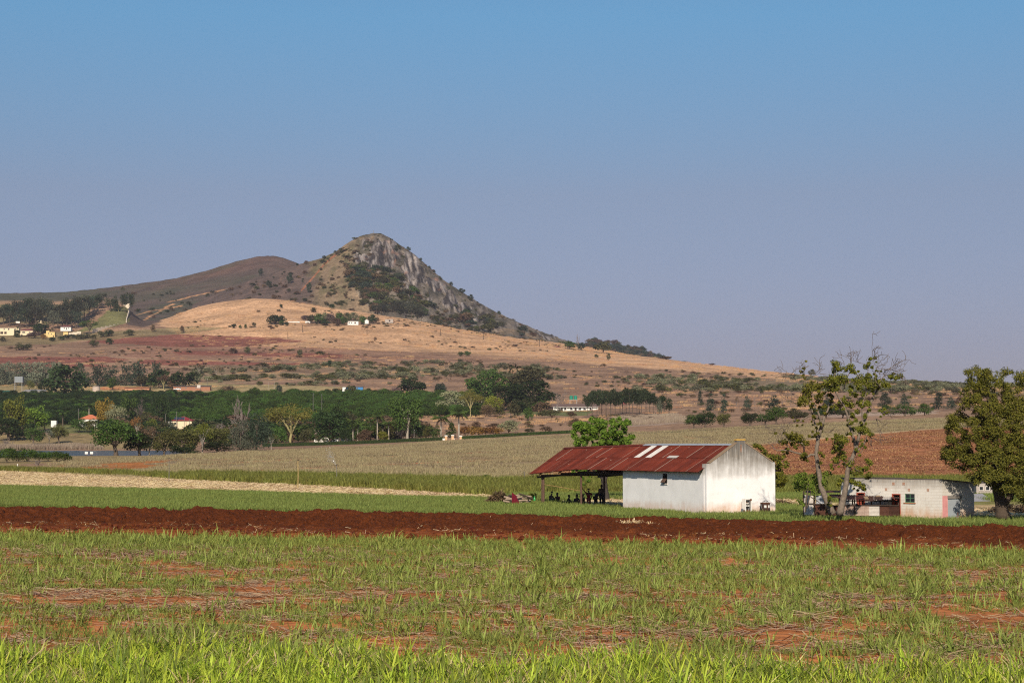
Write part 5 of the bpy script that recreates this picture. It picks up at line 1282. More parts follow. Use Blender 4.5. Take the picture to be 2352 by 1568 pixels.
# three on the ridge line
house(1211.5, 2120, 12, 6, 3.0, 'flat', CREAM, WHW, 'long cream house on the grassy ridge', z=zrow(800.5, 2120), ov=.15, wins=[(-4, 1.5, 1.1, 1.3), (-1.4, 1.5, 1.1, 1.3), (1.4, 1.5, 1.1, 1.3), (4.2, 1.5, 1.1, 1.3)])
house(1251, 2110, 8, 6, 2.5, 'hip', WHW, DRED, 'small white house with dark roof in the middle of the ridge', z=zrow(801.5, 2110), rise=1.3, wins=[(2, 1.4, 1, 1)], doors=[(-1, 1, 2)])
house(1277, 2095, 10.5, 6, 2.8, 'hip', WHW, DRED, 'white house with dark red roof beside the bright green ridge tree', z=zrow(803, 2095), rise=1.4, ov=.5, wins=[(1, 1.5, 1, 1.2), (3, 1.5, 1, 1.2)])
# far left village
r_ = house(14, 2070, 15.5, 8, 6.6, 'mono', CREAM, GREYR, 'big cream two storey house with an open carport', z=zrow(767, 2070), rise=.4, wins=[(6 - 4.2, 5.2, 1.8, 1.6), (-3, 5.2, 1.4, 1.4)], doors=[(-5.6, 3.2, 2.6), (-1.6, 2.6, 2.6)])
for k in range(4):
    mb = MB(); mb.prism([(7.9 + k * 1.1, -.3, 7.0), (8.35 + k * 1.1, -.3, 7.0), (9.6 + k * 1.1, -.3, 3.2), (9.15 + k * 1.1, -.3, 3.2)], (0, .4, 0), None); mb.build('carport_brace', CREAM, r_)
house(32, 2090, 9, 6, 7.4, 'mono', CREAM, DRED, 'tall cream block rising behind the two storey house', z=zrow(768, 2090), rise=.5, ov=.2)
house(59, 2066, 14, 8, 3.6, 'hip', CREAM, DRED, 'cream single storey house with dark red roof and wide windows', z=zrow(766.8, 2066), rise=2.0, wins=[(-3, 1.8, 3.4, 1.5), (3.0, 1.8, 1, 1.3)])
r_ = house(114, 2062, 9.4, 7, 5.3, 'flat', YELW, YELW, 'yellow double storey house with stepped parapets', z=zrow(774, 2062), ov=.05, wins=[(-2.0, 4.0, .8, 1.6), (1.2, 3.2, 1.2, 1.0)], doors=[(3.2, 1, 2)])
MB().box(-4.6, -1.2, .1, 6, 5.2, 6.9).build('roof_block', YELW, r_); MB().box(-7.0, -4.75, .3, 6, -1, 3.8).build('side_wing', YELW, r_)
house(103, 2090, 6, 6, 5.2, 'hip', PEACH, DRED, 'small peach house with red roof behind the yellow one', z=zrow(774, 2090), rise=1.4)
house(149, 2110, 11.4, 7, 3.3, 'hip', WHW, DRED, 'white house with low dark red roof left of the umbrella tree', z=zrow(757, 2110), rise=1.8, ov=.8, wins=[(-1.5, 1.6, 1.6, 1.3), (3.3, 1.6, 1, 1.3)], doors=[(.9, 1, 2.1)])
house(38.5, 2160, 4.6, 4, 3.1, 'flat', WHW, WHW, 'small white block house under the dark wood', 'hut', z=zrow(744.5, 2160), ov=.05)
house(26, 2165, 8, 1, 1.6, 'flat', WHW, WHW, 'low white terrace wall left of the small block house', 'terrace_wall', z=zrow(744.5, 2165), ov=.02, cat='wall')
r_ = house(103, 2030, 10.5, 5, 2.0, 'flat', WHW, WHW, 'roofless white ruin standing in the dry scrub', 'ruin', z=zrow(787, 2030), ov=.0, cat='ruin', wins=[(-2.5, 1.2, 1, .8), (.6, 1.2, 1, .8)])
MB().box(.5, 5.6, -.6, 1.5, 2.17, 2.6).build('slab', WHW, r_)
house(18, 2010, 17, 6, 2.2, 'flat', GREYW, GREYR, 'long low grey building with dark open front', 'farm_shed', z=zrow(794, 2010), ov=.4, cat='shed', doors=[(-2, 4, 1.8), (3, 3, 1.8)], wins=[(6, 1.2, 1.6, 1)])  # wide dark door panels paint the shade inside the open front
house(149, 2080, 5, 4, 2.6, 'flat', YELW, YELW, 'little yellow hut behind dark bushes', 'hut', z=zrow(768, 2080), ov=.05)
house(86, 2165, 7, 5, 3.0, 'flat', CREAM, GREYR, 'white building glimpsed low inside the dark wood', z=zrow(742, 2165), ov=.1, wins=[(-1.5, 1.6, 1, 1), (1.5, 1.6, 1, 1)])
# boundary wall of the compound
bw_ = empty('boundary_wall', at(212, 760, 2095)[:], 0, 'white stepped boundary wall around the green slope', 'wall')
WALLP = plain('boundary_plaster', (.62, .52, .40), .9, .1, .5)
L0 = bw_.location
for k in range(8):
    a, b_ = 212 + k * 9.6, 212 + (k + 1) * 9.6; top = 754 - k * 1.95; bot = 762 - k * 2.25
    p, q = at(a, top, 2095 + k * 8), at(b_, top, 2095 + k * 8 + 8); zb = at(a, bot, 2095 + k * 8).z - 4
    mb = MB(); mb.prism([(p.x, p.y, zb), (q.x, q.y, zb), (q.x, q.y, p.z), (p.x, p.y, p.z)], (0, .4, 0), None); wb(mb, 'wall_panel', WALLP, bw_)
for k in range(3):
    a, b_ = 157 + k * 9.7, 157 + (k + 1) * 9.7; p, q = at(a, 764 - k * 1.5, 2090), at(b_, 764 - k * 1.5, 2090)
    mb = MB(); mb.prism([(p.x, p.y, p.z - 5), (q.x, q.y, p.z - 5), (q.x, q.y, p.z), (p.x, p.y, p.z)], (0, .4, 0), None); wb(mb, 'wall_panel', WALLP, bw_)
up = [(289, 738), (289.5, 732), (292, 724), (294, 716), (296, 707), (298.5, 696)]
for (a, r0), (b_, r1) in zip(up, up[1:]):
    p, q = at(a, r0, np.interp(r0, [696, 740], [2290, 2150])), at(b_, r1, np.interp(r1, [696, 740], [2290, 2150])); mb = MB()
    mb.prism([(p.x, p.y, p.z), (q.x, q.y, q.z), (q.x, q.y, q.z - 6), (p.x, p.y, p.z - 6)], (.9, .1, 0), None); wb(mb, 'wall_panel', WALLP, bw_)
for a, b_, r0, r1 in ((272, 285, 702, 699), (285, 298.5, 698.5, 696)):
    p, q = at(a, r0, 2285), at(b_, r1, 2285); mb = MB(); mb.prism([(p.x, p.y, p.z - 6), (q.x, q.y, q.z - 6), (q.x, q.y, q.z), (p.x, p.y, p.z)], (0, .4, 0), None); wb(mb, 'wall_panel', WALLP, bw_)
# small white buildings far behind the big tree at the right
house(2198, 168, 4.2, 3, .85, 'cross', WHW, GREYR, 'small white shed with grey roof behind the big tree', 'shed', z=zrow(1178, 168) - .3, yaw=-.9, rise=1.1, cat='shed')
house(2258, 180, 1.5, 1.5, 2.9, 'flat', GREYW, DARKR, 'narrow grey block tower just left of the thick trunk', 'block_tower', z=zrow(1180, 180), ov=.05, cat='outbuilding', wins=[(-.3, 2.4, .45, .45), (.3, 2.4, .45, .45)])
house(2315, 178, 7, 3, .9, 'flat', WHW, WHW, 'low white wall of a building right of the thick trunk', 'low_building', z=zrow(1176, 178), ov=.0, cat='building')
house(2352, 176, 4, 3, 1.0, 'gable', WHW, GREYR, 'white shed with grey roof cut by the right edge', 'shed', z=zrow(1178, 176), rise=.8, cat='shed')
# ------------------------------------------------------------------ trees and shrubs, one object each
trl = random.Random(21)
BK = dict(broad=BARK, oak=BARK, cone=BARK, flat=BARKY, pine=BARK, gum=BARK, bush=BARK, sparse=BARKP, round=BARK)
NAMES = dict(broad='broadleaf_tree', oak='feathery_tree', cone='conical_tree', flat='umbrella_tree', pine='pine_tree', gum='gum_tree', bush='shrub', sparse='thin_tree', round='round_tree', bare='bare_tree', barebush='bare_shrub')
def T(kind, px, base, top, w, mat, label, Y=None, group=None, surf=None, name=None, cat=None, bark=None):
    if surf is not None: p = surf(px, base); Y = p.y
    else:
        if Y is None: Y = gy(px, base, 300)
        p = ground(px, Y)
    h = max(.4, zrow(top, Y) - p.z); wm = w * Y / F
    s = trl.randrange(3)
    shrub = kind in ('bush', 'barebush')
    root = empty(name or NAMES[kind], (p.x, p.y, p.z - .02 * h), trl.uniform(0, 6.28), label, cat or ('shrub' if shrub else 'tree'), group, scale=(wm, wm, h))
    if kind in ('bare', 'barebush'):
        link('branches', TRK[kind, s], bark or TWIG, root); return root
    link('stems' if kind == 'bush' else 'trunk', TRK[kind, s], bark or BK[kind], root)
    link('crown', CRN[kind, s] if Y < 1180 and wm * F / Y > 30 else CRN[kind, s, 'far'], leaf(mat), root)
    return root

# --- by the lake and along the front of the tree belt
T('broad', 268, 1047, 963, 112, 'green', 'biggest dark green spreading tree on the near lake shore', Y=449)
T('broad', 322, 1046, 990, 72, 'dark', 'dark tree with low boughs just right of the big shore tree', Y=455)
T('sparse', 344, 1044, 976, 52, 'brown', 'brownish half bare tree with a white trunk by the lake', Y=456)
T('broad', 378, 1042, 984, 60, 'olive', 'olive brown tree with twin pale stems right of the white trunk', Y=470)
T('broad', 423, 1040, 979, 66, 'olive', 'dense olive tree below the solar panel house', Y=478)
T('sparse', 466, 1036, 970, 52, 'shade', 'yellow green airy tree right of the solar panel house', Y=490)
T('sparse', 466, 1036, 972, 46, 'lime', 'lime green tree overlapping the yellow green one by the field edge', Y=494)
T('broad', 500, 1034, 978, 58, 'olive', 'olive green tree left of the silvery pair', Y=500)
T('bush', 425, 1044, 1020, 70, 'dark', 'low dark shrub at the field edge below the olive tree', Y=468)
T('bush', 500, 1036, 1012, 70, 'dark', 'low dark shrub in front of the olive green tree', Y=490)
T('oak', 552, 1033, 962, 62, 'silver', 'silvery grey tree, the left and paler of the pair', Y=520)
T('oak', 590, 1033, 947, 78, 'bluegreen', 'tall blue green tree with silvery tip, right of the pair', Y=526)
T('bare', 557, 1030, 905, 92, None, 'large bare grey tree with upright branches behind the silvery pair', Y=690)
T('flat', 666, 1018, 926, 116, 'acacia', 'wide yellow green umbrella tree with pale yellow limbs', Y=655)
T('bush', 640, 1022, 978, 36, 'green', 'fresh green shrub under the left side of the umbrella tree', Y=648)
T('sparse', 624, 1030, 994, 34, 'olive', 'slim young tree with a white stem at the hedge end', Y=560)
T('round', 758, 1016, 943, 92, 'dark', 'very dark dense tree right of the umbrella tree', Y=660)
T('bush', 706, 1020, 984, 34, 'hill', 'dull shrub hiding the left end of the garden house', Y=652)
T('bush', 795, 1014, 982, 32, 'dark', 'dark shrub hiding the right end of the garden house', Y=654)
T('round', 782, 1012, 929, 52, 'dark', 'dark upright tree rising behind the very dark dense one', Y=690)
T('broad', 936, 1012, 904, 72, 'green', 'tall tree with big leaves and a pale straight trunk above the hedge', Y=668, bark=BARKP)
T('bush', 839, 1012, 986, 36, 'brown', 'brown dry shrub among the palm trunks', Y=662)
T('barebush', 925, 1010, 974, 52, None, 'purple grey bare shrub beside the tall pale trunk', Y=672)
T('bush', 957, 1010, 976, 26, 'dark', 'dark narrow shrub right of the tall pale trunk', Y=672)
T('bush', 978, 1010, 975, 34, 'olive', 'olive shrub left of the grey cypress pair', Y=674)
T('cone', 1004, 1010, 976, 26, 'green', 'rounded green cypress left of the gate palm', Y=668)
T('cone', 1037, 1008, 968, 30, 'green', 'broad green cypress between the two gate palms', Y=672)
ORD = ('first', 'second', 'third', 'fourth', 'fifth', 'sixth', 'seventh', 'eighth', 'ninth')
for i, (px, top, w) in enumerate(((1068, 978, 26), (1084, 976, 28), (1100, 980, 26), (1116, 981, 26), (1132, 979, 28), (1146, 983, 24))):
    T('bush', px, 1006, top, w, 'rust', ORD[i] + ' rusty tinted shrub from the left, right of the gate palms', Y=680, group='rusty shrubs behind the right hedge')
T('bush', 1170, 1003, 965, 54, 'scrub', 'pale silver green shrub at the right end of the rusty row', Y=690)
T('bush', 880, 1012, 990, 26, 'lime', 'small lime green shrub beside the thatched shelter', Y=650)
T('bush', 905, 1008, 985, 36, 'green', 'green shrub in front of the grassy gap behind the palms', Y=700)
# --- garden woodland in the middle
T('broad', 943, 905, 866, 58, 'dark', 'dark domed tree standing behind the orchard', Y=1275)
T('bush', 910, 905, 889, 26, 'mauve', 'mauve blossoming shrub at the foot of the dark domed tree', Y=1268)
T('round', 1012, 905, 880, 32, 'bluegreen', 'small round dark tree right of the domed tree behind the orchard', Y=1275)
T('broad', 1123, 940, 847, 92, 'green', 'tall fresh green tree, left of the two highest in the garden', Y=1120)
T('broad', 1211, 940, 838, 114, 'hill', 'highest broad tree of the garden, with an olive crown', Y=1130)
T('round', 1224, 945, 872, 106, 'dark', 'massive dark green tree in front of the highest one', Y=1075)
T('round', 1154, 945, 884, 70, 'dark', 'dark tree between the two highest garden trees', Y=1080)
T('round', 1180, 943, 878, 66, 'dark', 'dark tree filling the gap left of the massive one', Y=1085)
T('flat', 1081, 952, 892, 50, 'acacia', 'small umbrella tree with a crooked yellow trunk', Y=985)
T('round', 1131, 944, 908, 42, 'lime', 'lime green tree in front of the garden woodland', Y=1020)
T('round', 1038, 946, 896, 64, 'scrub', 'grey green tree left of the crooked yellow trunk', Y=1020)
T('round', 1072, 944, 908, 60, 'hill', 'dull green tree behind the crooked yellow trunk', Y=1035)
T('bush', 1120, 955, 927, 38, 'brown', 'grey brown shrub below the lime green tree', Y=985)
T('bush', 1146, 955, 930, 30, 'olive', 'olive shrub right of the grey brown shrub', Y=990)
T('round', 1182, 960, 926, 28, 'hill', 'little grey green tree alone on the lawn', Y=950)
T('bush', 1213, 970, 934, 22, 'green', 'upright fresh green shrub on the dry grass', Y=890)
T('bush', 1266, 962, 940, 54, 'hill', 'wide dull shrub in front of the long verandah house', Y=930)
T('bush', 1311, 960, 945, 24, 'brown', 'brown shrub right of the wide dull shrub', Y=935)
T('bare', 1284, 945, 892, 48, None, 'grey leafless tree beside the long verandah house', Y=1030)
T('bush', 1343, 985, 968, 16, 'green', 'single green shrub behind the shed tree', Y=800)
T('bush', 1135, 985, 972, 38, 'brown', 'low rounded brown thicket on the dry grass', Y=790)
T('bush', 1092, 985, 968, 22, 'brown', 'brown shrub left of the rounded brown thicket', Y=800)
T('bush', 940, 1000, 980, 40, 'dark', 'dark round shrub behind the bare purple shrub', Y=700)
for i, (px, top, w) in enumerate(((1350, 902, 22), (1360, 896, 26), (1371, 895, 26), (1382, 893, 26), (1392, 896, 26), (1402, 892, 28), (1413, 899, 26), (1424, 898, 26), (1445, 889, 28), (1453, 900, 26), (1463, 894, 26), (1473, 896, 26), (1484, 891, 26), (1492, 899, 26), (1500, 902, 22), (1438, 896, 26), (1378, 900, 28), (1430, 902, 28), (1468, 901, 26))):
    T('pine', px, 962, top, w, 'pine', 'tall pine with bare trunk in the grove beside the long white house', Y=905 + (i * 37) % 70, group='pines of the grove')
T('pine', 1435, 962, 898, 10, 'magenta', 'magenta flowering climber among the pine tops', Y=970, name='flowering_climber', cat='climber')
T('round', 1526, 948, 906, 38, 'dark', 'dark round tree at the right end of the pine grove', Y=960)
T('bush', 1515, 955, 915, 12, 'silver', 'pale narrow shrub in front of the dark round tree', Y=930)
# --- right middle distance
for px, base, top, w, mt, lb in ((1594, 984, 951, 42, 'green', 'left of three bushy trees behind the barn roof'), (1620, 984, 942, 50, 'dark', 'middle and tallest of three bushy trees behind the barn roof'), (1662, 982, 947, 36, 'olive', 'right of three bushy trees behind the barn roof, rather open'),
    (1722, 979, 946, 44, 'dark', 'dark bushy tree right of the open one'), (1757, 976, 950, 44, 'green', 'green bushy tree in the middle of the row'), (1783, 975, 934, 50, 'green', 'tall green bushy tree left of the leaning bare tree'),
    (1826, 970, 939, 54, 'hill', 'dull green bushy tree behind the leaning bare tree'), (1895, 962, 929, 64, 'dark', 'dark bushy tree seen through the bare branches'), (1935, 960, 938, 40, 'hill', 'low dull bushy tree between the two bare crowns')):
    T('broad', px, base, top, w, mt, lb, Y=gy(px, base, 560))
for px, base, top, w, lb in ((1608, 930, 895, 15, 'slim dark conifer, first on the slope right of the grove'), (1632, 943, 902, 28, 'wider grey conifer second on the slope right of the grove'), (1663, 946, 903, 22, 'tall grey conifer third on the slope right of the grove'),
    (1715, 944, 909, 20, 'lone pointed conifer in the middle of the slope'), (1778, 940, 906, 30, 'grey conifer above the green bushy trees'), (1900, 945, 905, 30, 'grey conifer seen through the bare branches'), (2033, 936, 899, 42, 'dark conifer group right of the bare crowns'),
    (2077, 936, 905, 26, 'pointed conifer left of the thin pole'), (2156, 948, 899, 30, 'tall dark conifer left of the great right hand tree'), (2184, 945, 912, 26, 'conifer half hidden by the great right hand tree')):
    T('cone', px, base, top, w, 'bluegreen', lb, Y=gy(px, base, 800))
for px, base, top, w, lb in ((2040, 956, 928, 40, 'left of two rounded green bushes beyond the store'), (2078, 957, 927, 56, 'larger of two rounded green bushes beyond the store'), (2123, 954, 927, 36, 'separate round bush near the great right hand tree')):
    T('round', px, base, top, w, 'green', lb, Y=gy(px, base, 560))
T('sparse', 1692, 950, 910, 14, 'brown', 'thin dead looking tree on the brown slope', Y=1010, bark=TWIG)
# --- skyline of the right slope
for px, base, top, w, mt, lb in ((1865, 868, 848, 16, 'hill', 'lone round tree on the skyline above the leaning bare tree'), (2091, 884, 872, 14, 'hill', 'small round tree on the right skyline'), (2152, 886, 873, 26, 'brown', 'wide grey tree on the right skyline'),
    (1531, 829, 818, 30, 'brown', 'wide brown bush at the foot of the distant ridge'), (1572, 836, 829, 14, 'hill', 'small bush on the tan skyline'), (1636, 842, 834, 14, 'brown', 'brown bush midway along the tan skyline')):
    T('round', px, base, top, w, mt, lb, Y=2080)
# --- left: around the orange roof and the lake
T('broad', 30, 1003, 910, 66, 'shade', 'tall sunlit tree at the far left above the lake', Y=905)
T('broad', 77, 985, 931, 66, 'fresh', 'rounded fresh green tree left of the tiny white outbuilding', Y=930)
T('broad', 104, 980, 942, 30, 'green', 'narrower green tree touching the tiny white outbuilding', Y=945)
T('round', 22, 1006, 960, 84, 'dark', 'dark mass of foliage below the tall sunlit tree', Y=885)
T('round', 66, 1004, 972, 52, 'dark', 'dark foliage below the rounded fresh green tree', Y=888)
T('broad', 78, 1024, 978, 48, 'green', 'left of three low trees on the far lake bank', Y=856)
T('sparse', 114, 1021, 985, 30, 'silver', 'thin grey tree in the middle of the far lake bank', Y=862)
T('broad', 137, 1019, 975, 42, 'olive', 'right of three low trees on the far lake bank, olive', Y=866)
T('barebush', 20, 1031, 1008, 38, None, 'leafless grey shrub by the reeds at the left edge', Y=840)
T('round', 183, 987, 960, 48, 'green', 'broad shrub hiding the orange roofed house', Y=930)
T('round', 212, 984, 962, 28, 'olive', 'flowering olive shrub in front of the orange roofed house', Y=928)
T('broad', 244, 984, 915, 40, 'gold', 'golden brown tree right of the orange roof', Y=945)
T('broad', 268, 990, 929, 48, 'scrub', 'grey leaved tree right of the golden one', Y=930)
T('round', 252, 994, 962, 38, 'dark', 'dark shrub at the foot of the golden tree', Y=915)
T('broad', 297, 988, 907, 44, 'green', 'green tree rising behind the grey leaved one', Y=965)
T('bare', 325, 990, 910, 44, None, 'purplish bare tree between two green ones', Y=960, bark=plain('twig_mauve', (.13, .095, .09), .9))
T('round', 330, 992, 950, 40, 'hill', 'dull thicket at the foot of the purplish bare tree', Y=925)
T('round', 366, 984, 904, 40, 'dark', 'tall dark green tree left of the solar panel house', Y=962)
T('cone', 349, 955, 901, 14, 'dark', 'narrow pointed tree behind the tall dark one', Y=985)
T('sparse', 316, 1000, 955, 30, 'rust', 'small reddish tree above the lake', Y=880)
T('round', 349, 990, 961, 24, 'shade', 'yellow green shrub at the foot of the tall dark tree', Y=905)
T('round', 292, 1000, 968, 46, 'olive', 'olive shrub behind the big shore tree', Y=880)
T('bush', 395, 990, 968, 24, 'silver', 'silvery shrub at the left wall of the solar panel house', Y=900)
T('round', 455, 994, 968, 32, 'scrub', 'grey green shrub right of the solar panel house', Y=900)
T('barebush', 508, 1000, 968, 52, None, 'brown bare thicket left of the large bare tree', Y=760)
for i, (px, top, w) in enumerate(((-6, 1029, 40), (18, 1028, 44), (44, 1029, 42), (68, 1031, 40), (92, 1036, 36), (112, 1037, 32), (132, 1036, 36), (151, 1040, 28))):
    T('bush', px, 1064, top, w, 'citrus', ORD[i] + ' from the left of the dark citrus bushes before the lake', Y=418 - px * .12, group='citrus bushes before the lake')
T('barebush', 88, 1072, 1054, 34, None, 'dry reddish shrub in front of the citrus bushes', Y=380)
# --- shelter belt and farmyard
for i, (px, top, w) in enumerate(((-8, 832, 30), (8, 834, 28), (22, 830, 28), (38, 833, 28), (53, 831, 30), (68, 834, 28), (83, 830, 30), (98, 833, 28), (114, 831, 28), (130, 830, 30))):
    T('oak', px, 884, top, w * 1.25, 'silver', 'silvery tree in the dense shelter belt left of the huge dark tree', Y=1415 + i % 3 * 14, group='shelter belt trees on the left')
T('oak', 180, 887, 832, 34, 'bluegreen', 'feathery tree at the right end of the dense shelter belt', Y=1405)
T('oak', 199, 886, 853, 16, 'bluegreen', 'small feathery tree just right of the dense shelter belt', Y=1400)
for px, top, w, lb in ((224, 836, 32, 'first feathery tree after the gap in the shelter belt'), (254, 838, 36, 'second feathery tree after the gap, wide and low'), (290, 837, 28, 'third feathery tree after the gap, slender'), (320, 831, 42, 'fourth and tallest feathery tree after the gap'), (359, 831, 26, 'last feathery tree on the right of the shelter belt')):
    T('oak', px, 888, top, w * 1.25, 'bluegreen', lb, Y=1402)
T('round', 150, 912, 838, 96, 'dark', 'huge dark tree towering over the farm sheds', Y=1270)
T('round', 366, 892, 848, 54, 'dark', 'dark tree over the yard, left of the wide one', Y=1375)
T('broad', 423, 892, 852, 60, 'dark', 'wide dark tree shading the low shed at the yard edge', Y=1365)
T('round', 325, 892, 861, 36, 'hill', 'dull green tree behind the flat roofed orange shed', Y=1390)
T('flat', 376, 892, 860, 30, 'brown', 'brown umbrella tree between the two dark yard trees', Y=1362)
T('bush', 397, 894, 875, 36, 'brown', 'brown shrub behind the parked white pickup', Y=1368)
T('round', 258, 893, 866, 24, 'green', 'small green tree beside the round reservoir', Y=1350)
T('bush', 54, 909, 899, 12, 'bluegreen', 'grey green conifer like shrub by the long pale shed', Y=1280)
T('bush', 205, 912, 900, 44, 'scrub', 'pale blossoming shrub below the round reservoir', Y=1265)
T('bush', 95, 893, 880, 20, 'dark', 'dark shrub under the shelter belt', Y=1360)
T('bush', 120, 893, 878, 22, 'olive', 'olive shrub at the left foot of the huge dark tree', Y=1362)
T('bush', 68, 890, 874, 20, 'olive', 'yellowish shrub right of the water tank stand', Y=1365)
T('sparse', 458, 866, 834, 34, 'hill', 'grey dull tree alone on the slope above the yard', Y=gy(458, 863, 1300))
T('sparse', 497, 866, 838, 34, 'brown', 'brownish thin tree right of the grey dull one', Y=gy(497, 864, 1300))
T('bush', 520, 905, 886, 40, 'brown', 'wide dry shrub at the right end of the yard', Y=1290)
T('bush', 532, 908, 894, 20, 'dark', 'dark shrub beside the wide dry one', Y=1275)
T('round', 587, 908, 889, 18, 'green', 'small green tree at the back left of the orchard', Y=1300)
T('round', 641, 907, 884, 14, 'bluegreen', 'upright dark tree at the back edge of the orchard', Y=1300)
T('round', 707, 905, 896, 14, 'brown', 'brown round shrub at the back of the orchard', Y=1290)
T('round', 752, 905, 893, 18, 'dark', 'dark shrub left of the blue and white building', Y=1280)
T('round', 772, 905, 892, 30, 'dark', 'wide dark shrub touching the blue and white building', Y=1265)
T('round', 806, 903, 885, 34, 'olive', 'brownish green tree in front of the blue and white building', Y=1255)
# --- bushes on the slopes
for px, base, top, w, mt, lb in ((52, 804, 788, 40, 'hill', 'wide dull bush left on the red slope'), (213, 797, 781, 22, 'hill', 'round dull bush below the stepped wall'), (250, 791, 777, 18, 'dark', 'dark bush on the edge of the red field'), (757, 842, 827, 15, 'dark', 'single very dark bush in the middle of the slope'),
    (568, 813, 796, 16, 'hill', 'lone grey bush on the red strips'), (689, 819, 802, 14, 'hill', 'small upright bush on the red strips'), (1057, 818, 807, 14, 'green', 'left of two small round trees on the tan slope'), (1073, 818, 806, 17, 'green', 'right of two small round trees on the tan slope'), (735, 815, 806, 22, 'olive', 'olive bush on the brown band'),
    (536, 812, 798, 20, 'brown', 'brown bush left of the lone grey bush'), (1398, 828, 811, 9, 'hill', 'tiny bush below the olive ridge tree'), (665, 852, 842, 18, 'dark', 'small dark bush in the silvery scrub'), (350, 762, 745, 12, 'brown', 'thin brown bush beside the dirt track'), (417, 765, 748, 10, 'brown', 'thin brown bush at the foot of the tan hill'),
    (1370, 822, 813, 10, 'dark', 'dark speck of a bush on the brown slope'), (128, 875, 862, 1, 'dark', '')):
    if lb: T('round' if w < 30 else 'bush', px, base, top, w, mt, lb, Y=gy(px, base, 1300))
# --- village trees
for px, base, top, w, mt, lb in ((628, 746, 723, 32, 'dark', 'left of two dark round trees over the village'), (643, 744, 724, 24, 'dark', 'right of two dark round trees over the village'), (537, 754, 743, 13, 'dark', 'dark bush left of the first white hut'), (551, 755, 746, 7, 'green', 'tiny green bush beside the first white hut'), (563, 754, 744, 8, 'green', 'small bush covering the first white hut'),
    (582, 752, 740, 9, 'hill', 'thin grey tree right of the first white hut'), (831, 746, 724, 19, 'green', 'green round tree left of the gabled hut'), (854, 744, 722, 19, 'dark', 'dark round tree right of the gabled hut'), (719, 718, 706, 14, 'hill', 'round bush on the tan hill above the village'), (761, 710, 698, 13, 'dark', 'dark bush on the tan crest'), (644, 708, 698, 9, 'dark', 'small dark tree alone on the tan hill'),
    (645, 748, 735, 12, 'green', 'green bush before the tall peach hut'), (657, 749, 739, 10, 'dark', 'dark bush before the long white village house')):
    T('round', px, base, top, w, mt, lb, Y=gy(px, base, 1700))
for px, base, top, w, mt in ((715, 742, 722, 22, 'hill'), (730, 744, 720, 24, 'green'), (745, 742, 718, 24, 'scrub'), (760, 743, 719, 24, 'mauve'), (778, 744, 718, 26, 'green'), (795, 742, 718, 24, 'hill'), (812, 737, 717, 22, 'scrub'), (745, 748, 732, 22, 'dark'), (772, 749, 730, 20, 'brown'), (790, 747, 729, 16, 'green'), (700, 735, 724, 18, 'mauve'), (865, 742, 728, 16, 'brown')):
    T('round', px, base, top, w, mt, 'bushy tree in the thicket right of the village houses', Y=gy(px, base, 1700), group='thicket trees in the village')
for i, (px, base, top, w) in enumerate(((864, 732, 698, 18), (876, 731, 696, 20), (888, 727, 700, 16), (908, 738, 692, 20), (920, 739, 690, 20), (932, 739, 694, 20), (944, 741, 690, 20), (957, 742, 697, 18), (968, 742, 703, 16))):
    T('gum', px, base, top, w * 1.35, 'gum', ORD[i] + ' from the left of the tall gum trees below the peak', Y=2290 + i % 3 * 12, group='gum trees at the foot of the peak')
T('round', 972, 727, 705, 24, 'green', 'bright green tree right of the gum trees', surf=on_peak)
for px, base, top, w, lb in ((599, 634, 616, 11, 'small tree alone on the dark hill'), (617, 661, 644, 13, 'dark shrub on the shoulder below the dark hill'), (666, 651, 629, 14, 'taller tree on the burnt shoulder'), (710, 673, 648, 11, 'narrow dark tree at the edge of the burnt shoulder')):
    T('round', px, base, top, w, 'bluegreen', lb, surf=on_peak if px > 610 else on_dome)
for px, base, top, w, lb in ((745, 595, 587, 10, 'grey bush on the saddle left of the peak'), (771, 581, 575, 9, 'bush on the left skyline of the peak'), (938, 577, 566, 11, 'bush on the skyline right of the summit'), (910, 579, 563, 10, 'dark tree in the gully right of the cliff'), (966, 600, 592, 8, 'first bush down the right skyline'),
    (985, 618, 610, 9, 'second bush down the right skyline'), (997, 627, 620, 8, 'third bush down the right skyline'), (1036, 657, 647, 10, 'round bush halfway down the right skyline'), (1060, 674, 662, 16, 'leafy patch below the halfway bush'), (1081, 690, 676, 13, 'tall bush low on the right skyline'), (1146, 724, 714, 11, 'lower bush near the foot of the right skyline')):
    T('round', px, base, top, w, 'bluegreen', lb, surf=on_peak)
# --- ridge houses
T('round', 1308, 810, 782, 30, 'green', 'bright green round tree beside the ridge houses', Y=2085)
T('bare', 1328, 808, 764, 18, None, 'tall bare grey tree on the ridge', Y=2100)
T('round', 1336, 810, 789, 20, 'bluegreen', 'dark tree below the tall bare one on the ridge', Y=2088)
T('broad', 1386, 815, 784, 38, 'hill', 'broad olive tree at the right end of the ridge', Y=2070)
T('round', 1178, 801, 787, 11, 'dark', 'dark oval tree left of the long cream ridge house', Y=2120)
T('round', 1166, 800, 790, 9, 'dark', 'small dark tree furthest left on the ridge', Y=2125)
T('round', 1195, 803, 793, 9, 'green', 'green bush touching the long cream ridge house', Y=2112)
T('round', 1231, 805, 795, 16, 'green', 'green bush right of the long cream ridge house', Y=2105)
T('round', 1319, 813, 803, 8, 'dark', 'tiny dark bush below the bright green ridge tree', Y=2070)
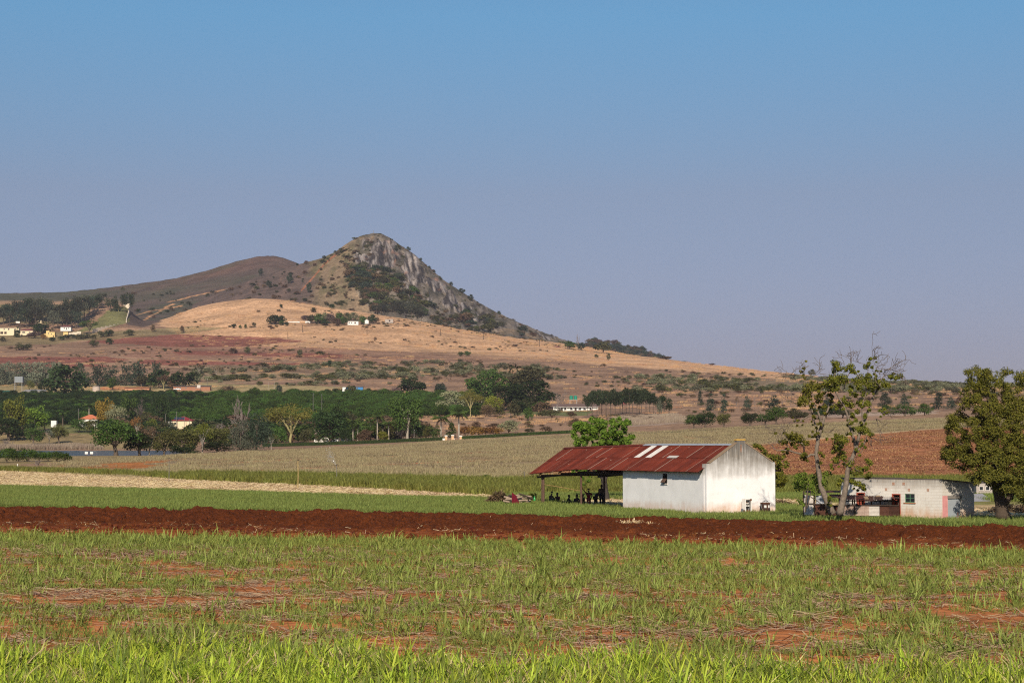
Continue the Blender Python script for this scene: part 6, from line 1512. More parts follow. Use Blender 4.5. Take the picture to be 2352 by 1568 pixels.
# --- left village
wood = [(-6, 744, 706, 22), (6, 742, 700, 22), (14, 740, 698, 22), (26, 738, 696, 22), (36, 738, 690, 24), (46, 738, 688, 24), (55, 739, 690, 22), (64, 738, 684, 24), (76, 738, 682, 26), (86, 736, 684, 26), (97, 738, 690, 22), (108, 740, 690, 22), (106, 732, 686, 18), (118, 742, 700, 22), (130, 742, 700, 24), (142, 744, 694, 26),
        (152, 742, 690, 24), (162, 742, 684, 26), (172, 742, 680, 24), (182, 738, 676, 26), (192, 734, 678, 26), (202, 728, 680, 26), (212, 723, 678, 26), (221, 716, 676, 24), (230, 710, 672, 20), (150, 750, 712, 22), (172, 748, 712, 24), (60, 748, 708, 24), (80, 750, 702, 30), (122, 750, 712, 22), (20, 746, 716, 22), (44, 748, 714, 22)]
for i, (px, base, top, w) in enumerate(wood):
    T('gum', px, base, top, w * 1.3, ('gum', 'bluegreen', 'pine', 'gum', 'silver')[i % 5 if i % 10 != 4 else 3], 'dark gum tree in the wood above the left village', Y=2150 + (742 - base) * 3.5, group='wood above the left village')
for px, base, top, w, mt, lb, kd in ((252, 719, 684, 30, 'pine', 'dark pine on the green slope inside the wall', 'gum'), (263, 715, 678, 18, 'pine', 'pointed pine right of the dark one on the green slope', 'cone'), (270, 725, 702, 22, 'pine', 'low spreading pine on the green slope', 'flat'), (285, 703, 671, 20, 'pine', 'left pine at the top corner of the wall', 'gum'), (299, 703, 672, 14, 'pine', 'thin pine right at the wall corner', 'gum'), (282, 668, 659, 10, 'hill', 'small bush on the hill above the wall corner', 'round')):
    T(kd, px, base, top, w, mt, lb, surf=on_dome if base < 690 else None, Y=None if base < 690 else 2230)
T('flat', 203, 763, 734, 42, 'green', 'broad umbrella tree in front of the stepped wall', Y=2085, bark=BARK)
T('round', 96, 767, 741, 44, 'dark', 'big dark green tree between the village houses', Y=2085)
T('cone', 38, 776, 750, 20, 'dark', 'dark conical tree in front of the cream house', Y=2052)
for px, base, top, w, mt, lb in ((78, 777, 762, 30, 'mauve', 'mauve leafless shrub left of the yellow house'), (78, 751, 731, 24, 'mauve', 'mauve shrub below the dark wood'), (98, 779, 766, 14, 'rust', 'reddish shrub at the corner of the yellow house'), (120, 785, 774, 16, 'dark', 'dark shrub below the yellow house'), (138, 781, 772, 16, 'dark', 'dark shrub right of the yellow house'), (152, 779, 768, 16, 'dark', 'second dark shrub right of the yellow house'),
    (164, 777, 767, 14, 'bluegreen', 'grey green shrub below the low white wall'), (183, 779, 766, 26, 'hill', 'broad dull shrub below the low white wall'), (200, 777, 766, 16, 'hill', 'dull shrub below the umbrella tree'), (216, 779, 768, 16, 'olive', 'olive shrub at the foot of the stepped wall'), (236, 774, 758, 26, 'hill', 'dull shrub beside the reeds at the stepped wall'), (252, 773, 757, 20, 'dark', 'dark shrub beyond the end of the reeds'), (296, 771, 757, 26, 'hill', 'dull spreading shrub by the dirt track'),
    (5, 785, 772, 14, 'hill', 'grey shrub at the left edge of the village')):
    T('bush', px, base, top, w, mt, lb, Y=gy(px, base, 1700))

# ------------------------------------------------------------------ palms
def frond_mesh(name, L, droop, seed, n=16, wl=.46):
    rg = np.random.default_rng(seed); V = []; Fc = []
    pts = [Vector((L * t, 0, L * (.42 * t - droop * t * t))) for t in np.linspace(0, 1, 8)]
    v, f = tube(pts, [.012 * L * (1 - .8 * t) for t in np.linspace(0, 1, 8)], 3, False); V += v; Fc += f
    for i in range(n):
        t = .12 + .86 * i / (n - 1); p = Vector((L * t, 0, L * (.42 * t - droop * t * t))); ln = L * .30 * math.sin(math.pi * (.15 + .8 * t)) + .05 * L
        for s in (-1, 1):
            tip = p + Vector((ln * .45, s * ln * rg.uniform(.7, 1), -ln * rg.uniform(.25, .7))); k = len(V); w = wl * L * .17
            V += [p + Vector((-w, 0, 0)), p + Vector((w, 0, 0)), tip + Vector((w * .3, 0, 0)), tip - Vector((w * .3, 0, 0))]; Fc.append((k, k + 1, k + 2, k + 3))
    me = bpy.data.meshes.new(name); me.from_pydata([tuple(v) for v in V], [], Fc); me.update()
    a = me.attributes.new('tint', 'FLOAT', 'POINT'); a.data.foreach_set('value', rg.uniform(.1, .9, len(V)).astype(np.float32)); return me
FR = [frond_mesh('frond', 1.0, d, 700 + i) for i, d in enumerate((.05, .55, 1.0, 1.5))]
PALM_L = leafmat('leaves_palm', (.045, .072, .018), (.135, .185, .045), .25, .2)
def palm(px, base, top, spread, label, Y, trunk_mat, n=19, tr=.22, dry=0, group=None):
    p = ground(px, Y); h = zrow(top, Y) - p.z; fl = spread * Y / F / 2; th = h - fl * .95
    root = empty('palm_tree', p[:], 0, label, 'palm', group)
    mb = MB(); mb.tube([(0, 0, -.3), (.02, 0, th * .3), (0, .03, th * .75), (0, 0, th)], [tr * 1.25, tr, tr * .85, tr * .7], 8); mb.build('trunk', trunk_mat, root, smooth=True)
    mb = MB(); mb.tube([(0, 0, th), (0, 0, th + fl * .12), (0, 0, th + fl * .3)], [tr * .8, tr * .9, .03], 8); mb.build('crown_shaft', leaf('olive'), root, smooth=True)
    for k in range(n):
        q = FR[k % 3] if k < n - dry else FR[3]
        o = link('frond', q, PALM_L if k < n - dry else leaf('brown'), root, (0, 0, th + fl * (.2 if k < n - dry else .02)), (0, 0, k * 2.4 + trl.uniform(-.2, .2)), (fl * trl.uniform(.85, 1.1) * (1 if k < n - dry else .55),) * 3)
    return root
palm(1013, 1003, 941, 48, 'left royal palm at the white gate pillars', 668, BARKP, 15, .34, 3)
palm(1054, 1009, 933, 44, 'right and taller royal palm at the white gate pillars', 655, BARKP, 16, .34, 4)
palm(811, 1010, 951, 40, 'leaning pair of palms by the dark tree, left one', 664, BARKP, 14, .22)
palm(822, 1010, 962, 34, 'leaning pair of palms by the dark tree, right one', 662, BARKP, 13, .2, 2)
palm(852, 1010, 952, 34, 'shorter royal palm behind the shrubs', 690, BARKP, 13, .24)
palm(867, 1010, 943, 36, 'slender royal palm with a bright white trunk', 668, BARKP, 14, .26, 2)
palm(893, 1012, 957, 36, 'royal palm just left of the tall pale trunked tree', 662, BARKP, 14, .24, 3)
palm(880, 1010, 966, 28, 'small palm between two white trunks', 672, BARKP, 12, .2)
palm(205, 985, 918, 30, 'royal palm rising behind the orange tiled roof', 968, BARKP, 14, .3)
palm(236, 985, 928, 24, 'palm half hidden by the golden brown tree', 972, BARKP, 12, .28)
palm(1106, 950, 908, 20, 'thin palm among the garden woodland', 1045, BARKP, 12, .3)
root = palm(145, 980, 943, 18, 'short fan palm with drooping yellow leaves on the lawn', 950, BARK, 18, .3, 6)
root = palm(346, 895, 873, 22, 'clump of banana leaves beside the flat roofed shed', 1355, BARK, 12, .25)

# ------------------------------------------------------------------ clipped hedges and the gate
def hedge(pts, rows_h, label, seed):
    rg = np.random.default_rng(seed); P_ = [at(px, rw, Y) for px, rw, Y in pts]
    root = empty('hedge', P_[0][:], 0, label, 'hedge'); cs = []; ns_ = []; mb = MB()
    for a, b_ in zip(P_, P_[1:]):
        d = (b_ - a); d.normalize(); nrm = Vector((d.y, -d.x, 0)); hh = rows_h * a.y / F
        A = [a + nrm * s * .55 for s in (-1, 1)]; B = [b_ + nrm * s * .55 for s in (-1, 1)]
        up = Vector((0, 0, hh * .93)); dn = Vector((0, 0, -1))
        mb.add([A[0] + dn, A[1] + dn, B[1] + dn, B[0] + dn, A[0] + up, A[1] + up, B[1] + up, B[0] + up], [(0, 1, 2, 3), (4, 7, 6, 5), (0, 4, 5, 1), (1, 5, 6, 2), (2, 6, 7, 3), (3, 7, 4, 0)])
        n = int((b_ - a).length * 55)
        for i in range(n):
            t = rg.uniform(); s = rg.uniform(-.6, .6); z = rg.uniform(-.1, 1) * hh; k = rg.uniform()
            q = a.lerp(b_, t)
            if k < .65: q = q + nrm * .6 + Vector((0, 0, z)); ns_.append(nrm + Vector((0, 0, .3)))
            else: q = q + nrm * s + Vector((0, 0, hh * rg.uniform(.92, 1.04))); ns_.append(Vector((0, 0, 1)))
            cs.append(q - P_[0])
    wb(mb, 'core', leaf('dark'), root)
    V, Fq = leafquads(np.array([c_[:] for c_ in cs]), np.array([c_[:] for c_ in ns_]), .17, rg)
    link('foliage', mesh_np('foliage', V, Fq, attrs={'tint': np.repeat(rg.uniform(0, .8, len(cs)), 4)}), leaf('green'), root)
def hp(px): return (px, float(row_of(hz((px - CX) / F * 640, 640), 640)) + .3, 640)
hedge([hp(x) for x in (604, 660, 720, 790, 861, 940, 1016)], 7.6, 'long clipped hedge left of the gate pillars', 801)
hedge([hp(x) for x in (1061, 1120, 1180, 1240, 1312)], 7.0, 'clipped hedge running right from the gate pillars', 802)
gt = empty('gateway', ground(1040, 641)[:], 0, 'white gate pillars between the two hedges', 'gateway')
L0 = gt.location
for px, hgt in ((1024.6, 1.5), (1039.8, 1.6), (1058.6, 1.35)):
    p = ground(px, 640.5); MB().box(p.x - .42 - L0.x, p.x + .42 - L0.x, -.4, .4, -1, hgt - .28).build('pillar', PEACH, gt); MB().box(p.x - .52 - L0.x, p.x + .52 - L0.x, -.5, .5, hgt - .278, hgt).build('pillar_cap', WHW, gt)
for a, b_ in ((1016.5, 1023), (1041.5, 1044)):
    p, q = ground(a, 640.5), ground(b_, 640.5); MB().box(p.x - L0.x, q.x - L0.x, -.15, .15, -1, .45).build('low_wall', WHW, gt)
# ------------------------------------------------------------------ the trees near the buildings
def limb(mb, pts, rads, Y, dy=0.0, sides=8):
    """pts in survey bearings; dy = depth gained from first to last point"""
    n = len(pts); P_ = []
    for i, (px, rw) in enumerate(pts):
        q = at(px, rw, Y + dy * i / max(1, n - 1)); P_.append(q)
    # gentle smoothing
    out = [P_[0]]; rr = [rads[0]]; R_ = np.interp(np.linspace(0, 1, n), np.linspace(0, 1, len(rads)), rads)
    for i in range(1, n):
        a, b_ = P_[i - 1], P_[i]; out.append(a.lerp(b_, .5) + Vector((ntr.normal(0, .02), ntr.normal(0, .04), ntr.normal(0, .02)))); out.append(b_); rr += [(R_[i - 1] + R_[i]) / 2, R_[i]]
    mb.tube(out, rr, sides); return out
ntr = np.random.default_rng(909)
def twig_fan(mb, p, d, n, L, r, depth=2):
    o = []
    for k in range(max(2, int(n * .55))):
        branchy(ntr, p, (Vector(d) + Vector(ntr.normal(0, .45, 3))).normalized(), L * ntr.uniform(.6, 1.2), r, depth, o, .7, .05, 2, 4, .55)
    for q, rr in o: mb.tube(q, [max(x, .010) for x in rr], 4, False)
def leaves_at(clumps, Y, size, per, dyr=.6, flat=.4, hang=.0, asp=.5):
    """clumps: (px,row,r in bearings[,dy])"""
    cs, ns = [], []
    for c_ in clumps:
        p = at(c_[0], c_[1], Y + (c_[3] if len(c_) > 3 else ntr.normal(0, dyr))); r = c_[2] * Y / F; n = max(6, int(per * c_[2]))
        d = ntr.normal(0, 1, (n, 3)); d /= np.linalg.norm(d, axis=1, keepdims=True); rad = r * ntr.uniform(.25, 1.05, (n, 1)) ** .7
        cs.append(np.array(p[:]) + d * rad * np.array([1, 1, .85])); q = d.copy(); q[:, 2] += flat; q[:, 1] -= .3; ns.append(q)
    c = np.concatenate(cs); V, Fq = leafquads(c, np.concatenate(ns), size, ntr, asp, .6)
    t = np.clip(ntr.normal(.45, .25, len(c)), 0, 1.2)
    return V, Fq, np.repeat(t, 4)
def near_tree(label, name, base, Y, limbs, clumps, bark, lf, size, per, dead=(), thick=1.0, **k):
    o = at(base[0], base[1], Y); o.z = hz(o.x, Y) - .02
    root = empty(name, o[:], 0, label, 'tree')
    for i, (pts, rads, dy) in enumerate(limbs):
        mb = MB(); limb(mb, pts, [r * thick for r in rads], Y, dy, 9 if i == 0 else 7); wb(mb, 'limb' if i else 'trunk', bark, root, smooth=True)
    if dead:
        tb = MB()
        for px, rw, dx, dz, n, L in dead: twig_fan(tb, at(px, rw, Y + ntr.normal(0, .3)), (dx, ntr.normal(0, .3), dz), n, L, .016)
        wb(tb, 'dead_twigs', plain('twig_brown', (.13, .10, .08), .9, .3, 6), root)['kind'] = 'stuff'
    if dead:
        clumps = list(clumps)
        for pts, rads, dy in limbs[1:]:
            for q in range(9):
                j = ntr.integers(0, len(pts) - 1); f = ntr.uniform(); clumps.append((pts[j][0] * (1 - f) + pts[j + 1][0] * f + ntr.normal(0, 5), pts[j][1] * (1 - f) + pts[j + 1][1] * f + ntr.normal(0, 5), ntr.uniform(1.5, 5)))
    V, Fq, t = leaves_at(clumps, Y, size, per, **k)
    V = V - np.array(root.location[:])
    link('leaves', mesh_np('leaves', V, Fq, attrs={'tint': t}), lf, root)
    return root
BARKG = plain('bark_grey_mottled', (.165, .130, .098), .95, .75, 7, bmp=.6)
LF_OLD = leafmat('leaves_leathery', (.048, .060, .009), (.235, .225, .028), .28, .1)
LF_NEW = leafmat('leaves_light', (.062, .105, .014), (.20, .27, .035), .35, .1)
LF_RT = leafmat('leaves_evergreen', (.050, .062, .010), (.225, .205, .032), .26, .1)
def z8(x, y): return (1756.6 + x * .1757, 815 + y * .1757)
def zp(x, y): return (1825 + x * .122, 1079 + y * .122)
def Z8(*a): return [z8(*q) for q in a]
L_l = [([zp(725, 830), zp(660, 690), zp(600, 560), zp(545, 430), zp(500, 330)] + Z8((712, 1560), (690, 1440), (668, 1300), (678, 1200), (690, 1130), (715, 1030), (738, 940)), [.34, .27, .24, .21, .185, .17, .16, .155], .2),
       (Z8((738, 960), (735, 880), (722, 820), (690, 730), (640, 650), (590, 600)), [.14, .11, .08, .05], -.5), (Z8((735, 950), (780, 790), (840, 680), (880, 590), (900, 540)), [.13, .10, .07, .045], .6),
       (Z8((700, 1040), (670, 930), (645, 850), (625, 740), (605, 640)), [.10, .08, .06, .04], .8), (Z8((720, 825), (640, 805), (560, 805), (500, 835), (440, 880), (410, 850), (370, 840), (330, 880)), [.07, .055, .04, .02], -.6),
       (Z8((655, 1300), (600, 1300), (560, 1330), (500, 1300), (420, 1280), (330, 1250), (240, 1240), (160, 1250), (110, 1215)), [.10, .085, .06, .03], -.4), (Z8((515, 1290), (512, 1170), (440, 1150), (360, 1130)), [.07, .06, .03], .0),
       (Z8((330, 1250), (300, 1180), (250, 1130), (200, 1125)), [.035, .025, .012], .1), (Z8((360, 1100), (320, 1080), (260, 1040), (200, 1030)), [.03, .02, .012], 0), (Z8((690, 1045), (620, 1050), (560, 1068)), [.07, .06, .045], -.3),
       (Z8((590, 600), (530, 540), (520, 400), (525, 300), (500, 230), (520, 170), (580, 140)), [.045, .035, .02], .2), (Z8((640, 640), (700, 580), (740, 520), (800, 480)), [.045, .03, .015], .3)]
C_l = [(*z8(x, y), r * .21) for x, y, r in ((570, 430, 75), (540, 500, 70), (545, 560, 80), (500, 610, 70), (620, 380, 60), (480, 580, 40), (450, 640, 40), (700, 560, 55), (730, 530, 40), (780, 680, 35), (370, 1050, 60), (380, 1110, 60), (450, 1080, 55), (480, 1130, 60), (540, 1150, 40), (340, 1100, 30), (400, 1200, 22), (510, 1340, 50), (490, 1310, 30), (720, 1280, 25), (760, 1320, 25), (730, 1410, 22), (850, 520, 28), (650, 430, 45), (690, 420, 50), (750, 400, 50))]
near_tree('leaning half dead tree on the left with bare drooping twigs', 'leaning_tree', (1913, 1181), 118.4, L_l, C_l, BARKG, LF_OLD, .072, 12, thick=.72,
          dead=[(*z8(520, 270), -.5, .3, 5, 1.1), (*z8(450, 270), -1, -.1, 6, 1.2), (*z8(400, 260), -.8, -.5, 6, .9), (*z8(720, 250), .2, 1, 3, .7), (*z8(330, 880), -1, -.2, 7, 1.4), (*z8(250, 930), -.9, -.4, 7, 1.3), (*z8(200, 1030), -1, 0, 5, 1.0), (*z8(120, 1215), -1, .3, 3, .5), (*z8(420, 640), -1, .1, 7, 1.0), (*z8(600, 300), .3, .8, 4, .8), (*z8(300, 1180), -.7, .5, 3, .6), (*z8(760, 1000), .6, .2, 3, .7)])
L_r = [([zp(838, 830), zp(880, 680), zp(915, 540), zp(945, 420), zp(975, 250), zp(990, 120)] + Z8((1085, 1490), (1120, 1400), (1150, 1330), (1185, 1240)), [.33, .27, .23, .20, .18, .165], -.2),
       (Z8((1185, 1260), (1175, 1130), (1140, 1040), (1110, 930), (1090, 830), (1060, 730), (1030, 650), (985, 590), (955, 530), (930, 460)), [.14, .11, .085, .06], -.5),
       (Z8((1195, 1230), (1225, 1090), (1250, 970), (1280, 900), (1330, 800), (1370, 700), (1395, 600), (1440, 510), (1490, 430)), [.15, .12, .10, .065], .7), (Z8((1270, 910), (1280, 840), (1270, 740), (1290, 600), (1330, 460), (1340, 330)), [.09, .06, .04, .025], -.3),
       (Z8((1210, 1250), (1260, 1200), (1310, 1140), (1335, 1060)), [.08, .06, .035], .3), (Z8((1490, 430), (1510, 330), (1560, 270), (1640, 250), (1700, 300)), [.06, .045, .03, .02], .4), (Z8((1490, 420), (1440, 320), (1450, 230), (1400, 200)), [.05, .04, .02], -.2),
       (Z8((1030, 650), (1060, 540), (1110, 470), (1180, 430), (1240, 350)), [.06, .045, .025], .4), (Z8((1020, 480), (1060, 330), (1110, 230), (1180, 200), (1230, 280), (1300, 350)), [.05, .04, .025], .0), (Z8((930, 460), (900, 380), (910, 260), (930, 170)), [.05, .04, .025], .1),
       (Z8((1340, 330), (1350, 200), (1360, 110), (1400, 40), (1440, 60)), [.035, .025, .015], .2), (Z8((1370, 740), (1450, 760), (1530, 740), (1620, 740)), [.04, .025, .012], .3), (Z8((1110, 1100), (1040, 1130), (990, 1180), (960, 1240)), [.05, .04, .02], -.4), (Z8((1090, 1500), (1020, 1350), (960, 1420), (900, 1460)), [.05, .035, .02], -.5),
       (Z8((1080, 1000), (1050, 1060), (900, 1100), (840, 1110)), [.03, .02, .012], -.2), ([zp(690, 800), zp(690, 640), zp(650, 520)], [.13, .09, .05], .2)]
C_r = [(*z8(x, y), r * .21) for x, y, r in ((910, 100, 45), (940, 130, 50), (920, 180, 50), (980, 185, 35), (930, 280, 75), (870, 330, 70), (960, 340, 85), (1030, 300, 60), (1050, 350, 50), (800, 370, 50), (850, 420, 60), (920, 440, 60), (1060, 180, 50), (1130, 160, 50), (1150, 210, 35), (1260, 300, 65), (1200, 350, 55), (1300, 350, 60), (1360, 290, 50), (1410, 400, 65), (1360, 430, 40), (1480, 360, 45), (1560, 390, 45), (1610, 400, 40), (1650, 290, 40), (1770, 275, 40), (1720, 300, 30), (1320, 160, 35), (1240, 420, 50), (1120, 460, 30), (1290, 510, 45), (1180, 520, 40), (1080, 630, 60), (1130, 650, 50), (1000, 600, 40), (960, 660, 50), (940, 700, 25), (1280, 640, 60), (1230, 620, 35), (1350, 640, 40), (1210, 740, 35), (1150, 800, 30), (1190, 850, 28), (1280, 960, 60), (1230, 970, 45), (1330, 1000, 50), (1390, 1040, 35), (1150, 970, 35), (1130, 890, 30), (960, 1080, 50), (950, 1140, 65), (1040, 1120, 65), (1000, 1180, 50), (920, 1230, 55), (1010, 1290, 60), (890, 1270, 25), (1030, 1340, 40), (930, 1370, 50), (1240, 1310, 18), (1110, 1420, 60), (1340, 1370, 28), (1370, 1410, 40), (1330, 1480, 35), (1220, 1490, 45), (1270, 1500, 40), (1370, 1560, 40), (1120, 1520, 40))]
C_r += [(*zp(x, y), r * .122) for x, y, r in ((1050, 190, 70), (1130, 230, 70), (1200, 260, 70), (1270, 310, 70), (1120, 350, 22), (1190, 380, 25), (1310, 360, 45), (1150, 70, 60), (1250, 60, 50), (870, 200, 60), (840, 260, 50), (1380, 130, 60))]
near_tree('leaning leafy tree on the right of the crossed pair', 'leaning_tree', (1929, 1181), 117.6, L_r, C_r, BARKG, LF_OLD, .072, 12, thick=.72,
          dead=[(*z8(1400, 60), .3, .9, 6, .9), (*z8(1450, 170), .8, .2, 9, 1.2), (*z8(1560, 200), 1, -.1, 9, 1.2), (*z8(1500, 250), .6, .6, 6, .9), (*z8(1650, 230), .9, -.3, 5, .9), (*z8(1130, 110), .0, .8, 7, .9), (*z8(1230, 100), .4, .2, 6, .8), (*z8(1560, 740), .9, -.4, 7, 1.0), (*z8(1450, 830), .7, -.6, 6, .9), (*z8(1330, 1060), .4, -1, 6, 1.0), (*z8(1370, 1040), .6, -.9, 4, 1.1), (*z8(1100, 1330), -.2, -1, 4, .8), (*z8(1780, 300), .8, -.4, 3, .5), (*z8(1040, 120), -.5, .7, 4, .6)])
# leafy sapling in front of the pen, left of the leaning trunks
near_tree('leafy green sapling growing up against the iron pen', 'sapling', (1852, 1180), 119.6,
          [([zp(205, 790), zp(220, 640), zp(235, 480), zp(250, 350), zp(260, 230)], [.05, .045, .03], .1), ([zp(230, 720), zp(265, 600), zp(290, 490), zp(320, 400), (1868, 1118)], [.04, .03, .015], .2), ([zp(290, 490), zp(400, 560), zp(500, 640), zp(600, 700)], [.03, .025, .012], -.3), ([(1868, 1160), (1872, 1120), (1880, 1090)], [.03, .025, .012], .1)],
          [(*zp(x, y), r * .122) for x, y, r in ((60, 120, 90), (150, 80, 90), (120, 200, 110), (40, 260, 90), (220, 180, 100), (260, 290, 110), (170, 320, 90), (60, 350, 70), (350, 120, 80), (380, 230, 90), (330, 330, 90), (400, 400, 90), (470, 320, 80), (480, 180, 90), (540, 330, 80), (560, 220, 70), (450, 60, 90), (570, 80, 80), (640, 60, 70), (100, 580, 60), (130, 620, 50), (180, 650, 40))], BARK, LF_NEW, .075, 7.0)
# great tree at the right edge
def fill(poly, n, r0, r1, seed, dyk):
    rg = np.random.default_rng(seed); xs = [q[0] for q in poly]; ys_ = [q[1] for q in poly]; out = []; cx = (min(xs) + max(xs)) / 2; hw = (max(xs) - min(xs)) / 2
    while len(out) < n:
        x, y = rg.uniform(min(xs), max(xs)), rg.uniform(min(ys_), max(ys_))
        if inpoly(np.array([x]), np.array([y]), poly)[0]: out.append((x, y, rg.uniform(r0, r1), -dyk * rg.uniform(-.55, 1) * math.sqrt(max(.05, 1 - ((x - cx) / hw) ** 2))))
    return out
POLY = [(2222, 838), (2240, 832), (2262, 850), (2285, 852), (2300, 846), (2330, 850), (2420, 850), (2490, 930), (2500, 1080), (2420, 1120), (2350, 1150), (2325, 1145), (2290, 1122), (2268, 1108), (2240, 1112), (2222, 1100), (2208, 1085), (2190, 1068), (2168, 1050), (2164, 1036), (2184, 1020), (2164, 992), (2170, 970), (2194, 940), (2208, 905), (2216, 870)]
near_tree('great dark evergreen tree with a thick trunk at the right edge', 'great_tree', (2300, 1184), 119.6,
          [([(2302, 1190), (2301, 1172), (2299, 1155), (2296, 1140), (2290, 1118), (2287, 1090)], [.52, .40, .37, .36, .34, .30], .2), ([(2306, 1160), (2318, 1142), (2336, 1118), (2352, 1085), (2365, 1050)], [.20, .17, .13, .08], .3), ([(2290, 1110), (2270, 1085), (2250, 1055), (2225, 1030), (2200, 1015)], [.19, .14, .09, .05], -.4),
           ([(2288, 1100), (2290, 1050), (2284, 990), (2276, 930), (2258, 880), (2240, 850)], [.24, .18, .12, .06], .2), ([(2290, 1060), (2320, 1010), (2345, 950), (2360, 900)], [.17, .12, .06], .5), ([(2284, 1000), (2250, 970), (2215, 950)], [.10, .07, .03], -.8)],
          fill(POLY, 640, 7, 17, 31, 2.8) + [(x_, y_, r_, -2.3) for x_, y_, r_ in zip(ntr.uniform(2235, 2375, 110), ntr.uniform(890, 1105, 110), ntr.uniform(8, 16, 110))], plain('bark_black', (.07, .05, .035), .95, .5, 8), LF_RT, .070, 12, flat=.55, asp=.42)
# tree behind the shed
POLY = [(1322, 975), (1338, 965), (1352, 958), (1362, 954), (1372, 960), (1386, 958), (1400, 962), (1415, 958), (1436, 966), (1450, 962), (1446, 985), (1440, 1000), (1460, 1002), (1452, 1014), (1438, 1018), (1425, 1022), (1320, 1022), (1316, 1000)]
near_tree('bright green tree rising behind the rusty shed roof', 'shed_tree', (1394, 1168), 166,
          [([(1394, 1172), (1392, 1140), (1388, 1110), (1383, 1080), (1380, 1050)], [.34, .28, .24, .20], .2), ([(1392, 1120), (1384, 1100), (1372, 1085), (1355, 1075)], [.14, .10, .06], -.4), ([(1388, 1110), (1396, 1080), (1404, 1040), (1412, 1000)], [.18, .13, .06], .4), ([(1384, 1090), (1370, 1040), (1356, 1000), (1345, 975)], [.16, .11, .05], .0), ([(1380, 1060), (1384, 1010), (1378, 970)], [.15, .09, .04], .1), ([(1404, 1040), (1425, 1015), (1450, 1006)], [.09, .06, .03], .1)],
          fill(POLY, 120, 5, 10, 32, 1.8) + [(1332, 1084, 8), (1345, 1080, 8), (1318, 1082, 6), (1355, 1090, 7), (1368, 1080, 6), (1338, 1098, 5), (1352, 1104, 5), (1340, 1112, 4), (1410, 1085, 6)], BARKD, LF_NEW, .12, 9.5)  # dark bark chosen so the trunk's colour carries its shade as a silhouette
# tree behind the gable
POLY = [(1730, 1016), (1745, 1020), (1760, 1036), (1772, 1046), (1784, 1040), (1800, 1044), (1808, 1062), (1804, 1080), (1812, 1096), (1800, 1118), (1780, 1116), (1766, 1100), (1750, 1070), (1736, 1040)]
near_tree('olive tree peeping out behind the gable wall', 'gable_tree', (1765, 1165), 152, [([(1765, 1168), (1768, 1130), (1774, 1095), (1780, 1070)], [.16, .13, .08], .0), ([(1772, 1100), (1758, 1060), (1745, 1030)], [.08, .05, .03], .2), ([(1778, 1080), (1794, 1062), (1802, 1055)], [.06, .04, .02], .0)], fill(POLY, 75, 4, 9, 33, 1.0), BARKG, LF_OLD, .10, 9)

# ------------------------------------------------------------------ people resting in the shade of the shed
SKIN = plain('skin_brown', (.075, .042, .028), .6, .1, 5, 0, .3, 0)
def bpt(X, Yl, z): return bw @ Vector((X, Yl, z))
def cloth(n, c): return plain('cloth_' + n, c, .9, .2, 8, 0, .1, .1)
def skinned(name, verts, edges, radii, mat, parent, root=0, sub=1):
    me = bpy.data.meshes.new(name); me.from_pydata([tuple(v) for v in verts], edges, []); me.update(); me.materials.append(mat)
    o = bpy.data.objects.new(name, me); COL.objects.link(o); o.parent = parent
    md = o.modifiers.new('skin', 'SKIN'); md.use_smooth_shade = True
    for i, r in enumerate(radii):
        sv = me.skin_vertices[0].data[i]; sv.radius = (r, r) if not hasattr(r, '__len__') else r; sv.use_root = (i == root)
    if sub: o.modifiers.new('sub', 'SUBSURF').levels = sub; o.modifiers['sub'].render_levels = sub
    return o
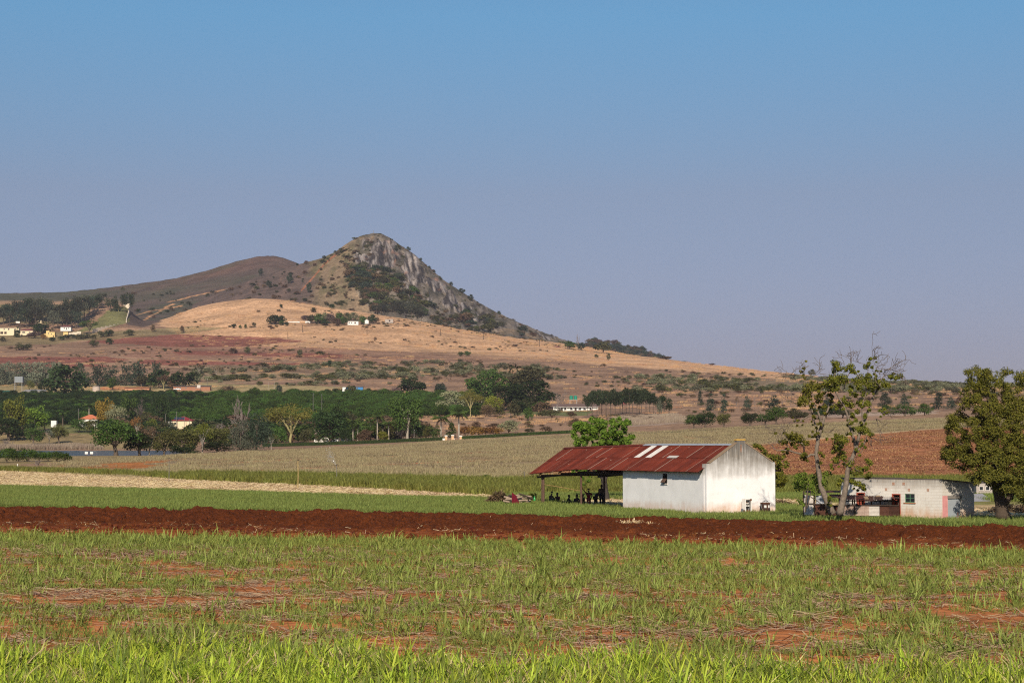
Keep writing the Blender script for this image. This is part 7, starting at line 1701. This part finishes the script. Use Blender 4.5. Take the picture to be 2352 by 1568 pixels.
def person(px, Y, rz, pose, label, top, low, hat=None, z=-.40, lean=0.0):
    k_ = (px - CX) / F; X_ = 2.3 + (Y - 146.5) * .5; t_ = (HA[0] + HV[0] * X_ - k_ * (HA[1] + HV[1] * X_)) / (-HU[0] + k_ * HU[1]); p = bpt(X_, t_, 0); root = empty('person', (p.x, p.y, z), rz, label, 'person', 'people resting under the shed roof')
    if pose == 'sit':
        J = dict(pel=(0, 0, .20), wai=(0, -.02, .36), che=(0, -.06, .56), nec=(0, -.08, .70), h0=(0, -.10, .78), h1=(0, -.11, .92))
        arm = lambda s: [(s * .17, -.05, .63), (s * .25, -.20, .42), (s * .13, -.38, .46), (s * .10, -.44, .47)]
        leg = lambda s: [(s * .09, -.02, .17), (s * .15, -.40, .47), (s * .13, -.46, .08), (s * .14, -.60, .03)]
    elif pose == 'bend':
        J = dict(pel=(0, .10, .86), wai=(0, .02, 1.0), che=(0, -.16, 1.12), nec=(0, -.29, 1.22), h0=(0, -.34, 1.28), h1=(0, -.40, 1.41))
        arm = lambda s: [(s * .18, -.20, 1.15), (s * .24, -.30, .90), (s * .16, -.46, .72), (s * .14, -.50, .65)]
        leg = lambda s: [(s * .09, .10, .84), (s * .11, .04, .45), (s * .11, .10, .08), (s * .12, -.05, .03)]
    elif pose == 'raise':
        J = dict(pel=(0, 0, .78), wai=(0, 0, .94), che=(0, -.02, 1.14), nec=(0, -.03, 1.28), h0=(0, -.04, 1.35), h1=(0, -.05, 1.49))
        arm = lambda s: [(s * .18, -.02, 1.22), (s * .30, -.12, 1.34 if s < 0 else 1.0), (s * .40 if s < 0 else s * .22, -.2, 1.50 if s < 0 else .86), (s * .44 if s < 0 else s * .2, -.22, 1.56 if s < 0 else .80)]
        leg = lambda s: [(s * .09, 0, .76), (s * .10, -.03, .40), (s * .10, .04, .08), (s * .11, -.12, .03)]
    else:
        J = dict(pel=(0, 0, .95), wai=(0, 0, 1.12), che=(0, 0, 1.34), nec=(0, 0, 1.49), h0=(0, -.01, 1.56), h1=(0, -.02, 1.71))
        arm = lambda s: [(s * .19, 0, 1.42), (s * .25, .03, 1.14), (s * .24, -.06, .90), (s * .24, -.08, .83)]
        leg = lambda s: [(s * .10, 0, .92), (s * .11, -.02, .49), (s * .11, .03, .08), (s * .13, -.12, .03)]
    def sh(q): return (q[0] + lean * q[2], q[1], q[2])
    V = [sh(J[k]) for k in ('pel', 'wai', 'che', 'nec', 'h0', 'h1')]; E = [(i, i + 1) for i in range(5)]; Rr = [(.135, .11), (.115, .09), (.145, .10), .048, .078, .082]
    hd = Vector(V[4]).lerp(Vector(V[5]), .4)
    for s in (-1, 1):
        a = [sh(q) for q in arm(s)]; k = len(V); V += a; E += [(2, k), (k, k + 1), (k + 1, k + 2), (k + 2, k + 3)]; Rr += [.055, .042, .030, (.035, .018)]
        hand = Vector(a[3]); d = (hand - Vector(a[2])).normalized(); sd = Vector((1, 0, 0))
        for f in range(5):
            ln = (.062, .078, .084, .078, .060)[f]; off = (f - 2) * .017; k2 = len(V)
            b0 = hand + d * (.02 if f else -.01) + sd * off; V += [tuple(b0 + d * ln * .5 + Vector((0, -.006, 0)) + (sd * -.02 * s if f == 0 else Vector())), tuple(b0 + d * ln + Vector((0, -.016, -.006)) + (sd * -.03 * s if f == 0 else Vector()))]
            E += [(k + 3, k2), (k2, k2 + 1)]; Rr += [.0095, .008]
        l = [sh(q) for q in leg(s)]; k = len(V); V += l; E += [(0, k), (k, k + 1), (k + 1, k + 2), (k + 2, k + 3)]; Rr += [.085, .058, .040, (.045, .03)]
    k = len(V); V += [tuple(hd + Vector((0, -.095, .0)))]; E += [(4, k)]; Rr += [.014]                       # nose
    skinned('body', V, E, Rr, SKIN, root)
    mb = MB()
    for s in (-1, 1): q = hd + Vector((s * .032, -.078, .035)); mb.tube([q + Vector((0, .01, 0)), q + Vector((0, -.004, 0))], [.014, .008], 6)
    mb.build('eyes', plain('eye_white', (.5, .48, .45), .4), root)
    mb = MB(); q = hd + Vector((0, -.077, -.045)); mb.tube([q + Vector((-.025, 0, 0)), q + Vector((0, -.006, -.002)), q + Vector((.025, 0, 0))], [.004, .008, .004], 5); mb.build('mouth', plain('lips', (.10, .03, .03), .5), root)
    mb = MB()
    for s in (-1, 1): q = hd + Vector((s * .085, 0, .01)); mb.tube([q + Vector((0, 0, -.03)), q + Vector((s * .01, 0, 0)), q + Vector((0, 0, .03))], [.008, .014, .010], 6)
    mb.build('ears', SKIN, root)
    V2 = [sh(J['pel']), sh(J['wai']), sh(J['che'])]; E2 = [(0, 1), (1, 2)]; R2 = [(.15, .125), (.13, .105), (.16, .115)]
    for s in (-1, 1):
        a = [sh(q) for q in arm(s)]; kk = len(V2); V2 += [a[0], tuple(Vector(a[0]).lerp(Vector(a[1]), .8))]; E2 += [(2, kk), (kk, kk + 1)]; R2 += [.070, .060]
    skinned('shirt', V2, E2, R2, top, root)
    V3 = [sh(J['pel'])]; E3 = []; R3 = [(.155, .13)]
    for s in (-1, 1):
        l = [sh(q) for q in leg(s)]; kk = len(V3); V3 += [l[0], l[1], tuple(Vector(l[1]).lerp(Vector(l[2]), .85))]; E3 += [(0, kk), (kk, kk + 1), (kk + 1, kk + 2)]; R3 += [.10, .075, .065]
    skinned('trousers', V3, E3, R3, low, root)
    top_ = Vector(V[5]); mb = MB()
    if hat:
        br = hat; v, f = tube([top_ + Vector((0, 0, .005)), top_ + Vector((0, 0, .012)), top_ + Vector((0, 0, .02)), top_ + Vector((0, 0, .10)), top_ + Vector((0, 0, .13))], [br, br, .10, .085, .03], 14); mb.add(v, f); mb.build('hat', cloth('hat_dark', (.05, .04, .035)), root)
    else:
        v, f = tube([hd + Vector((0, .02, .0)), hd + Vector((0, .012, .06)), top_ + Vector((0, .012, .05)), top_ + Vector((0, .01, .088))], [.086, .098, .086, .02], 10); mb.add(v, f); mb.build('hair', plain('hair_black', (.012, .010, .009), .9), root)
    return root
person(1262, 149, .7, 'sit', 'person in a brimmed hat leaning just behind the left posts', cloth('brown', (.07, .05, .04)), cloth('grey', (.06, .06, .065)), .17, lean=.18)
person(1281, 148, -.5, 'sit', 'seated person in dark red with a hand near the face', cloth('maroon', (.13, .02, .025)), cloth('black', (.02, .02, .022)))
person(1304, 149, 1.2, 'sit', 'crouching person in dark clothes midway between the posts', cloth('green', (.03, .05, .04)), cloth('grey', (.06, .06, .065)), z=-.55)
person(1324, 149.5, .2, 'sit', 'person sitting low just left of the middle post', cloth('navy', (.02, .025, .05)), cloth('brown', (.07, .05, .04)), z=-.5)
person(1340, 147, -1.0, 'sit', 'person sitting close behind the middle post', cloth('black', (.02, .02, .022)), cloth('navy', (.02, .025, .05)))
person(1352, 146.5, -.3, 'raise', 'person in wide hat and dark red dress with one arm raised', cloth('red', (.16, .015, .02)), cloth('maroon', (.13, .02, .025)), .20, z=-.52)
person(1369, 146.5, .8, 'bend', 'bending person in dark clothes left of the thick post', cloth('navy', (.02, .025, .05)), cloth('black', (.02, .02, .022)), .14, z=-.45)
person(1381, 149, 2.6, 'stand', 'standing person against the tree stem beside the thick post', cloth('brown', (.07, .05, .04)), cloth('black', (.02, .02, .022)), None, z=-.42)
# ------------------------------------------------------------------ things around the barn
def bpt(X, Yl, z): return bw @ Vector((X, Yl, z))
BROT = math.atan2(HV[1], HV[0])
fp = empty('fuel_pump', bpt(2.92, -.55, -.45)[:], BROT, 'stripped white fuel pump with its rusty works showing', 'fuel pump')
PW = plain('chalky_white_paint', (.70, .67, .62), .7, .15, 7); RST = plain('brown_rust', (.15, .065, .035), .9, .5, 9); STEEL = plain('dull_steel', (.28, .27, .26), .45, .3, 6, .6)
MB().box(-.27, -.21, -.2, .2, 0, 1.26).box(.21, .27, -.2, .2, 0, 1.26).box(-.21, .21, -.2, .2, 1.19, 1.26).box(-.21, .21, .17, .2, 0, 1.19).box(-.21, .21, -.2, .17, 0, .10).build('housing', PW, fp)
MB().box(-.19, .19, -.12, .16, .12, .5).build('pump_unit', RST, fp, bevel=.03); MB().box(-.15, .17, -.14, .14, .62, .9).build('meter', BLACK, fp, bevel=.02)
for k in range(3):
    v, f = tube([(-.12 + k * .12, -.17, .78), (-.12 + k * .12, -.142, .78)], [.05, .05], 10); MB().add(v, f).build('dial', PW, fp)
for pts, r_ in ((((-.15, -.16, .12), (-.15, -.16, .6), (.1, -.16, .6), (.1, -.16, 1.1)), .018), (((.16, -.15, .5), (.16, -.17, 1.0), (-.1, -.17, 1.05)), .022), (((-.05, -.16, .1), (-.02, -.18, .4), (.05, -.17, .62)), .02)): MB().tube(pts, r_, 6).build('pipe', STEEL, fp)
MB().box(-.2, .2, -.16, -.13, 1.0, 1.04).build('bracket', RST, fp); MB().box(-.285, -.272, -.15, .1, .15, .5).build('rust_patch', RST, fp); MB().box(.1, .272, -.205, -.202, 1.12, 1.25).build('rust_patch', RST, fp)
p2 = empty('fuel_pump', bpt(4.40, -.6, -.45)[:], BROT, 'rusty brown fuel pump with a black hose looped over it', 'fuel pump')
MB().box(-.28, .28, -.2, .2, 0, .93).build('housing', plain('dark_rust_paint', (.06, .03, .022), .75, .45, 6), p2, bevel=.02); MB().box(-.30, .30, -.22, .22, .933, .98).build('top_cover', RST, p2, bevel=.01)
for x0, x1 in ((-.24, -.04), (.10, .21)): MB().box(x0, x1, -.214, -.2, .62, .80).build('display', PW, p2)
MB().box(.035, .055, -.208, -.2, .05, .92).build('seam_strip', RST, p2)
hs = [(.24, -.02, .98), (.18, -.05, 1.07), (.0, -.06, 1.12), (-.2, -.06, 1.05), (-.38, -.08, .85), (-.52, -.1, .5), (-.6, -.12, .1), (-.58, -.14, .0)]
MB().tube(hs, .022, 7).build('hose', BLACK, p2, smooth=True); MB().tube([(-.36, -.08, .88), (-.38, -.13, .62), (-.34, -.14, .52)], .02, 6).build('nozzle', STEEL, p2)
t = MB().box(-.07, .07, -.05, .05, 0, .58).build('metal_post', plain('slate_grey_paint', (.11, .12, .15), .6, .2, 6), None, loc=bpt(2.50, -.6, -.45)[:], rot=(0, 0, BROT), bevel=.008); tag(t, 'short slate grey metal post left of the white fuel pump', 'post')
hx = at(2200, 1181, 119.5); v = empty('hand_tool', (hx.x, hx.y, hz(hx.x, hx.y)), .3, 'old rusty standpipe with a bent handle by the grey door', 'standpipe')
MB().tube([(0, 0, 0), (0, 0, .75)], .025, 7).build('pipe', RST, v); MB().tube([(0, -.02, .55), (-.16, -.03, .5), (-.2, -.03, .15)], .018, 6).build('handle', RST, v); MB().tube([(0, -.02, .5), (.2, -.05, .52), (.24, -.06, .42)], .018, 6).build('spout', RST, v)
# firewood, cloth, brush heap
wl = random.Random(8)
LOGM = plain('sawn_log', (.30, .22, .16), .9, .4, 8)
for k in range(18):
    px = wl.uniform(1168, 1212); row = 1153 - (k % 5) * 3.6 - wl.uniform(0, 1.5); p = at(px, row, 151 + wl.uniform(-.8, .8)); a = wl.uniform(-.5, .5); L = wl.uniform(.5, 1.1)
    o = MB().tube([(-L / 2, 0, 0), (0, .02, .02), (L / 2, 0, 0)], [.07, .075, .06], 8).build('log', LOGM if k % 3 else BARKD, None, loc=(p.x, p.y, max(-.36, p.z)), rot=(wl.uniform(0, 6), wl.uniform(-.25, .25), a), smooth=False)
    tag(o, 'short grey log in the firewood heap beside the shed', 'log', 'logs in the firewood heap')
for i, (a, b_, r_, lb) in enumerate((((1192, 1133), (1226, 1146), .06, 'long dark pole lying on top of the firewood heap'), ((1188, 1139), (1224, 1147), .045, 'pale pole sloping down across the firewood heap'), ((1196, 1135), (1214, 1141), .05, 'short weathered pole on the firewood heap'))):
    p, q = at(*a, 150.4 + i * .3), at(*b_, 150 + i * .2); o = MB().tube([p - p, (q - p) * .5 + Vector((0, 0, .02)), q - p], r_, 7).build('pole', (WOODD, LOGM, WOOD)[i], None, loc=p[:]); tag(o, lb, 'pole')
# draped red cloth
rgc = np.random.default_rng(5); nu, nv = 14, 12; V = []
for i in range(nu):
    for j in range(nv):
        u, w_ = i / (nu - 1), j / (nv - 1); x = -.15 + .75 * u * (0.45 + .55 * w_) ; z = .95 - w_ * 1.0 - .25 * u; y = -.12 * w_ + .05 * math.sin(u * 17 + w_ * 3) * (.4 + w_)
        V.append((x, y, max(z, -.05)))
me = mesh_np('red_cloth', V, grid_faces(nu, nv), True); o = link('red_cloth', me, cloth('crimson', (.12, .010, .02)), None, loc=at(1180, 1158, 149.6)[:]); tag(o, 'crimson cloth draped over the firewood heap', 'cloth')
b0 = at(1227.5, 1149, 150); gb = empty('plastic_bottle', b0[:], 0, 'bright green plastic bottle at the right end of the firewood', 'bottle')
gp = plain('green_plastic', (.02, .30, .06), .35, .2, 5, 0, .5, 0)
v, f = tube([(0, 0, 0), (0, 0, .02), (.005, 0, .2), (0, 0, .25), (0, 0, .30)], [.08, .085, .075, .05, .03], 10); MB().add(v, f).build('body', gp, gb, smooth=True); v, f = tube([(0, 0, .302), (0, 0, .34)], [.034, .034], 10); MB().add(v, f).build('cap', gp, gb)
def heap(px, row, Y, w, h, n, mat, name, label, cat, lmin, lmax, wid, seed):
    rg = np.random.default_rng(seed); V, Fq, t = straws(n, rg, .5, .5, lmin, lmax, wid, .01, .4)
    c = V.reshape(-1, 4, 3); k = rg.uniform(0, 1, len(c)); a = rg.uniform(0, 6.283, len(c)); rr = np.sqrt(rg.uniform(0, 1, len(c))) * .5
    off = np.stack([np.cos(a) * rr * w, np.sin(a) * rr * w * .6, h * (1 - (rr / .5) ** 1.7) * k ** .35], -1); c = c - c.mean(1, keepdims=True) + off[:, None]
    p = at(px, row, Y); o = link(name, mesh_np(name, c.reshape(-1, 3), Fq, attrs={'tint': t}), mat, None, loc=(p.x, p.y, hz(p.x, Y) + .02)); tag(o, label, cat); return o
heap(1146, 1155, 154, 2.6, 1.25, 2200, leafmat('brush_twigs', (.10, .065, .035), (.28, .19, .11), 0, .1), 'brush_heap', 'rounded heap of dry brown brushwood left of the shed', 'brush heap', .2, .7, .018, 61)
heap(1452, 1199, 113.5, 3.6, .42, 1500, mts, 'straw_heap', 'loose heap of pale straw at the edge of the turned soil', 'straw heap', .2, .8, .016, 62)
heap(2325, 1166, 135, 4.2, .8, 1500, leafmat('brush_twigs', (.10, .065, .035), (.28, .19, .11), 0, .1), 'brush_heap', 'low brown brush heap behind the great tree trunk', 'brush heap', .2, .7, .02, 63)
heap(1790, 1152, 152, 3.0, .6, 900, leafmat('brush_twigs', (.10, .065, .035), (.28, .19, .11), 0, .1), 'brush_heap', 'brown brush heap right of the gable wall', 'brush heap', .2, .7, .02, 64)
T('bush', 1222, 1152, 1131, 26, 'shade', 'yellow green weed bush behind the firewood', Y=157)
T('bush', 1255, 1100, 1086, 10, 'green', 'dark weed bush in the cane left of the shed posts', Y=229)
# ------------------------------------------------------------------ poles, pegs, sprinklers, tanks, pickup
def pole(px, rb, rt, Y, r_, mat, label, name='utility_pole', cat='pole', group=None, arm=False):
    p, q = at(px, rb, Y), at(px, rt, Y); hgt = q.z - p.z + .4
    root = empty(name, (p.x, p.y, p.z - .4), 0, label, cat, group)
    MB().tube([(0, 0, 0), (.03, 0, hgt * .5), (0, 0, hgt)], [r_, r_ * .9, r_ * .8], 7).build('shaft', mat, root)
    if arm: MB().box(-.5, .5, -.05, .05, hgt - .5, hgt - .4).build('crossarm', mat, root)
    return root
PI_ = plain('galvanised_pipe', (.20, .18, .16), .5, .2, 5, .4); YP = plain('yellowed_pole', (.42, .30, .12), .7, .2, 5)
for px, rb, rt, Y, mt, lb, hd in ((684, 1119, 1058, 206, YP, 'yellowish sprinkler standpipe, the middle and tallest of three', 1), (387.6, 1112, 1053, 246, PI_, 'dark sprinkler standpipe furthest left in the straw', 1), (773, 1100, 1068, 238, PI_, 'short dark sprinkler standpipe spraying water', 1), (1204, 1108, 1082, 232, PI_, 'thin dark standpipe left of the shed roof', 0)):
    r_ = pole(px, rb, rt, Y, .05, mt, lb, 'sprinkler_pipe', 'sprinkler'); z_ = at(px, rt, Y).z - at(px, rb, Y).z + .4
    if hd: MB().tube([(-.14, 0, z_ + .03), (.0, 0, z_ + .06), (.16, 0, z_ + .12)], [.05, .06, .035], 6).build('nozzle', WOODD, r_)
rg = np.random.default_rng(70); n = 420; tt = rg.uniform(0, 1, n) ** .8; a, b_ = at(772, 1067, 238), at(750, 1034, 244)
pts = np.array([(a.lerp(b_, t_))[:] for t_ in tt]) + rg.normal(0, 1, (n, 3)) * (.06 + .55 * tt[:, None]) * np.array([.6, 1, 1]); V, Fq = leafquads(pts, rg.normal(0, 1, (n, 3)), .028, rg)
m, nt, b = nmat('water_drops'); b.inputs['Base Color'].default_value = (.75, .80, .85, 1); b.inputs['Roughness'].default_value = .1; b.inputs['Transmission Weight'].default_value = .3
tag(link('water_spray', mesh_np('water_spray', V, Fq), m), 'faint jet of water thrown left by the short sprinkler', 'water spray', kind='stuff')
pole(40, 1083, 1064.5, 343, .13, plain('white_post_paint', (.62, .58, .52), .8), 'white wooden post at the far left of the straw', 'fence_post', 'post')
for px, lb in ((200, 'left of two small white notice boards by the lake'), (212, 'right of two small white notice boards by the lake')):
    p = ground(px, 447); r_ = empty('notice_board', p[:], 0, lb, 'sign'); MB().box(-.05, .05, 0, .06, -.3, .6).build('post', WOOD, r_); MB().box(-.34, .34, -.03, -.003, .45, 1.0).build('board', PW, r_)
for px, rb, rt, wh in ((1012, 771, 755, 'below the cliffs of the peak'), (1110, 780, 765, 'midway down the tan slope'), (1239, 796, 780, 'right beside the ridge houses'), (661, 777, 762, 'below the long white village house'), (843, 769, 749, 'below the small gabled village hut'), (695, 763, 745, 'below the orange tinted village hut')):
    pole(px, rb, rt, gy(px, rb, 1700), .28, BARKD, 'thin dark utility pole ' + wh, group='utility poles on the tan slope', arm=True)
for px, rb, rt, Y, lb in ((1734, 945, 909, 1000, 'bare pole on the brown slope right of the lone conifer'), (2164, 948, 919, 985, 'thin leaning pole left of the great right hand tree'), (180, 985, 938, 960, 'thin pole left of the orange tiled roof'), (460, 905, 888, 1290, 'pole carrying a small grey board at the yard edge'), (476, 890, 870, 1390, 'slim lamp pole behind the low dark shed'),
    (767, 895, 871, 1300, 'slim pole behind the blue and white building'), (616, 892, 877, 1310, 'pale pole on the track behind the orchard'), (631, 892, 878, 1310, 'dark pole right of the pale one behind the orchard'), (1182 - 10, 962, 935, 955, 'pale pole beside the little lawn tree'), (951, 1008, 988, 668, 'lamp post behind the hedge'),
    (719, 960, 902, 1000, 'left of two thin masts in the orchard'), (739, 962, 904, 1000, 'right of two thin masts in the orchard'), (79, 985, 955, 925, 'thin pole before the rounded fresh green tree'), (405, 985, 945, 948, 'pole in front of the solar panel house, left'), (423, 985, 955, 946, 'thick pole in front of the solar panel house, right'), (435, 985, 962, 946, 'thin pole at the right corner of the solar panel house'),
    (380, 987, 950, 948, 'thin pole left of the solar panel house'), (177, 757, 742, 2110, 'thin pole on the green slope by the white house'), (92, 775, 760, 2060, 'street pole left of the yellow house'), (131, 776, 757, 2060, 'street pole right of the yellow house')):
    r_ = pole(px, rb, rt, Y, .14, BARKP if 'pale' in lb else PI_, lb)
    if 'board' in lb: MB().box(-2.2, .1, -.1, 0, 4.6, 6.6).build('board', PALEI, r_)
    if 'lamp' in lb: zz = at(px, rt, Y).z - at(px, rb, Y).z + .4; MB().tube([(0, 0, zz - .05), (.12, 0, zz + .1), (0, 0, zz + .22)], [.10, .16, .10], 8).build('lamp', PW, r_)
def peg(px, row, Y, label, big=1.0):
    p = at(px, row, Y); r_ = empty('marker_peg', (p.x, p.y, p.z - .22 * big), 0, label, 'marker')
    MB().tube([(0, 0, -.1), (0, 0, .16 * big)], .028 * big, 7).build('stem', STEEL, r_); v, f = tube([(0, 0, .162 * big), (0, 0, .19 * big), (0, 0, .25 * big)], [.07 * big, .075 * big, .03 * big], 9); MB().add(v, f).build('cap', plain('yellow_cap', (.62, .36, .01), .5, .1, 5), r_)
for a in ((1617, 1363, 66, 'yellow capped peg among the young cane'), (2276, 1241, 97, 'yellow capped peg at the right end of the turned soil'), (306, 1199, 121, 'yellow cap on the turned soil, second from the left'), (96, 1195, 126, 'yellow cap on the turned soil, furthest left'), (1626, 1203, 116, 'yellow cap on the turned soil below the gable wall'), (1351, 1214, 112, 'yellow cap on the turned soil below the shed'), (361, 1186, 138, 'yellow cap at the far edge of the turned soil')): peg(*a)
def tank_stand(px, rb, Y, label, mat, legs_h, w, d, h, panels, two=False):
    p = at(px, rb, Y); r_ = empty('water_tank', p[:], 0, label, 'water tank')
    for sx in (-1, 1):
        for sy in (0, 1): MB().box(sx * w * .42 - .12, sx * w * .42 + .12, sy * d * .8, sy * d * .8 + .2, -1, legs_h).build('leg', STEEL, r_)
    MB().box(-w * .52, w * .52, -.1, d + .1, legs_h + .003, legs_h + .2).build('platform', STEEL, r_)
    if not two:
        for i in range(4):
            for j in range(3): MB().box(-w / 2 + i * w / 4 + .03, -w / 2 + (i + 1) * w / 4 - .03, -.04, .0, legs_h + .2 + j * h / 3 + .03, legs_h + .2 + (j + 1) * h / 3 - .03).build('tank_panel', mat, r_)
        MB().box(-w / 2, w / 2, .003, d, legs_h + .2, legs_h + .2 + h).build('tank', mat, r_); MB().tube([(-w * .45, -.2, -.5), (-w * .45, -.2, legs_h + h + .6)], .1, 6).build('pipe', STEEL, r_)
    else:
        for s in (-1, 1):
            v, f = tube([(s * w * .26, d / 2, legs_h + .2), (s * w * .26, d / 2, legs_h + .2 + h * .85), (s * w * .26, d / 2, legs_h + .2 + h)], [w * .22, w * .22, w * .08], 14); MB().add(v, f).build('tank', mat, r_, smooth=False)
tank_stand(42, 901, 1300, 'panelled grey steel water tank on tall legs above the farm', plain('panel_steel', (.20, .22, .23), .5, .15, 1, .3), 6.8, 5.6, 4, 3.8, 1)
tank_stand(1317, 932, 1075, 'pair of green water tanks on a stand behind the long white house', plain('green_tank', (.02, .20, .13), .5, .15, 2), 3.4, 4.6, 2, 2.3, 0, True)
# parked pickup
p = at(407, 896, 1300); pk = empty('pickup_truck', p[:], .15, 'small white pickup parked in front of the yard shrubs', 'pickup')
mb = MB(); mb.prism([(-2.4, -.85, .45), (2.45, -.85, .45), (2.45, -.85, .95), (1.3, -.85, 1.05), (.75, -.85, 1.65), (-.35, -.85, 1.68), (-.6, -.85, 1.05), (-2.4, -.85, 1.0)], (0, 1.7, 0), None); mb.build('body', plain('white_car_paint', (.75, .75, .75), .3, .05, 1, 0, .5, 0), pk, bevel=.04)
mb = MB(); mb.prism([(1.1, -.862, 1.1), (.7, -.862, 1.55), (-.28, -.862, 1.58), (-.42, -.862, 1.1)], (0, .01, 0), None); mb.build('side_window', GLASS, pk)
for x in (-1.5, 1.55):
    for y in (-.8, .8):
        v, f = tube([(x, y - .1, .34), (x, y + .1, .34)], [.34, .34], 14); wh = MB().add(v, f).build('wheel', plain('rubber', (.02, .02, .02), .9), pk); v, f = tube([(x, y - .11, .34), (x, y - .101, .34)], [.19, .19], 10); MB().add(v, f).build('rim', STEEL, wh)
for y in (-.6, .6): MB().box(2.455, 2.47, y - .15, y + .15, .7, .85).build('headlight', plain('headlight_glass', (.8, .8, .75), .2), pk)
# summit trig mast and a fence line in the yard
t = MB().tube([(0, 0, 0), (0, 0, 5)], .22, 6).build('mast', PI_, None, loc=(on_peak(858, 537.5))[:]); tag(t, 'thin mast standing on the very top of the rocky peak', 'mast')
yf = empty('yard_fence', ground(330, 1300)[:], 0, 'wire fence with thin posts along the farmyard', 'fence'); L0 = yf.location
for k, px in enumerate(np.arange(240, 520, 11.5)):
    q = ground(px, 1292); MB().box(q.x - .06 - L0.x, q.x + .06 - L0.x, q.y - L0.y - .06, q.y - L0.y + .06, q.z - L0.z - .3, q.z - L0.z + 1.3).build('post', LOGM, yf)
